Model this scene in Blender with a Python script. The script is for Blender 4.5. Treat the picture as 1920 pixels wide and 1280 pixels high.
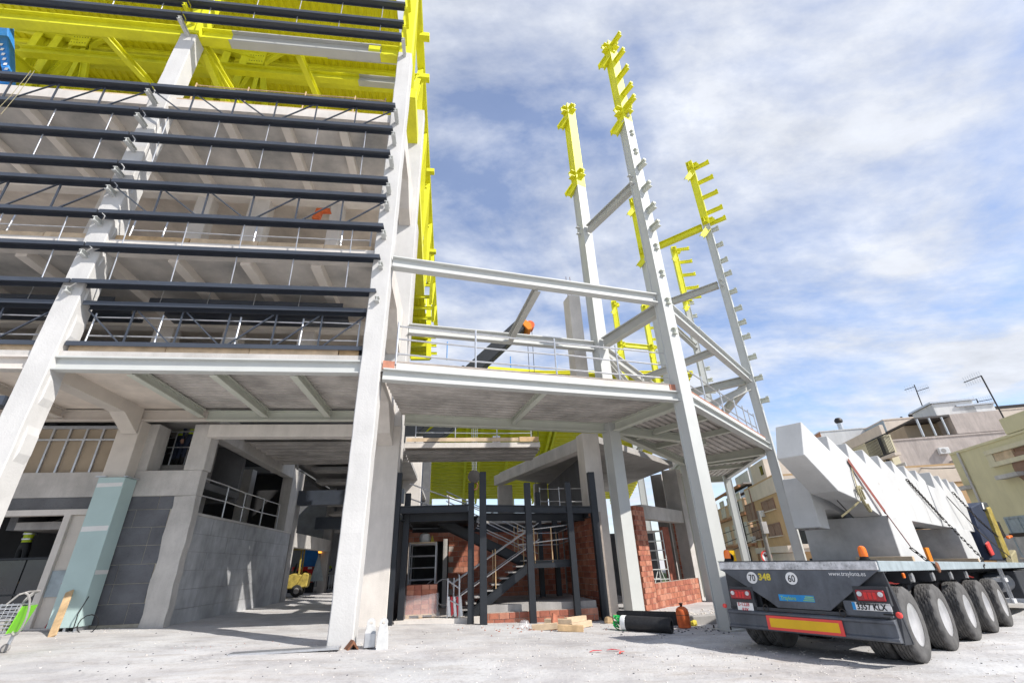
import bpy, bmesh, math, random
from mathutils import Vector, Matrix
random.seed(7)
sc = bpy.context.scene
col = sc.collection
for o in list(bpy.data.objects): bpy.data.objects.remove(o)

# ------------------------------------------------------------------ camera
CAM_H = 1.3
YAW, PITCH, ROLL = 0.1333, 0.4540, -0.03812
FPX = 853.33
fwd = Vector((math.sin(YAW)*math.cos(PITCH), math.cos(YAW)*math.cos(PITCH), math.sin(PITCH)))
_r = Vector((math.cos(YAW), -math.sin(YAW), 0)); _u = _r.cross(fwd)
rgt = _r*math.cos(ROLL) + _u*math.sin(ROLL)
upv = _u*math.cos(ROLL) - _r*math.sin(ROLL)
CAM = Vector((0, 0, CAM_H))
cd = bpy.data.cameras.new('camera'); cam = bpy.data.objects.new('camera', cd); col.objects.link(cam)
M4 = Matrix((rgt, upv, -fwd)).transposed().to_4x4(); M4.translation = CAM
cam.matrix_world = M4
cd.sensor_width = 36; cd.sensor_fit = 'HORIZONTAL'; cd.lens = FPX/1920*36
cd.clip_start = 0.05; cd.clip_end = 2000
sc.camera = cam

# ------------------------------------------------------------------ sun, sky, exposure
SUN = Vector((1.22, -1.0, 1.43)).normalized()
elev = math.asin(SUN.z); azim = math.atan2(SUN.x, SUN.y)
sd = bpy.data.lights.new('sun', 'SUN'); sd.energy = 4.2; sd.angle = math.radians(0.55); sd.color = (1.0, 0.955, 0.89)
so = bpy.data.objects.new('sun', sd); col.objects.link(so)
so.rotation_euler = SUN.to_track_quat('Z', 'Y').to_euler(); so.location = (10, -10, 40)
w = bpy.data.worlds.new('World'); sc.world = w; w.use_nodes = True
nt = w.node_tree; N = nt.nodes; L = nt.links; N.clear()
out = N.new('ShaderNodeOutputWorld')
sky = N.new('ShaderNodeTexSky'); sky.sky_type = 'NISHITA'; sky.sun_disc = False
sky.sun_elevation = elev; sky.sun_rotation = azim; sky.air_density = 1.0; sky.dust_density = 0.4; sky.ozone_density = 3.5
bg1 = N.new('ShaderNodeBackground'); bg1.inputs[1].default_value = 0.15
hs = N.new('ShaderNodeHueSaturation'); hs.inputs['Hue'].default_value = 0.506; hs.inputs['Saturation'].default_value = 1.02; hs.inputs['Value'].default_value = 1.12
L.new(sky.outputs[0], hs.inputs['Color']); L.new(hs.outputs[0], bg1.inputs[0])
bg2 = N.new('ShaderNodeBackground'); bg2.inputs[0].default_value = (0.875, 0.915, 1.0, 1); bg2.inputs[1].default_value = 0.67
tc = N.new('ShaderNodeTexCoord'); sep = N.new('ShaderNodeSeparateXYZ'); L.new(tc.outputs['Generated'], sep.inputs[0])
def math_n(op, a, b=None):
    n = N.new('ShaderNodeMath'); n.operation = op
    for i, x in enumerate((a, b)):
        if x is None: continue
        if isinstance(x, (int, float)): n.inputs[i].default_value = x
        else: L.new(x, n.inputs[i])
    return n.outputs[0]
zz = math_n('ADD', math_n('MAXIMUM', sep.outputs[2], 0.0), 0.16)
cx = math_n('DIVIDE', sep.outputs[0], zz); cy = math_n('DIVIDE', sep.outputs[1], zz)
cmb = N.new('ShaderNodeCombineXYZ'); L.new(cx, cmb.inputs[0]); L.new(cy, cmb.inputs[1])
mp = N.new('ShaderNodeMapping'); mp.inputs['Rotation'].default_value = (0, 0, math.radians(38)); mp.inputs['Scale'].default_value = (1.0, 1.5, 1); mp.inputs['Location'].default_value = (8.8, 2.2, 0)
L.new(cmb.outputs[0], mp.inputs[0])
n1 = N.new('ShaderNodeTexNoise'); n1.inputs['Scale'].default_value = 1.3; n1.inputs['Detail'].default_value = 10; n1.inputs['Roughness'].default_value = 0.60; n1.inputs['Distortion'].default_value = 0.35
L.new(mp.outputs[0], n1.inputs['Vector'])
n2 = N.new('ShaderNodeTexNoise'); n2.inputs['Scale'].default_value = 4.0; n2.inputs['Detail'].default_value = 6; n2.inputs['Roughness'].default_value = 0.6
L.new(mp.outputs[0], n2.inputs['Vector'])
cov = math_n('ADD', math_n('MULTIPLY', n1.outputs[0], 0.74), math_n('MULTIPLY', n2.outputs[0], 0.26))
L.new(math_n('ADD', 0.44, math_n('MULTIPLY', n2.outputs[0], 0.46)), bg2.inputs[1])
rmp = N.new('ShaderNodeValToRGB'); L.new(cov, rmp.inputs[0])
rmp.color_ramp.elements[0].position = 0.40; rmp.color_ramp.elements[0].color = (0.19, 0.19, 0.19, 1)
rmp.color_ramp.elements[1].position = 0.60; rmp.color_ramp.elements[1].color = (0.98, 0.98, 0.98, 1)
mx = N.new('ShaderNodeMixShader'); L.new(rmp.outputs[0], mx.inputs[0]); L.new(bg1.outputs[0], mx.inputs[1]); L.new(bg2.outputs[0], mx.inputs[2])
L.new(mx.outputs[0], out.inputs[0])
sc.view_settings.view_transform = 'Standard'; sc.view_settings.look = 'None'; sc.view_settings.gamma = 1.0
sc.view_settings.use_curve_mapping = False
sc.view_settings.exposure = 0.47
sc.cycles.max_bounces = 8; sc.cycles.diffuse_bounces = 5; sc.cycles.glossy_bounces = 3; sc.cycles.transparent_max_bounces = 8

# ------------------------------------------------------------------ survey helpers (photo measurements -> metres)
def ray(x, y): return (fwd*FPX + rgt*(x-960) - upv*(y-640)).normalized()
def PZ(x, y, z=0.0):
    d = ray(x, y); return CAM + d*((z-CAM_H)/d.z)
def PY(x, y, Y): d = ray(x, y); return CAM + d*(Y/d.y)
def PX(x, y, X): d = ray(x, y); return CAM + d*(X/d.x)
def PP(x, y, P, n):
    d = ray(x, y); n = Vector(n); return CAM + d*((Vector(P)-CAM).dot(n)/d.dot(n))
def PV(x, y, P): return PP(x, y, (P[0], P[1], 0), (P[0], P[1], 0))
def zg(X, Y=0): return -0.032*(min(18, max(X, -14))+2.2)
def PG(x, y):
    z = 0
    for i in range(30): q = PZ(x, y, z); z = zg(q.x)
    return q
V = Vector
Z = V((0, 0, 1))

# ------------------------------------------------------------------ materials
MATS = {}
def mat(name, c, rough=0.8, metal=0.0, var=0.12, scale=3.0, bump=0.0, bscale=30.0, c2=None, spec=0.35, streak=0.0, speck=0.0):
    m = bpy.data.materials.new(name); m.use_nodes = True; t = m.node_tree; n = t.nodes; l = t.links
    b = n['Principled BSDF']; b.inputs['Roughness'].default_value = rough; b.inputs['Metallic'].default_value = metal
    b.inputs['Specular IOR Level'].default_value = spec
    g = n.new('ShaderNodeNewGeometry')
    a = n.new('ShaderNodeTexNoise'); a.inputs['Scale'].default_value = scale; a.inputs['Detail'].default_value = 7; a.inputs['Roughness'].default_value = 0.62
    l.new(g.outputs['Position'], a.inputs['Vector'])
    r = n.new('ShaderNodeValToRGB'); l.new(a.outputs[0], r.inputs[0])
    r.color_ramp.elements[0].position = 0.32; r.color_ramp.elements[1].position = 0.68
    lo = [x*(1-var) for x in c]; hi = [min(1, x*(1+var*0.8)) for x in c]
    if c2: lo = c2
    r.color_ramp.elements[0].color = (*lo, 1); r.color_ramp.elements[1].color = (*hi, 1)
    cur = r.outputs[0]
    def mul(fac_socket, lo_v, hi_v, p0, p1):
        nonlocal cur
        rr = n.new('ShaderNodeValToRGB'); l.new(fac_socket, rr.inputs[0])
        rr.color_ramp.elements[0].position = p0; rr.color_ramp.elements[1].position = p1
        rr.color_ramp.elements[0].color = (lo_v,)*3+(1,); rr.color_ramp.elements[1].color = (hi_v,)*3+(1,)
        mm = n.new('ShaderNodeMixRGB'); mm.blend_type = 'MULTIPLY'; mm.inputs[0].default_value = 1
        l.new(cur, mm.inputs[1]); l.new(rr.outputs[0], mm.inputs[2]); cur = mm.outputs[0]
    if streak:
        mp_ = n.new('ShaderNodeMapping'); mp_.inputs['Scale'].default_value = (1.6, 1.6, 0.3); l.new(g.outputs['Position'], mp_.inputs[0])
        s_ = n.new('ShaderNodeTexNoise'); s_.inputs['Scale'].default_value = 2.0; s_.inputs['Detail'].default_value = 8; s_.inputs['Roughness'].default_value = 0.7; s_.inputs['Distortion'].default_value = 0.6; l.new(mp_.outputs[0], s_.inputs['Vector'])
        mul(s_.outputs[0], 1-streak, 1.0, 0.35, 0.62)
    if speck:
        s_ = n.new('ShaderNodeTexNoise'); s_.inputs['Scale'].default_value = 26; s_.inputs['Detail'].default_value = 4; l.new(g.outputs['Position'], s_.inputs['Vector'])
        mul(s_.outputs[0], 1-speck, 1.0, 0.30, 0.42)
    l.new(cur, b.inputs['Base Color'])
    if bump:
        h = n.new('ShaderNodeTexNoise'); h.inputs['Scale'].default_value = bscale; h.inputs['Detail'].default_value = 5
        l.new(g.outputs['Position'], h.inputs['Vector'])
        bp = n.new('ShaderNodeBump'); bp.inputs['Strength'].default_value = bump; bp.inputs['Distance'].default_value = 0.02
        l.new(h.outputs[0], bp.inputs['Height']); l.new(bp.outputs[0], b.inputs['Normal'])
    MATS[name] = m; return m
mat('stucco', (0.57, 0.56, 0.545), 0.9, var=0.08, scale=1.0, bump=0.22, bscale=26, streak=0.07, speck=0.04)
mat('conc_pale', (0.66, 0.615, 0.565), 0.88, var=0.12, scale=1.0, bump=0.15, bscale=40, streak=0.10, speck=0.06)
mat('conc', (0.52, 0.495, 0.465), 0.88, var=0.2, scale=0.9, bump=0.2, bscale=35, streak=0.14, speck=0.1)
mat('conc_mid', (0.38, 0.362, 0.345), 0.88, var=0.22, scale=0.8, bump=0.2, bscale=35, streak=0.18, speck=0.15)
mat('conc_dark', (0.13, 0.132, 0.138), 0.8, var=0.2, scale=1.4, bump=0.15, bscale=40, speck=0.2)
mat('block', (0.125, 0.128, 0.14), 0.75, var=0.28, scale=1.3, speck=0.2, bump=0.15, bscale=60)
mat('mortar', (0.36, 0.33, 0.27), 0.95, var=0.2, scale=6)
mat('ramp_wall', (0.42, 0.425, 0.435), 0.7, var=0.35, scale=0.9, bump=0.1, bscale=20, streak=0.2)
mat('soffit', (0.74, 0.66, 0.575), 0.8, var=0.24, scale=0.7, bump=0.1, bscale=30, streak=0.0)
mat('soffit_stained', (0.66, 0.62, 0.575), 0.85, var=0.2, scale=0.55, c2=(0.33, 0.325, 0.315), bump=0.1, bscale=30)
mat('rib', (0.80, 0.74, 0.67), 0.85, var=0.08, scale=1.0)
mat('decking', (0.47, 0.44, 0.41), 0.6, metal=0.1, var=0.35, scale=0.9)
mat('beige_steel', (0.60, 0.55, 0.49), 0.75, var=0.07, scale=2.0, bump=0.1, bscale=30)
mat('green_steel', (0.55, 0.565, 0.49), 0.55, var=0.05, scale=2.0)
mat('pale_steel', (0.52, 0.53, 0.51), 0.5, var=0.04, scale=2.0)
mat('grey_steel', (0.47, 0.47, 0.44), 0.55, var=0.05, scale=2.0)
mat('yellow', (0.76, 0.74, 0.03), 0.5, var=0.12, scale=1.2, streak=0.08, speck=0.05)
mat('yellow_deck', (0.72, 0.67, 0.012), 0.5, var=0.10, scale=1.0)
mat('anthracite', (0.042, 0.050, 0.066), 0.38, var=0.15, scale=2.0, spec=0.6)
mat('black_steel', (0.016, 0.019, 0.024), 0.5, var=0.2, scale=2.5, spec=0.4)
mat('black', (0.012, 0.012, 0.013), 0.6, var=0.2)
mat('eye_white', (0.58, 0.58, 0.57), 0.6, var=0.12, scale=9, speck=0.12)
mat('turf', (0.055, 0.10, 0.03), 0.95, var=0.4, scale=0.3)
mat('seat_concrete', (0.22, 0.21, 0.19), 0.95, var=0.3, scale=0.5)
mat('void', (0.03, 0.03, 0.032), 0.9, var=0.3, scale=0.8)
mat('galv', (0.55, 0.56, 0.58), 0.38, metal=0.75, var=0.12, scale=8)
mat('brick', (0.40, 0.150, 0.092), 0.85, var=0.25, scale=5, bump=0.2, bscale=50)
mat('brick_b', (0.33, 0.115, 0.075), 0.85, var=0.25, scale=5, bump=0.2, bscale=50)
mat('brick_c', (0.47, 0.21, 0.14), 0.85, var=0.25, scale=5, bump=0.2, bscale=50)
mat('brick_mortar', (0.36, 0.31, 0.27), 0.95, var=0.2, scale=6, bump=0.3, bscale=40)
mat('timber', (0.52, 0.36, 0.20), 0.8, var=0.3, scale=4, bump=0.1)
mat('timber_pale', (0.60, 0.46, 0.31), 0.8, var=0.25, scale=3)
mat('teal_board', (0.42, 0.54, 0.525), 0.75, var=0.05, scale=1.5)
mat('filler', (0.70, 0.70, 0.68), 0.9, var=0.06)
mat('board_brown', (0.36, 0.29, 0.21), 0.85, var=0.10, scale=1.5)
mat('white', (0.78, 0.78, 0.77), 0.6, var=0.05)
mat('orange', (0.80, 0.24, 0.02), 0.45, var=0.1)
mat('gas_orange', (0.62, 0.13, 0.035), 0.5, var=0.25, scale=8)
mat('red', (0.62, 0.03, 0.03), 0.45, var=0.1)
mat('blue', (0.03, 0.22, 0.60), 0.5, var=0.15)
mat('dark_blue', (0.02, 0.03, 0.06), 0.7, var=0.2)
mat('hivis', (0.52, 0.66, 0.03), 0.7, var=0.1)
mat('skin', (0.48, 0.28, 0.20), 0.6, var=0.05)
mat('forklift_yellow', (0.36, 0.275, 0.06), 0.6, var=0.4, scale=5, speck=0.3)  # yellow darkened to put the passage's deep shade into the paint
mat('rubber', (0.035, 0.034, 0.033), 0.8, var=0.4, scale=9)
mat('tyre', (0.105, 0.102, 0.10), 0.85, var=0.3, scale=7, bump=0.2, bscale=60)
mat('alloy', (0.72, 0.72, 0.73), 0.28, metal=0.6, var=0.15, scale=6)
mat('trailer', (0.105, 0.115, 0.135), 0.5, var=0.28, scale=2.2, streak=0.3, spec=0.4, speck=0.12)
mat('trailer_dark', (0.045, 0.048, 0.055), 0.5, var=0.25, scale=4)
mat('trailer_grey', (0.36, 0.42, 0.45), 0.5, var=0.18, scale=5, streak=0.2)
mat('worn_white', (0.62, 0.62, 0.63), 0.6, var=0.3, scale=9, c2=(0.35, 0.35, 0.36), speck=0.4)
mat('precast', (0.54, 0.54, 0.532), 0.85, var=0.12, scale=1.0, bump=0.08, bscale=50, streak=0.06, speck=0.05)
mat('precast_shade', (0.42, 0.415, 0.41), 0.85, var=0.25, scale=1.6, bump=0.1, streak=0.1)  # greyer copy of precast, for the shade painted on the block ends
mat('strap', (0.23, 0.075, 0.06), 0.8, var=0.2, scale=20)
mat('strap_pale', (0.33, 0.29, 0.17), 0.8, var=0.3, scale=20)
mat('chain', (0.05, 0.045, 0.042), 0.5, metal=0.5, var=0.3, scale=20)
mat('rust', (0.20, 0.085, 0.045), 0.8, var=0.4, scale=12, bump=0.2)
mat('lamp_red', (0.30, 0.010, 0.016), 0.25, var=0.1, spec=0.6)
mat('amber', (0.85, 0.17, 0.01), 0.25, var=0.1, spec=0.6)
mat('plate_white', (0.75, 0.75, 0.74), 0.45, var=0.05)
mat('plate_yellow', (0.72, 0.43, 0.01), 0.4, var=0.08)
mat('plate_red', (0.72, 0.07, 0.06), 0.4, var=0.08)
mat('ink', (0.015, 0.015, 0.018), 0.6, var=0.1)
mat('ink_yellow', (0.62, 0.50, 0.06), 0.6, var=0.2)
mat('ink_white', (0.75, 0.75, 0.75), 0.6, var=0.1)
mat('ink_red', (0.55, 0.05, 0.06), 0.6, var=0.2)
mat('ink_green', (0.30, 0.52, 0.10), 0.6, var=0.2)
mat('sticker_blue', (0.02, 0.24, 0.55), 0.5, var=0.2)
mat('green', (0.02, 0.42, 0.10), 0.6, var=0.1)
mat('lime', (0.22, 0.66, 0.03), 0.5, var=0.1)
mat('glass', (0.02, 0.024, 0.03), 0.08, var=0.2, spec=0.7)
mat('membrane', (0.022, 0.022, 0.024), 0.6, var=0.3, scale=12, bump=0.3)
mat('wrap', (0.55, 0.50, 0.54), 0.25, var=0.2, scale=6, spec=0.6)
mat('b_tan', (0.56, 0.375, 0.205), 0.9, var=0.08, scale=0.6, streak=0.08)
mat('b_cream', (0.70, 0.60, 0.50), 0.9, var=0.08, scale=0.6, streak=0.1)
mat('b_peach', (0.70, 0.49, 0.33), 0.9, var=0.08, scale=0.6, streak=0.08)
mat('b_pink', (0.54, 0.47, 0.43), 0.95, var=0.16, scale=0.5, streak=0.22)
mat('b_yellow', (0.66, 0.60, 0.38), 0.9, var=0.07, scale=0.5, streak=0.06)
mat('b_cream_yellow', (0.68, 0.62, 0.44), 0.9, var=0.1, scale=0.6, streak=0.1)
mat('b_white', (0.68, 0.68, 0.67), 0.9, var=0.08, scale=0.6, streak=0.1)
mat('b_brick', (0.45, 0.22, 0.12), 0.9, var=0.2, scale=2)
mat('shutter', (0.28, 0.17, 0.12), 0.7, var=0.15, scale=3)
mat('shutter_pale', (0.66, 0.62, 0.56), 0.7, var=0.1, scale=3)
mat('pole', (0.20, 0.19, 0.17), 0.8, var=0.2, scale=3)
mat('tarp', (0.10, 0.09, 0.085), 0.9, var=0.2)

# ------------------------------------------------------------------ mesh helpers
ORG = {}
class MB:
    def __init__(s, xf=None): s.v = []; s.f = []; s.xf = xf
    def add(s, vs, fs):
        n = len(s.v); s.v += [V(v) for v in vs]; s.f += [[n+i for i in f] for f in fs]; return s
    def box(s, x0, x1, y0, y1, z0, z1):
        return s.add([(x0,y0,z0),(x1,y0,z0),(x1,y1,z0),(x0,y1,z0),(x0,y0,z1),(x1,y0,z1),(x1,y1,z1),(x0,y1,z1)],
                     [(0,3,2,1),(4,5,6,7),(0,1,5,4),(1,2,6,5),(2,3,7,6),(3,0,4,7)])
    def obox(s, o, a, b, c):
        o, a, b, c = V(o), V(a), V(b), V(c)
        return s.add([o, o+a, o+a+b, o+b, o+c, o+a+c, o+a+b+c, o+b+c],
                     [(0,3,2,1),(4,5,6,7),(0,1,5,4),(1,2,6,5),(2,3,7,6),(3,0,4,7)])
    def frame(s, p, q, up=Z):
        p, q = V(p), V(q); d = (q-p); ln = d.length; d = d/ln
        up = V(up)
        if abs(d.dot(up)) > 0.99: up = V((0, 1, 0)) if abs(d.y) < 0.9 else V((1, 0, 0))
        sd_ = d.cross(up).normalized(); u = sd_.cross(d).normalized()
        return p, q, d, sd_, u, ln
    def beam(s, p, q, w, h, up=Z, top=False):
        p, q, d, sd_, u, ln = s.frame(p, q, up)
        o = p - sd_*w/2 - u*(h if top else h/2)
        return s.obox(o, sd_*w, d*ln, u*h)
    def prof(s, p, q, pts, up=Z):
        # extrude a closed 2D profile (side, up) from p to q
        p, q, d, sd_, u, ln = s.frame(p, q, up)
        n = len(pts)
        a = [p + sd_*x + u*y for x, y in pts]; b = [v + d*ln for v in a]
        return s.add(a+b, [list(range(n))[::-1], list(range(n, 2*n))] + [(i, (i+1) % n, n+(i+1) % n, n+i) for i in range(n)])
    def ibeam(s, p, q, h, b, tf=0.025, tw=0.018, up=Z, top=False):
        oy = -h/2 if top else 0
        B, H, t, wv = b/2, h/2, tf, tw/2
        pts = [(-B,-H),(B,-H),(B,-H+t),(wv,-H+t),(wv,H-t),(B,H-t),(B,H),(-B,H),(-B,H-t),(-wv,H-t),(-wv,-H+t),(-B,-H+t)]
        return s.prof(p, q, [(x, y+oy) for x, y in pts], up)
    def tube(s, p, q, r, n=8, r2=None, cap=True):
        p, q, d, sd_, u, ln = s.frame(p, q)
        r2 = r if r2 is None else r2
        a = [p + (sd_*math.cos(2*math.pi*i/n) + u*math.sin(2*math.pi*i/n))*r for i in range(n)]
        b = [q + (sd_*math.cos(2*math.pi*i/n) + u*math.sin(2*math.pi*i/n))*r2 for i in range(n)]
        fs = [(i, (i+1) % n, n+(i+1) % n, n+i) for i in range(n)]
        if cap: fs += [list(range(n))[::-1], list(range(n, 2*n))]
        return s.add(a+b, fs)
    def path(s, pts, r, n=6):
        for a, b in zip(pts, pts[1:]):
            if (V(b)-V(a)).length > 1e-4: s.tube(a, b, r, n)
        return s
    def prism(s, pts, vec):
        pts = [V(p) for p in pts]; vec = V(vec); n = len(pts)
        return s.add(pts + [p+vec for p in pts], [list(range(n))[::-1], list(range(n, 2*n))] + [(i, (i+1) % n, n+(i+1) % n, n+i) for i in range(n)])
    def lathe(s, base, axis, prof, n=20, cap=True):
        # prof: list of (radius, height along axis)
        base = V(base); ax = V(axis).normalized()
        h = V((1, 0, 0)) if abs(ax.x) < 0.9 else V((0, 1, 0))
        e1 = ax.cross(h).normalized(); e2 = ax.cross(e1)
        m = len(prof); vs = []
        for r, z in prof:
            for i in range(n):
                t = 2*math.pi*i/n; vs.append(base + ax*z + (e1*math.cos(t)+e2*math.sin(t))*r)
        fs = []
        for j in range(m-1):
            for i in range(n): fs.append((j*n+i, j*n+(i+1) % n, (j+1)*n+(i+1) % n, (j+1)*n+i))
        if cap: fs.append(list(range(n))[::-1]); fs.append(list(range((m-1)*n, m*n)))
        return s.add(vs, fs)
    def build(s, name, m, parent=None, bevel=0.0, smooth=False, recalc=True, seg=1):
        vs = [s.xf @ v for v in s.v] if s.xf is not None else s.v
        if not vs: return None
        lo = V([min(v[i] for v in vs) for i in range(3)]); hi = V([max(v[i] for v in vs) for i in range(3)])
        org = V(((lo.x+hi.x)/2, (lo.y+hi.y)/2, lo.z))
        me = bpy.data.meshes.new(name); me.from_pydata([v-org for v in vs], [], s.f)
        bm = bmesh.new(); bm.from_mesh(me)
        if recalc: bmesh.ops.recalc_face_normals(bm, faces=bm.faces)
        if smooth:
            for f in bm.faces: f.smooth = True
            for e in bm.edges:
                if len(e.link_faces) == 2 and e.calc_face_angle(0) > math.radians(38): e.smooth = False
        bm.to_mesh(me); bm.free()
        me.materials.append(MATS[m] if isinstance(m, str) else m)
        o = bpy.data.objects.new(name, me); col.objects.link(o)
        if parent is not None:
            o.parent = parent; o.location = org - ORG[parent.name]
        else: o.location = org
        ORG[o.name] = org
        if bevel:
            b = o.modifiers.new('bevel', 'BEVEL'); b.width = bevel; b.segments = seg; b.limit_method = 'ANGLE'; b.angle_limit = math.radians(40)
        return o
def tag(o, label=None, cat=None, group=None, kind=None):
    if label: o['label'] = label
    if cat: o['category'] = cat
    if group: o['group'] = group
    if kind: o['kind'] = kind
    return o
def thing(name, loc, label, cat, group=None):
    o = bpy.data.objects.new(name, None); col.objects.link(o); o.location = V(loc); o.empty_display_size = 0.3
    ORG[o.name] = V(loc); return tag(o, label, cat, group)
def piece(name, mesh, parent, loc, rot=None, scale=None):
    o = bpy.data.objects.new(name, mesh); col.objects.link(o); o.parent = parent
    o.location = V(loc) - ORG[parent.name]
    if rot is not None: o.rotation_euler = rot
    if scale is not None: o.scale = scale
    ORG[o.name] = V(loc)
    return o
def part(name, m, parent, fn, bevel=0.0, smooth=False, xf=None):
    b = MB(xf); fn(b); return b.build(name, m, parent, bevel, smooth)
def text_mesh(name, body, size, m, parent, origin, xdir, ydir, depth=0.004, align='LEFT', bold=0.0, xscale=1.0, spacing=1.0):
    cu = bpy.data.curves.new('t', 'FONT'); cu.body = body; cu.size = size; cu.extrude = depth/2; cu.align_x = align; cu.offset = bold; cu.resolution_u = 3; cu.space_character = spacing
    to = bpy.data.objects.new('t', cu); col.objects.link(to)
    dg = bpy.context.evaluated_depsgraph_get(); dg.update()
    me = bpy.data.meshes.new_from_object(to.evaluated_get(dg)); bpy.data.objects.remove(to)
    xd = V(xdir).normalized(); yd = V(ydir).normalized(); zd = xd.cross(yd)
    R3 = Matrix((xd*xscale, yd, zd)).transposed()
    for v in me.vertices: v.co = R3 @ v.co
    me.materials.clear(); me.materials.append(MATS[m])
    o = bpy.data.objects.new(name, me); col.objects.link(o)
    if parent: o.parent = parent; o.location = V(origin)-ORG[parent.name]
    else: o.location = origin
    ORG[o.name] = V(origin)
    return o
# ================================================================== GROUND
from mathutils import noise
def graded(lo, hi, flo, fhi, step, grow=1.35):
    a = []; x = flo
    while x < fhi: a.append(x); x += step
    s = step
    while x < hi: a.append(x); s *= grow; x += s
    a.append(hi)
    s = step; x = flo
    while True:
        s *= grow; x -= s
        if x < lo: break
        a.insert(0, x)
    a.insert(0, lo); return a
gx = graded(-700, 700, -13, 15, 0.16); gy = graded(-700, 900, 3.0, 20, 0.16)
def ground_z(x, y):
    z = zg(x)
    if -16 < x < 18 and 0 < y < 24:
        n = noise.fractal(V((x*0.55, y*0.55, 0)), 1.0, 2.0, 5)
        n2 = noise.noise(V((x*3.1, y*3.1, 4)))
        rough_ = min(1, max(0.12, (x+4)/6)) * (1 if y < 14 else 0.5)
        z += 0.022*n + 0.018*n2*rough_
        # wheel ruts swinging across the yard
        d = y - (8.3 + 0.05*(x-2)**2*0.25)
        for off in (-0.9, 0.9):
            z -= 0.018*math.exp(-((d-off)/0.16)**2)*min(1, max(0, (x+7)/4))
    return z
mb = MB(); nx, ny = len(gx), len(gy)
mb.v = [V((x, y, ground_z(x, y))) for y in gy for x in gx]
mb.f = [(j*nx+i, j*nx+i+1, (j+1)*nx+i+1, (j+1)*nx+i) for j in range(ny-1) for i in range(nx-1)]
m = mat('ground_dust', (0.53, 0.527, 0.525), 0.95, var=0.12, scale=0.35, bump=0.7, bscale=16)
t = m.node_tree; n_, l_ = t.nodes, t.links
bs = n_['Principled BSDF']; src = bs.inputs['Base Color'].links[0].from_socket; geo = [q for q in n_ if q.type == 'NEW_GEOMETRY'][0]
def gmul(scale, lo, hi, p0, p1, mapping=None, detail=8, tint=None):
    global src
    nn = n_.new('ShaderNodeTexNoise'); nn.inputs['Scale'].default_value = scale; nn.inputs['Detail'].default_value = detail; nn.inputs['Roughness'].default_value = 0.68
    if mapping:
        mm = n_.new('ShaderNodeMapping'); mm.inputs['Scale'].default_value = mapping[0]; mm.inputs['Rotation'].default_value = (0, 0, mapping[1]); l_.new(geo.outputs['Position'], mm.inputs[0]); l_.new(mm.outputs[0], nn.inputs['Vector'])
    else: l_.new(geo.outputs['Position'], nn.inputs['Vector'])
    rr = n_.new('ShaderNodeValToRGB'); l_.new(nn.outputs[0], rr.inputs[0])
    rr.color_ramp.elements[0].position = p0; rr.color_ramp.elements[1].position = p1
    rr.color_ramp.elements[0].color = (*(tint or (lo, lo, lo)), 1); rr.color_ramp.elements[1].color = (hi, hi, hi, 1)
    mm = n_.new('ShaderNodeMixRGB'); mm.blend_type = 'MULTIPLY'; mm.inputs[0].default_value = 1
    l_.new(src, mm.inputs[1]); l_.new(rr.outputs[0], mm.inputs[2]); src = mm.outputs[0]
gmul(0.9, 0, 1, 0.36, 0.56, tint=(0.80, 0.80, 0.82))
gmul(2.2, 0, 1, 0.30, 0.50, mapping=((0.5, 1.6, 1), 0.25), tint=(0.82, 0.78, 0.74))
gmul(14, 0, 1, 0.30, 0.46, detail=5, tint=(0.80, 0.79, 0.78))
gmul(60, 0, 1, 0.34, 0.42, detail=3, tint=(0.70, 0.68, 0.66))
gmul(0.22, 0, 1, 0.38, 0.60, tint=(0.95, 0.91, 0.88))
# faint tyre prints following the ruts
sepg = n_.new('ShaderNodeSeparateXYZ'); l_.new(geo.outputs['Position'], sepg.inputs[0])
def mth(op, a, b=None, c=None):
    q = n_.new('ShaderNodeMath'); q.operation = op
    for i, x_ in enumerate((a, b, c)):
        if x_ is None: continue
        if isinstance(x_, (int, float)): q.inputs[i].default_value = x_
        else: l_.new(x_, q.inputs[i])
    return q.outputs[0]
for (cy_, k_, cx_, half, per) in ((8.3, 0.0125, 2.0, 0.9, 34.0), (10.3, -0.012, -6.0, 0.85, 38.0), (6.9, 0.03, 4.0, 0.95, 34.0)):
    dx_ = mth('SUBTRACT', sepg.outputs[0], cx_); d_ = mth('SUBTRACT', mth('SUBTRACT', sepg.outputs[1], cy_), mth('MULTIPLY', mth('MULTIPLY', dx_, dx_), k_))
    e_ = mth('ABSOLUTE', mth('SUBTRACT', mth('ABSOLUTE', d_), half)); msk = mth('LESS_THAN', e_, 0.17)
    w_ = mth('GREATER_THAN', mth('SINE', mth('ADD', mth('MULTIPLY', sepg.outputs[0], per), mth('MULTIPLY', e_, 26.0))), 0.15)
    nz = n_.new('ShaderNodeTexNoise'); nz.inputs['Scale'].default_value = 1.3; nz.inputs['Detail'].default_value = 5; l_.new(geo.outputs['Position'], nz.inputs['Vector'])
    am = mth('MULTIPLY', mth('MULTIPLY', msk, w_), mth('MAXIMUM', mth('MULTIPLY', mth('SUBTRACT', nz.outputs[0], 0.45), 1.6), 0.0))
    mm = n_.new('ShaderNodeMixRGB'); mm.blend_type = 'MULTIPLY'; mm.inputs[2].default_value = (0.62, 0.62, 0.63, 1); l_.new(am, mm.inputs[0]); l_.new(src, mm.inputs[1]); src = mm.outputs[0]
l_.new(src, bs.inputs['Base Color'])
tag(mb.build('ground', m, smooth=True, recalc=False), kind='structure')

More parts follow.
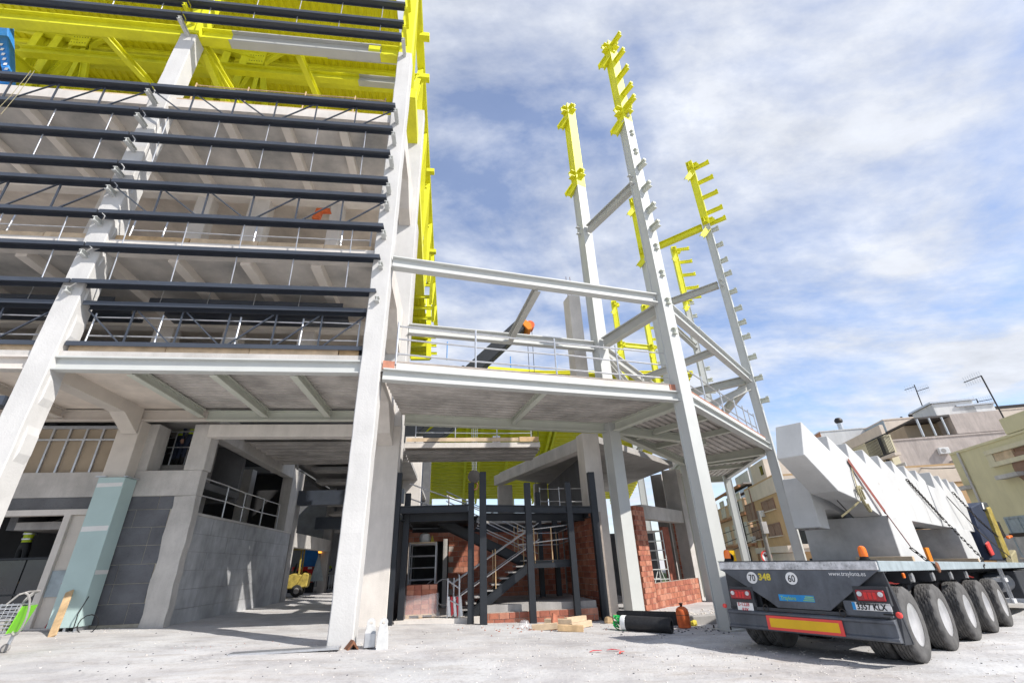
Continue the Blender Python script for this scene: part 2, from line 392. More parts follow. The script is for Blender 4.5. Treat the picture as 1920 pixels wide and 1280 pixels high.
# turf of the stadium pitch, added to cut light bounced onto the far roof
pv = []; xs_ = (-60, -14, 18, 30)
b = MB()
for x in xs_: b.v += [V((x, 41, zg(x)+0.03)), V((x, 110, zg(x)+0.03))]
b.f = [(2*i, 2*i+2, 2*i+3, 2*i+1) for i in range(3)]
tag(b.build('pitch', 'turf', recalc=False), kind='structure')
# loose stones and rubble crumbs on the yard
def crumbs(name, spots, m, label, cat):
    b = MB()
    for x, y, r in spots:
        z = ground_z(x, y); k = []
        for i in range(6):
            pass
        a = random.random()*6.28
        vs = []
        for zz_, rr_ in ((-0.2, 0.8), (0.45, 0.85)):
            for i in range(5):
                t_ = a + i*1.257 + random.uniform(-.25, .25); q = rr_*r*random.uniform(.75, 1.2)
                vs.append((x+math.cos(t_)*q, y+math.sin(t_)*q, z+zz_*r))
        vs.append((x, y, z+r*0.75))
        b.add(vs, [(i, (i+1) % 5, 5+(i+1) % 5, 5+i) for i in range(5)] + [(5+i, 5+(i+1) % 5, 10) for i in range(5)] + [(4, 3, 2, 1, 0)])
    return tag(b.build(name, m), label, cat, kind='stuff')
sp = []
for i in range(900):
    x = random.uniform(-12, 14); y = random.triangular(5, 16, 9)
    if x < -3 and random.random() < 0.75: continue
    sp.append((x, y, random.uniform(0.006, 0.022)))
for i in range(500):
    sp.append((random.gauss(8.2, 1.6), random.gauss(15.5, 1.0), random.uniform(0.012, 0.05)))
for i in range(1100):
    x = random.gauss(4.2, 2.6); y = random.triangular(5.2, 13.5, 9.0); sp.append((x, y, random.uniform(0.005, 0.017)))
for (cx_, cy_) in ((-2.05, 10.6), (6.6, 12.05), (5.36, 15.05), (-8.1, 14.3), (0.6, 13.9), (3.5, 14.0), (-9.2, 10.6)):
    for i in range(45): a_ = random.random()*6.28; r_ = random.uniform(0.3, 0.75); sp.append((cx_+math.cos(a_)*r_, cy_+math.sin(a_)*r_, random.uniform(0.006, 0.02)))
crumbs('gravel', sp, 'conc_pale', 'loose pale stones and grit scattered over the yard', 'gravel')
sp = [(random.gauss(2.4, 0.9), random.gauss(13.0, 0.35), random.uniform(0.008, 0.03)) for i in range(110)] + [(random.gauss(-4.3, 0.6), random.gauss(11.2, 0.25), random.uniform(0.006, 0.014)) for i in range(18)]
crumbs('brick_rubble', sp, 'brick', 'crumbs of red brick rubble on the dusty ground', 'rubble')
sp = [(random.uniform(-9, 12), random.triangular(5.5, 14, 8.5), random.uniform(0.006, 0.02)) for i in range(260)] + [(random.gauss(5.5, 1.2), random.gauss(12.3, 0.5), random.uniform(0.01, 0.035)) for i in range(120)]
crumbs('dark_chips', sp, 'conc_dark', 'small dark chips and scraps lying about the yard', 'debris')
# heap of earth beside the low brick wall
b = MB(); n = 26
for j in range(n):
    for i in range(n):
        x = 6.6 + 4.6*i/(n-1); y = 14.6 + 3.6*j/(n-1)
        e = math.exp(-(((x-9.0)/1.25)**2 + ((y-24)/0.9)**2))
        b.v.append(V((x, y, zg(x) - 0.06 + 0.45*e*(1+0.35*noise.noise(V((x*2, y*2, 1)))) + 0.05*noise.noise(V((x*6, y*6, 2)))*min(1, e*3))))
b.f = [(j*n+i, j*n+i+1, (j+1)*n+i+1, (j+1)*n+i) for j in range(n-1) for i in range(n-1)]
tag(b.build('earth_heap', 'conc_pale', smooth=True), 'low heap of pale earth and rubble beside the low brick wall', 'earth heap')

# ================================================================== STADIUM BUILDING
YF = 10.4
bld = thing('stadium_building', (-9, 14, 0.2), 'unfinished concrete stadium stand with white columns and open floors', 'building')
def haunch(b, x0, x1, y, z, s=0.18, h=0.5):
    b.prism([(x0, y, z), (x0, y, z+h), (x0, y-s, z+h*0.75), (x0, y-s, z+h*0.25)], (x1-x0, 0, 0))
def coated_column(x0, x1, z1, sub):
    c = MB(); zb = zg(x0)-0.05
    # slightly uneven sprayed coating: stacked rings with jitter
    zs = [zb + (z1-zb)*i/44 for i in range(45)]
    for zq in zs:
        for (xx, yy) in ((x0, YF), (x1, YF), (x1, YF+0.5), (x0, YF+0.5)):
            c.v.append(V((xx+random.uniform(-.008, .008), yy+random.uniform(-.008, .008), zq)))
    for k in range(44):
        for i in range(4): c.f.append((k*4+i, k*4+(i+1) % 4, (k+1)*4+(i+1) % 4, (k+1)*4+i))
    c.f += [(3, 2, 1, 0), (176, 177, 178, 179)]
    o = c.build('column', 'stucco', bld, bevel=0.02)
    return o
colA = coated_column(-9.47, -8.96, 17.75, True)
colC = coated_column(-2.30, -1.83, 17.85, True)
# right flank of column A swells around each connection
for z0 in (3.9, 5.1, 6.6, 7.6, 8.7, 9.6, 11.0, 12.1, 13.2):
    b = MB(); b.prism([(-8.97, YF+0.12, z0-0.42), (-8.97, YF+0.12, z0+0.42), (-8.92, YF+0.14, z0+0.2), (-8.92, YF+0.14, z0-0.2)], (0, 0.30, 0)); b.build('haunch', 'stucco', colA)
# ---- front edge beams of the first floor
def front_beam(x0, x1, z0, z1, m, Y=YF+0.16):
    b = MB(); b.ibeam((x0, Y, (z0+z1)/2), (x1, Y, (z0+z1)/2), z1-z0, 0.22, 0.035, 0.03); return b.build('edge_beam', m, bld)
front_beam(-8.96, -2.30, 5.53, 5.86, 'pale_steel'); front_beam(-24, -9.47, 5.53, 5.86, 'conc_pale')
# ---- first floor deck between the front and second rows: corrugated sheets
def corrugated(b, x0, x1, y0, y1, z, per=0.22, d=0.06, along='X', slope=0.0):
    n = int(((y1-y0) if along == 'X' else (x1-x0))/per); pr = []
    o = y0 if along == 'X' else x0
    for i in range(n):
        t_ = o+i*per; pr += [(t_, 0), (t_+per*.45, 0), (t_+per*.58, d), (t_+per*.87, d)]
    pr.append((o+n*per, 0))
    for i, (t_, h) in enumerate(pr):
        if along == 'X': b.v += [V((x0, t_, z+h+slope*(t_-o))), V((x1, t_, z+h+slope*(t_-o)))]
        else: b.v += [V((t_, y0, z+h)), V((t_, y1, z+h+slope*(y1-y0)))]
    k0 = len(b.v)-2*len(pr)
    b.f += [(k0+2*i, k0+2*i+1, k0+2*i+3, k0+2*i+2) for i in range(len(pr)-1)]
b = MB(); corrugated(b, -7.45, -2.3, YF+0.28, 14.0, 5.74, 0.21, 0.05); b.build('deck_soffit', 'decking', bld)
b = MB(); b.box(-24, -7.46, YF+0.28, 14.0, 5.74, 5.80); b.build('plastered_soffit', 'soffit', bld)
b = MB(); b.box(-24, -2.3, YF+0.1, 14.4, 5.87, 6.0); b.build('floor_slab', 'conc', bld)
b = MB(); b.box(-24, -7.4, 14.4, 20, 5.6, 6.0); b.build('floor_slab', 'conc_mid', bld)
for x in (-7.43, -5.66, -3.86):
    b = MB(); b.ibeam((x, YF+0.27, 5.60), (x, 14.0, 5.60), 0.24, 0.17, 0.03, 0.02); b.build('floor_beam', 'green_steel', bld)
b = MB(); b.ibeam((-7.3, 14.06, 5.55), (-2.3, 14.06, 5.55), 0.30, 0.2, 0.03, 0.02); b.build('floor_beam', 'green_steel', bld)
b = MB(); b.ibeam((-24, 14.06, 5.55), (-7.31, 14.06, 5.55), 0.30, 0.2, 0.03, 0.02); b.build('floor_beam', 'beige_steel', bld)
b = MB(); b.box(-9.42, -9.02, YF+0.5, 13.95, 5.42, 5.74); b.prism([(-9.42, 13.95, 5.42), (-9.42, 13.95, 5.0), (-9.42, 13.2, 5.42)], (0.4, 0, 0)); b.build('floor_beam', 'beige_steel', bld)
for x in (-11.2, -13.2, -15.2):
    b = MB(); b.ibeam((x, YF+0.27, 5.60), (x, 14.0, 5.60), 0.26, 0.18, 0.03, 0.02); b.build('floor_beam', 'beige_steel', bld)
# ---- haunched cross beams C - C2 at each floor
for z0, z1 in ((5.35, 5.86), (8.35, 9.16), (13.7, 14.62)):
    b = MB(); b.box(-2.28, -1.86, YF+0.5, 13.9, z0+0.1, z1)
    b.prism([(-2.28, 13.9, z0+0.1), (-2.28, 13.9, z0-0.75), (-2.28, 13.2, z0-0.55), (-2.28, 12.4, z0+0.1)], (0.42, 0, 0)); b.build('cross_beam', 'conc_pale', bld)
# ---- second row columns
P1 = MB().box(-9.58, -9.0, 14.0, 14.5, 3.8, 5.4).build('column', 'beige_steel', bld, bevel=0.01)
def row2(x0, x1, z0, z1, m='conc_pale', y=14.05, d=0.45): return MB().box(x0, x1, y, y+d, z0, z1).build('column', m, bld, bevel=0.015)
row2(-2.44, -1.66, -0.1, 5.2, 'conc_pale', 13.92, 0.5); row2(-2.44, -1.66, 5.2, 19.5, 'stucco', 13.92, 0.5)
row2(-9.58, -9.0, 6.0, 8.5); row2(-7.52, -7.0, 6.0, 8.5); row2(-9.67, -9.12, 9.16, 14.0); row2(-7.83, -7.1, 9.16, 14.0); row2(-5.2, -4.7, 6.0, 8.5); row2(-4.9, -4.45, 9.16, 14.0)
row2(-12.9, -12.4, 6.0, 8.5); row2(-12.9, -12.4, 9.16, 14.0); row2(-14.9, -14.4, 6.0, 8.5)
row2(-2.62, -1.98, -0.1, 16, 'conc', 17.4, 0.6)
# ---- upper floors
for z0, z1, yb in ((8.8, 9.16, 20.0), (14.3, 14.62, 20.0)):
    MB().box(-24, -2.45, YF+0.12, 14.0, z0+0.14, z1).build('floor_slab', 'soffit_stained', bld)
    MB().box(-24, -2.45, 14.0, yb, z0+0.0, z1).build('floor_slab', 'soffit', bld)
    MB().box(-24, -2.32, YF+0.10, YF+0.34, z0-0.02, z1+0.01).build('edge_beam', 'conc_pale', bld)
    for x in (-15.2, -13.2, -11.0, -9.2, -7.43, -5.66, -3.86):
        MB().box(x-0.13, x+0.13, YF+0.34, 14.0, z0-0.10, z0+0.14).build('floor_beam', 'rib', bld)
    MB().box(-24, -2.45, 13.95, 14.3, z0-0.35, z0+0.0).build('floor_beam', 'rib', bld)
# back walls of the open floors
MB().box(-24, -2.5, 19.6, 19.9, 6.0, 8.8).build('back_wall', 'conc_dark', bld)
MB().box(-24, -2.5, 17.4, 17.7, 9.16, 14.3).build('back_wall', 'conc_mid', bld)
for x0, x1 in ((-11.8, -9.9), (-8.9, -8.0), (-6.9, -5.2), (-4.3, -2.6)):
    MB().box(x0, x1, 14.15, 14.35, 9.16, 10.25).build('parapet_panel', 'conc_pale', bld)
# dark first-floor steel at the back of the open storey
for x in (-14, -11, -6.2, -3.6):
    b = MB(); b.ibeam((x, 16, 6.1), (x+1.3, 16.2, 8.7), 0.25, 0.2); b.build('brace', 'black_steel', bld)
b = MB(); b.ibeam((-24, 15.2, 8.2), (-2.5, 15.2, 8.2), 0.45, 0.25); b.build('floor_beam', 'black_steel', bld)
# timber toe boards on the floor edges
def boards(x0, x1, y, z, h=0.17):
    x = x0
    while x < x1-0.2:
        L_ = min(random.uniform(1.3, 2.4), x1-x)
        b = MB(); b.box(x, x+L_-0.02, y+random.uniform(-.02, .02), y+0.05, z+random.uniform(-.01, .01), z+h*random.uniform(0.9, 1.05)); b.build('toe_board', random.choice(['timber', 'timber_pale', 'timber_pale', 'beige_steel']), bld); x += L_
boards(-8.9, -2.4, YF+0.2, 6.01, 0.2); boards(-16, -9.5, YF+0.2, 6.01, 0.2)
boards(-8.9, -2.4, YF+0.2, 9.18, 0.2); boards(-16, -9.5, YF+0.2, 9.18, 0.2)
boards(-8.9, -2.4, YF+0.2, 14.64, 0.16); boards(-16, -9.5, YF+0.2, 14.64, 0.16)
# scaffold-tube edge protection of each floor (posts and rails belong to the floor edge)
def edge_rail(name, pts, zoff, label, cat='guardrail', rails=(0.5, 1.0), post_h=1.1, r=0.022, m='galv', post_every=None, group='edge protection rails on the open floors'):
    pts = [V(p) for p in pts]; t = thing(name, pts[0], label, cat, group)
    for p in pts: MB().tube(p, p+V((0, 0, post_h)), r, 7).build('post', m, t)
    for h in rails:
        for a, c in zip(pts, pts[1:]): MB().tube(a+V((0, 0, h+random.uniform(-.02, .02))), c+V((0, 0, h+random.uniform(-.02, .02))), r*0.85, 6).build('rail', m, t)
    return t
edge_rail('guardrail', [(x, YF+0.32, 6.0) for x in (-8.7, -7.2, -5.4, -3.9, -2.5)], 0, 'thin tube railing on the first floor edge behind the lowest louvre truss')
edge_rail('guardrail', [(x, YF+0.32, 6.0) for x in (-15.6, -13.6, -11.6, -9.7)], 0, 'thin tube railing on the first floor left of the left white column')
edge_rail('guardrail', [(x, YF+0.32, 9.16) for x in (-8.7, -7.9, -5.6, -3.3, -2.5)], 0, 'tube railing on the second floor edge between the two white columns')
edge_rail('guardrail', [(x, YF+0.32, 9.16) for x in (-15.6, -13.6, -11.6, -9.7)], 0, 'tube railing on the second floor edge at the left picture border')
edge_rail('guardrail', [(x, YF+0.32, 14.62) for x in (-8.6, -7.0, -5.2, -3.6, -2.6)], 0, 'timber and tube railing on the third floor edge below the yellow roof', m='timber')
# cable trays hung under the second floor
for x0, x1, y in ((-8.7, -3.4, 12.2), (-15.8, -9.6, 12.2)):
    t = thing('cable_tray', (x0, y, 8.2), 'dark wire cable tray hung under the second floor ' + ('between the white columns' if x0 > -9 else 'at the left picture border'), 'cable tray')
    for zt, yy in ((8.32, y), (8.32, y+0.75)):
        b = MB(); b.box(x0, x1, yy, yy+0.55, zt, zt+0.02); b.box(x0, x1, yy-0.01, yy+0.005, zt, zt+0.13); b.box(x0, x1, yy+0.545, yy+0.56, zt, zt+0.13); b.build('tray', 'anthracite', t)
    x = x0+0.3
    while x < x1:
        MB().tube((x, y-0.02, 8.3), (x, y-0.02, 8.9), 0.012, 5).build('hanger', 'galv', t); x += 1.25

# ================================================================== GROUND FLOOR, LEFT
# concrete band and boarded partition above the dark shop opening
gw = 14.42
MB().box(-16, -9.62, gw, gw+0.25, 3.36, 4.03).build('wall_band', 'conc', bld)
MB().box(-16, -9.62, gw+0.02, gw+0.25, 3.05, 3.355).build('wall_band', 'conc_dark', bld)
p = MB().box(-16, -9.62, gw+0.18, gw+0.24, 4.035, 5.4).build('partition', 'board_brown', bld)
x = -15.6
while x < -9.7:
    MB().box(x-0.025, x+0.025, gw+0.12, gw+0.178, 4.04, 5.38).build('stud', 'galv', p); x += 0.44
MB().box(-16, -9.63, gw+0.09, gw+0.118, 4.95, 5.0).build('stud_rail', 'galv', p)
MB().box(-16, -9.63, gw+0.09, gw+0.17, 5.30, 5.39).build('stud_rail', 'galv', p)
# door frame and its lining panels
df = MB(); df.box(-16, -9.62, gw-0.03, gw+0.2, 2.90, 3.045); df.box(-10.42, -10.26, gw-0.03, gw+0.2, 0.16, 2.90); df.box(-10.26, -9.6, gw-0.03, gw+0.2, 0.16, 0.28)
fr = df.build('door_frame', 'conc_pale', bld)
MB().box(-10.255, -9.58, gw+0.06, gw+0.12, 0.285, 2.895).build('lining_panel', 'beige_steel', fr)
MB().box(-10.25, -9.58, gw+0.03, gw+0.055, 0.95, 1.55).build('lining_patch', 'trailer_grey', fr)
# interior behind the opening
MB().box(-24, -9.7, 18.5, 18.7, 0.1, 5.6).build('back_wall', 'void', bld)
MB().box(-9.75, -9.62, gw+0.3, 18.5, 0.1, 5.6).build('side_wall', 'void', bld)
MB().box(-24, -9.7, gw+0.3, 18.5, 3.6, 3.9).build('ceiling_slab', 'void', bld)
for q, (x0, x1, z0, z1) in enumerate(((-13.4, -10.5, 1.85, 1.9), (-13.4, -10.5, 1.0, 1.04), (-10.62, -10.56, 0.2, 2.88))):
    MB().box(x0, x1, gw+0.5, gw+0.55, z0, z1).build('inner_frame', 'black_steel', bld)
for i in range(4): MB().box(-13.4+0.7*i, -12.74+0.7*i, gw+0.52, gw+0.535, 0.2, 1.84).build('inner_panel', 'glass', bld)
# teal plasterboard casing round the column
cs = MB().box(-9.52, -8.86, 13.84, 14.35, 0.30, 3.78).build('column_casing', 'teal_board', bld, bevel=0.008)
cs['label'] = 'pale teal plasterboard casing round the column foot'
for z0, z1, side in ((3.52, 3.64, 0), (2.42, 2.56, 0), (1.42, 1.52, 1)):
    b = MB()
    if side == 0: b.prism([(-9.50, 13.835, z0), (-8.88, 13.835, z0+0.02), (-8.88, 13.835, z1), (-9.50, 13.835, z1-0.015)], (0, 0.003, 0))
    else: b.prism([(-8.857, 13.86, z0), (-8.857, 14.34, z0+0.01), (-8.857, 14.34, z1), (-8.857, 13.86, z1)], (-0.001, 0, 0))
    b.build('filler_stripe', 'filler', cs)
for x in (-9.4, -9.15, -8.92): MB().box(x-0.03, x+0.03, 13.9, 14.3, 0.17, 0.30).build('foot_stud', 'galv', cs)
b = MB(); b.box(-9.6, -9.35, 13.82, 13.9, 3.785, 3.81); b.build('top_track', 'galv', cs); MB().box(-8.9, -8.8, 13.8, 14.4, 3.785, 3.805).build('top_track', 'galv', cs)
# dark block wall right of the casing
MB().box(-9.55, -7.67, gw+0.022, gw+0.3, 0.18, 3.35).build('block_backing', 'mortar', bld)
bw = thing('block_wall', (-8.3, gw, 0.2), 'dark grey block wall beside the teal column casing', 'wall')
zc = 0.27
while zc < 3.3:
    h = 0.455; x = -9.55 + (0.0 if int(zc*10) % 2 else -0.35); xr = -7.78
    while x < xr:
        x1 = min(x+0.86, xr)
        if x1-x > 0.06 and x1 > -8.95: MB().box(max(x, -9.5)+0.006, x1-0.006, gw+random.uniform(0.004, 0.014), gw+0.1, zc+0.006, min(zc+h, 3.35)-0.006).build('block', 'block', bw, bevel=0.004)
        x = x1
    zc += h
# cast band over it and the pale pilaster
MB().box(-9.0, -7.25, gw-0.02, gw+0.35, 3.352, 4.05).build('wall_band', 'conc', bld, bevel=0.01)
pil = MB(); zb = 0.1
pts = [(-7.82, 0.1), (-7.22, 0.1)]
for i in range(12): pts.append((-7.22+random.uniform(-.02, .02), 0.35+i*0.26))
pts += [(-7.24, 3.351)]
for i in range(12): pts.append((-7.80+0.02*math.sin(i*1.3)+random.uniform(-.012, .012), 3.351-0.02-i*0.26))
pil.prism([(x, gw-0.012, z) for x, z in pts], (0, 0.3, 0)); pil.build('pilaster', 'conc', bld)
# pier above with the lit niche
MB().box(-7.76, -7.22, gw-0.02, gw+0.45, 4.055, 5.4).build('column', 'conc', bld, bevel=0.012)
MB().box(-9.0, -8.75, gw-0.01, gw+0.6, 4.055, 5.4).build('column', 'conc', bld)
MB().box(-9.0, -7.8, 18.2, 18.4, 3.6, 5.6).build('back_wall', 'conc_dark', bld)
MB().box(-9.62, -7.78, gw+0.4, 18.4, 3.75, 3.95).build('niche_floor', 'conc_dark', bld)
# formwork-cast wall running into the passage
XW = -7.3
rw = thing('passage_wall', (XW, 18, 0.17), 'grey cast wall with sunlight stripes running back into the passage', 'wall')
MB().box(XW-0.3, XW-0.02, gw+0.3, 23.3, 0.05, 2.86).build('wall_core', 'conc_mid', rw)
zc = 0.05
for k in range(6):
    y = gw+0.31 + (0.4 if k % 2 else 0); h = 0.468; yy = gw+0.31
    while yy < 23.25:
        y1 = min(yy+(2.4 if not (k % 2 and yy < 14.8) else 1.2), 23.28)
        MB().box(XW-0.02+0.001, XW+random.uniform(-0.004, 0.004), yy+0.004, y1-0.004, zc+0.004, zc+h-0.004).build('panel', 'ramp_wall', rw); yy = y1
    zc += h
MB().box(XW-0.32, XW+0.015, gw+0.32, 23.3, 2.86, 2.93).build('coping', 'conc', rw)
MB().box(-7.75, -7.3, 22.4, 23.4, 2.93, 5.6).build('column', 'conc', bld, bevel=0.015)
MB().box(-7.72, -7.28, 23.35, 24.0, 0.1, 5.6).build('column', 'conc_mid', bld, bevel=0.015)
MB().box(-7.7, -7.32, gw+0.46, 22.4, 5.15, 5.75).build('floor_beam', 'conc', bld, bevel=0.015)
MB().box(-7.3, -2.45, 14.26, 14.6, 4.98, 5.36).build('floor_beam', 'conc_pale', bld, bevel=0.015)
MB().box(-7.3, -2.0, 16.75, 21.0, 5.52, 5.74).build('floor_slab', 'conc', bld)
b = MB(); corrugated(b, -7.3, -2.0, 16.77, 20.9, 5.44, 0.5, 0.08); b.build('deck_soffit', 'decking', bld)
MB().box(-7.2, -2.5, 16.7, 16.74, 5.75, 5.9).build('toe_board', 'timber_pale', bld)
for (x0, x1, y0, y1, z0, z1, mm) in ((-7.3, -2.4, 23.4, 23.8, 4.1, 4.75, 'anthracite'), (-7.3, -2.4, 27, 27.4, 3.3, 3.9, 'anthracite'), (-7.7, -7.3, 24.0, 31, 2.35, 2.95, 'conc'), (-7.8, -7.35, 31, 31.6, 0, 6, 'conc_mid'), (-4.9, -4.4, 25, 25.5, 3.0, 6.0, 'conc_mid')):
    MB().box(x0, x1, y0, y1, z0, z1).build('floor_beam', mm, bld)
# raked terrace units seen from below at the back of the passage
for i in range(7):
    MB().box(-7.2, -3.2, 24.5+i*1.1, 25.8+i*1.1, 5.9-i*0.42, 6.05-i*0.42).build('terrace_unit', 'conc_mid', bld)
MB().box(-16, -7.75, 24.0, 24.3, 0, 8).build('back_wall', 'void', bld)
MB().box(-20, -2.0, 40, 40.3, 0, 12).build('back_wall', 'conc_dark', bld)
MB().box(-8.2, -2.3, 24.2, 40, 6.25, 6.45).build('floor_slab', 'conc_mid', bld)  # slab added overhead to keep light out of the far passage
MB().box(-16, -7.75, 23.5, 36, 5.6, 5.9).build('floor_slab', 'conc_dark', bld)
MB().box(-12, -7.75, gw+0.6, 23.5, 2.6, 2.8).build('ramp_slab', 'conc_mid', bld)
MB().box(-12.2, -12, gw+0.6, 23.5, 2.6, 5.6).build('back_wall', 'conc_dark', bld)
for x, y in ((-10.6, 19), (-9.6, 22.5), (-9.0, 17.2)): MB().box(x, x+0.45, y, y+0.5, 2.8, 5.6).build('column', 'conc_mid', bld)
# ================================================================== LOUVRE SCREENS
# survey of the right-hand end of each louvre in the photograph, offset in front of the column face
LV = [(741, 193, .52), (736, 236, .48), (731, 280.5, .44), (726.5, 331, .38), (724, 364, .34), (718.5, 418.3, .30), (711.7, 476.4, .24), (704.3, 540.6, .18), (683.8, 578, -.10), (675.4, 648.7, -.10)]
louv = []
for x, y, d in LV:
    q = PY(x, y, YF-d); louv.append((q.z, YF-d, q.x))
TOPS = [(753, 62, .62), (757, 38, .66), (760, 4, .70)]
tops = []
for x, y, d in TOPS:
    q = PY(x, y, YF-d); tops.append((q.z, YF-d, q.x))
tops.append((tops[-1][0]+1.05, YF-.72, tops[-1][2]))
def louvre_screen(name, label, xa, xb, between):
    t = thing(name, ((xa+xb)/2, YF-0.3, 6.0), label, 'louvre screen', 'dark louvre screens on the facade')
    def rail(z, y, x0, x1):
        b = MB(); b.prof((x0, y, z-0.12), (x1, y, z-0.12), [(0, 0.01), (-0.02, 0.01), (-0.02, 0.105), (-0.24, 0.105), (-0.24, 0.01), (-0.26, 0.01), (-0.26, 0.12), (0, 0.12)])
        o = b.build('louvre', 'anthracite', t)
        return o
    H = tops[::-1] + louv
    pos = []
    for i, (z, y, xe) in enumerate(H):
        k = i-len(tops)
        x0, x1 = xa, xb
        if k >= 8: x0, x1 = between
        elif xb > -5: x1 = xe
        r = rail(z, y, x0, x1); pos.append((z, y, x0, x1, r))
        if k >= 8: continue
    # hangers and trusses
    n = 5; step = (xb-xa)/n
    def P_(i, x, off=0.0): return V((x, pos[i][1]+0.15, pos[i][0]-0.09+off))
    nt_ = len(tops)
    truss = [(nt_, nt_+1), (nt_+4, nt_+5), (nt_+8, nt_+9)]
    hang = [(0, 1), (1, 2), (2, 3), (nt_+1, nt_+2), (nt_+2, nt_+3), (nt_+5, nt_+6), (nt_+6, nt_+7)]
    for a, c in hang:
        for i in range(n):
            x = xa + step*(i+0.5); MB().tube(P_(a, x, -0.08), P_(c, x, 0.08), 0.014, 6).build('hanger_rod', 'galv', t)
    for a, c in truss:
        x0, x1 = pos[a][2], pos[a][3]; m_ = 6; st = (x1-x0)/m_; mid = m_//2
        for i in range(m_):
            if i: MB().beam(P_(a, x0+st*i, -0.08), P_(c, x0+st*i, 0.08), 0.035, 0.035).build('truss_post', 'anthracite', t)
            if i < mid: MB().beam(P_(a, x0+st*i+0.08, -0.09), P_(c, x0+st*(i+1)-0.06, 0.09), 0.032, 0.032).build('truss_diagonal', 'anthracite', t)
            else: MB().beam(P_(c, x0+st*i+0.06, 0.09), P_(a, x0+st*(i+1)-0.08, -0.09), 0.032, 0.032).build('truss_diagonal', 'anthracite', t)
    return t
louvre_screen('louvre_screen', 'dark slatted louvre screen hung between the two tall white columns', -9.15, -2.2, (-8.93, -2.33))
louvre_screen('louvre_screen', 'dark slatted louvre screen left of the left white column', -16.5, -9.19, (-16.5, -9.5))
MB().box(-12, -9.55, YF+0.02, YF+0.3, 4.7, 4.9).build('low_rail', 'anthracite', bld)
# bracket stubs on the white columns carrying the louvres
for cx0, cx1, cobj in ((-9.47, -8.96, colA), (-2.30, -1.83, colC)):
    xc = (cx0+cx1)/2
    for z, y, xe in louv[:8] + tops:
        zc = z-0.28
        m_ = 'yellow' if z > 18.2 else 'pale_steel'
        b = MB(); b.ibeam((xc, YF+0.02, zc+0.02), (xc, y+0.04, zc+0.02), 0.13, 0.11, 0.014, 0.012)
        if z < 19: b.build('bracket', m_, cobj)
        else: b.build('bracket', m_, cobj)
# loose ropes hanging over the louvres at the far left
t = thing('hanging_rope', (-13, 9.8, 12), 'pale ropes hanging over the top louvres at the left border', 'rope')
for dx in (0, 0.22):
    a = PY(58+dx*30, 133, 9.75); c = PY(-14+dx*70, 215, 9.75); MB().path([a, (a+c)/2+V((0.03, 0, -0.08)), c], 0.007, 5).build('rope', 'strap_pale', t)

# ================================================================== YELLOW ROOF
rf = thing('yellow_roof', (-8, 14, 17.8), 'bright yellow steel roof trusses and corrugated deck above the stand', 'roof')
ZD = 22.6
b = MB(); corrugated(b, -22, -2.75, 9.2, 44, ZD, 0.32, 0.06, along='Y', slope=-0.055); b.build('roof_deck', 'yellow_deck', rf)
# beam at the facade between column heads
b = MB(); b.ibeam((-16.6, YF+0.22, 18.0), (-8.0, YF+0.22, 18.0), 0.55, 0.3, 0.04, 0.03); b.build('head_beam', 'yellow', rf)
b = MB(); b.ibeam((-7.99, YF+0.22, 18.0), (-2.95, YF+0.22, 18.0), 0.55, 0.3, 0.04, 0.03); b.build('head_beam', 'grey_steel', rf)
b = MB(); b.ibeam((-2.94, YF+0.22, 18.0), (-2.2, YF+0.22, 18.0), 0.55, 0.3, 0.04, 0.03); b.build('head_beam', 'yellow', rf)
b = MB(); b.box(-3.35, -2.95, YF+0.055, YF+0.065, 17.82, 18.15); b.build('splice_plate', 'yellow', rf)
for i, (y, x0) in enumerate(((11.6, -5.2), (12.6, -4.2))):
    zq = 19.3-0.05*i
    b = MB(); b.ibeam((-16.6, y, zq), (x0, y, zq), 0.4, 0.25, 0.03, 0.02); b.build('purlin', 'yellow', rf)
    b = MB(); b.ibeam((x0+0.001, y, zq), (-2.45, y, zq), 0.4, 0.25, 0.03, 0.02); b.build('purlin', 'grey_steel', rf)
for i in range(18):
    y = 14.2+i*1.65; b = MB(); b.ibeam((-22, y, ZD-0.2-0.055*(y-9.2)), (-2.0, y, ZD-0.2-0.055*(y-9.2)), 0.26, 0.16, 0.02, 0.015); b.build('purlin', 'yellow', rf)
# frames on each column line: head column, second column, rafter and knee braces
def roof_frame(xc):
    w_ = 0.34
    MB().box(xc-0.24, xc+0.24, YF+0.02, YF+0.48, 17.86, 23.2).build('frame_column', 'yellow', rf)
    b = MB(); b.ibeam((xc, YF+0.5, 18.0), (xc, 14.2, 18.9), 0.6, 0.32, 0.04, 0.03); b.build('rafter', 'yellow', rf)
    b = MB(); b.ibeam((xc, 14.2, 14.65), (xc, 14.2, 22.2), 0.42, 0.34, 0.03, 0.025, up=(0, 1, 0)); b.build('frame_column', 'yellow', rf)
    b = MB(); b.ibeam((xc-0.9, 15.6, 14.65), (xc-0.9, 15.6, 22.2), 0.36, 0.3, 0.03, 0.025, up=(0, 1, 0)); b.build('frame_column', 'yellow', rf)
    b = MB(); b.ibeam((xc, 14.4, 18.6), (xc, 20.0, 21.8), 0.45, 0.3, 0.03, 0.025); b.build('rafter', 'yellow', rf)
    b = MB(); b.ibeam((xc, 18.8, 20.6), (xc, 14.5, 15.0), 0.3, 0.26, 0.03, 0.02); b.build('knee_brace', 'yellow', rf)
    b = MB(); b.ibeam((xc, 18.8, 20.6), (xc+0.2, 21.5, 16.0), 0.3, 0.26, 0.03, 0.02); b.build('knee_brace', 'yellow', rf)
    b = MB(); b.prism([(xc-0.02, 18.3, 19.8), (xc-0.02, 19.4, 19.9), (xc-0.02, 19.6, 21.2), (xc-0.02, 18.5, 21.4)], (0.04, 0, 0)); b.build('gusset', 'yellow', rf)
for xc in (-16.4, -9.2): roof_frame(xc)
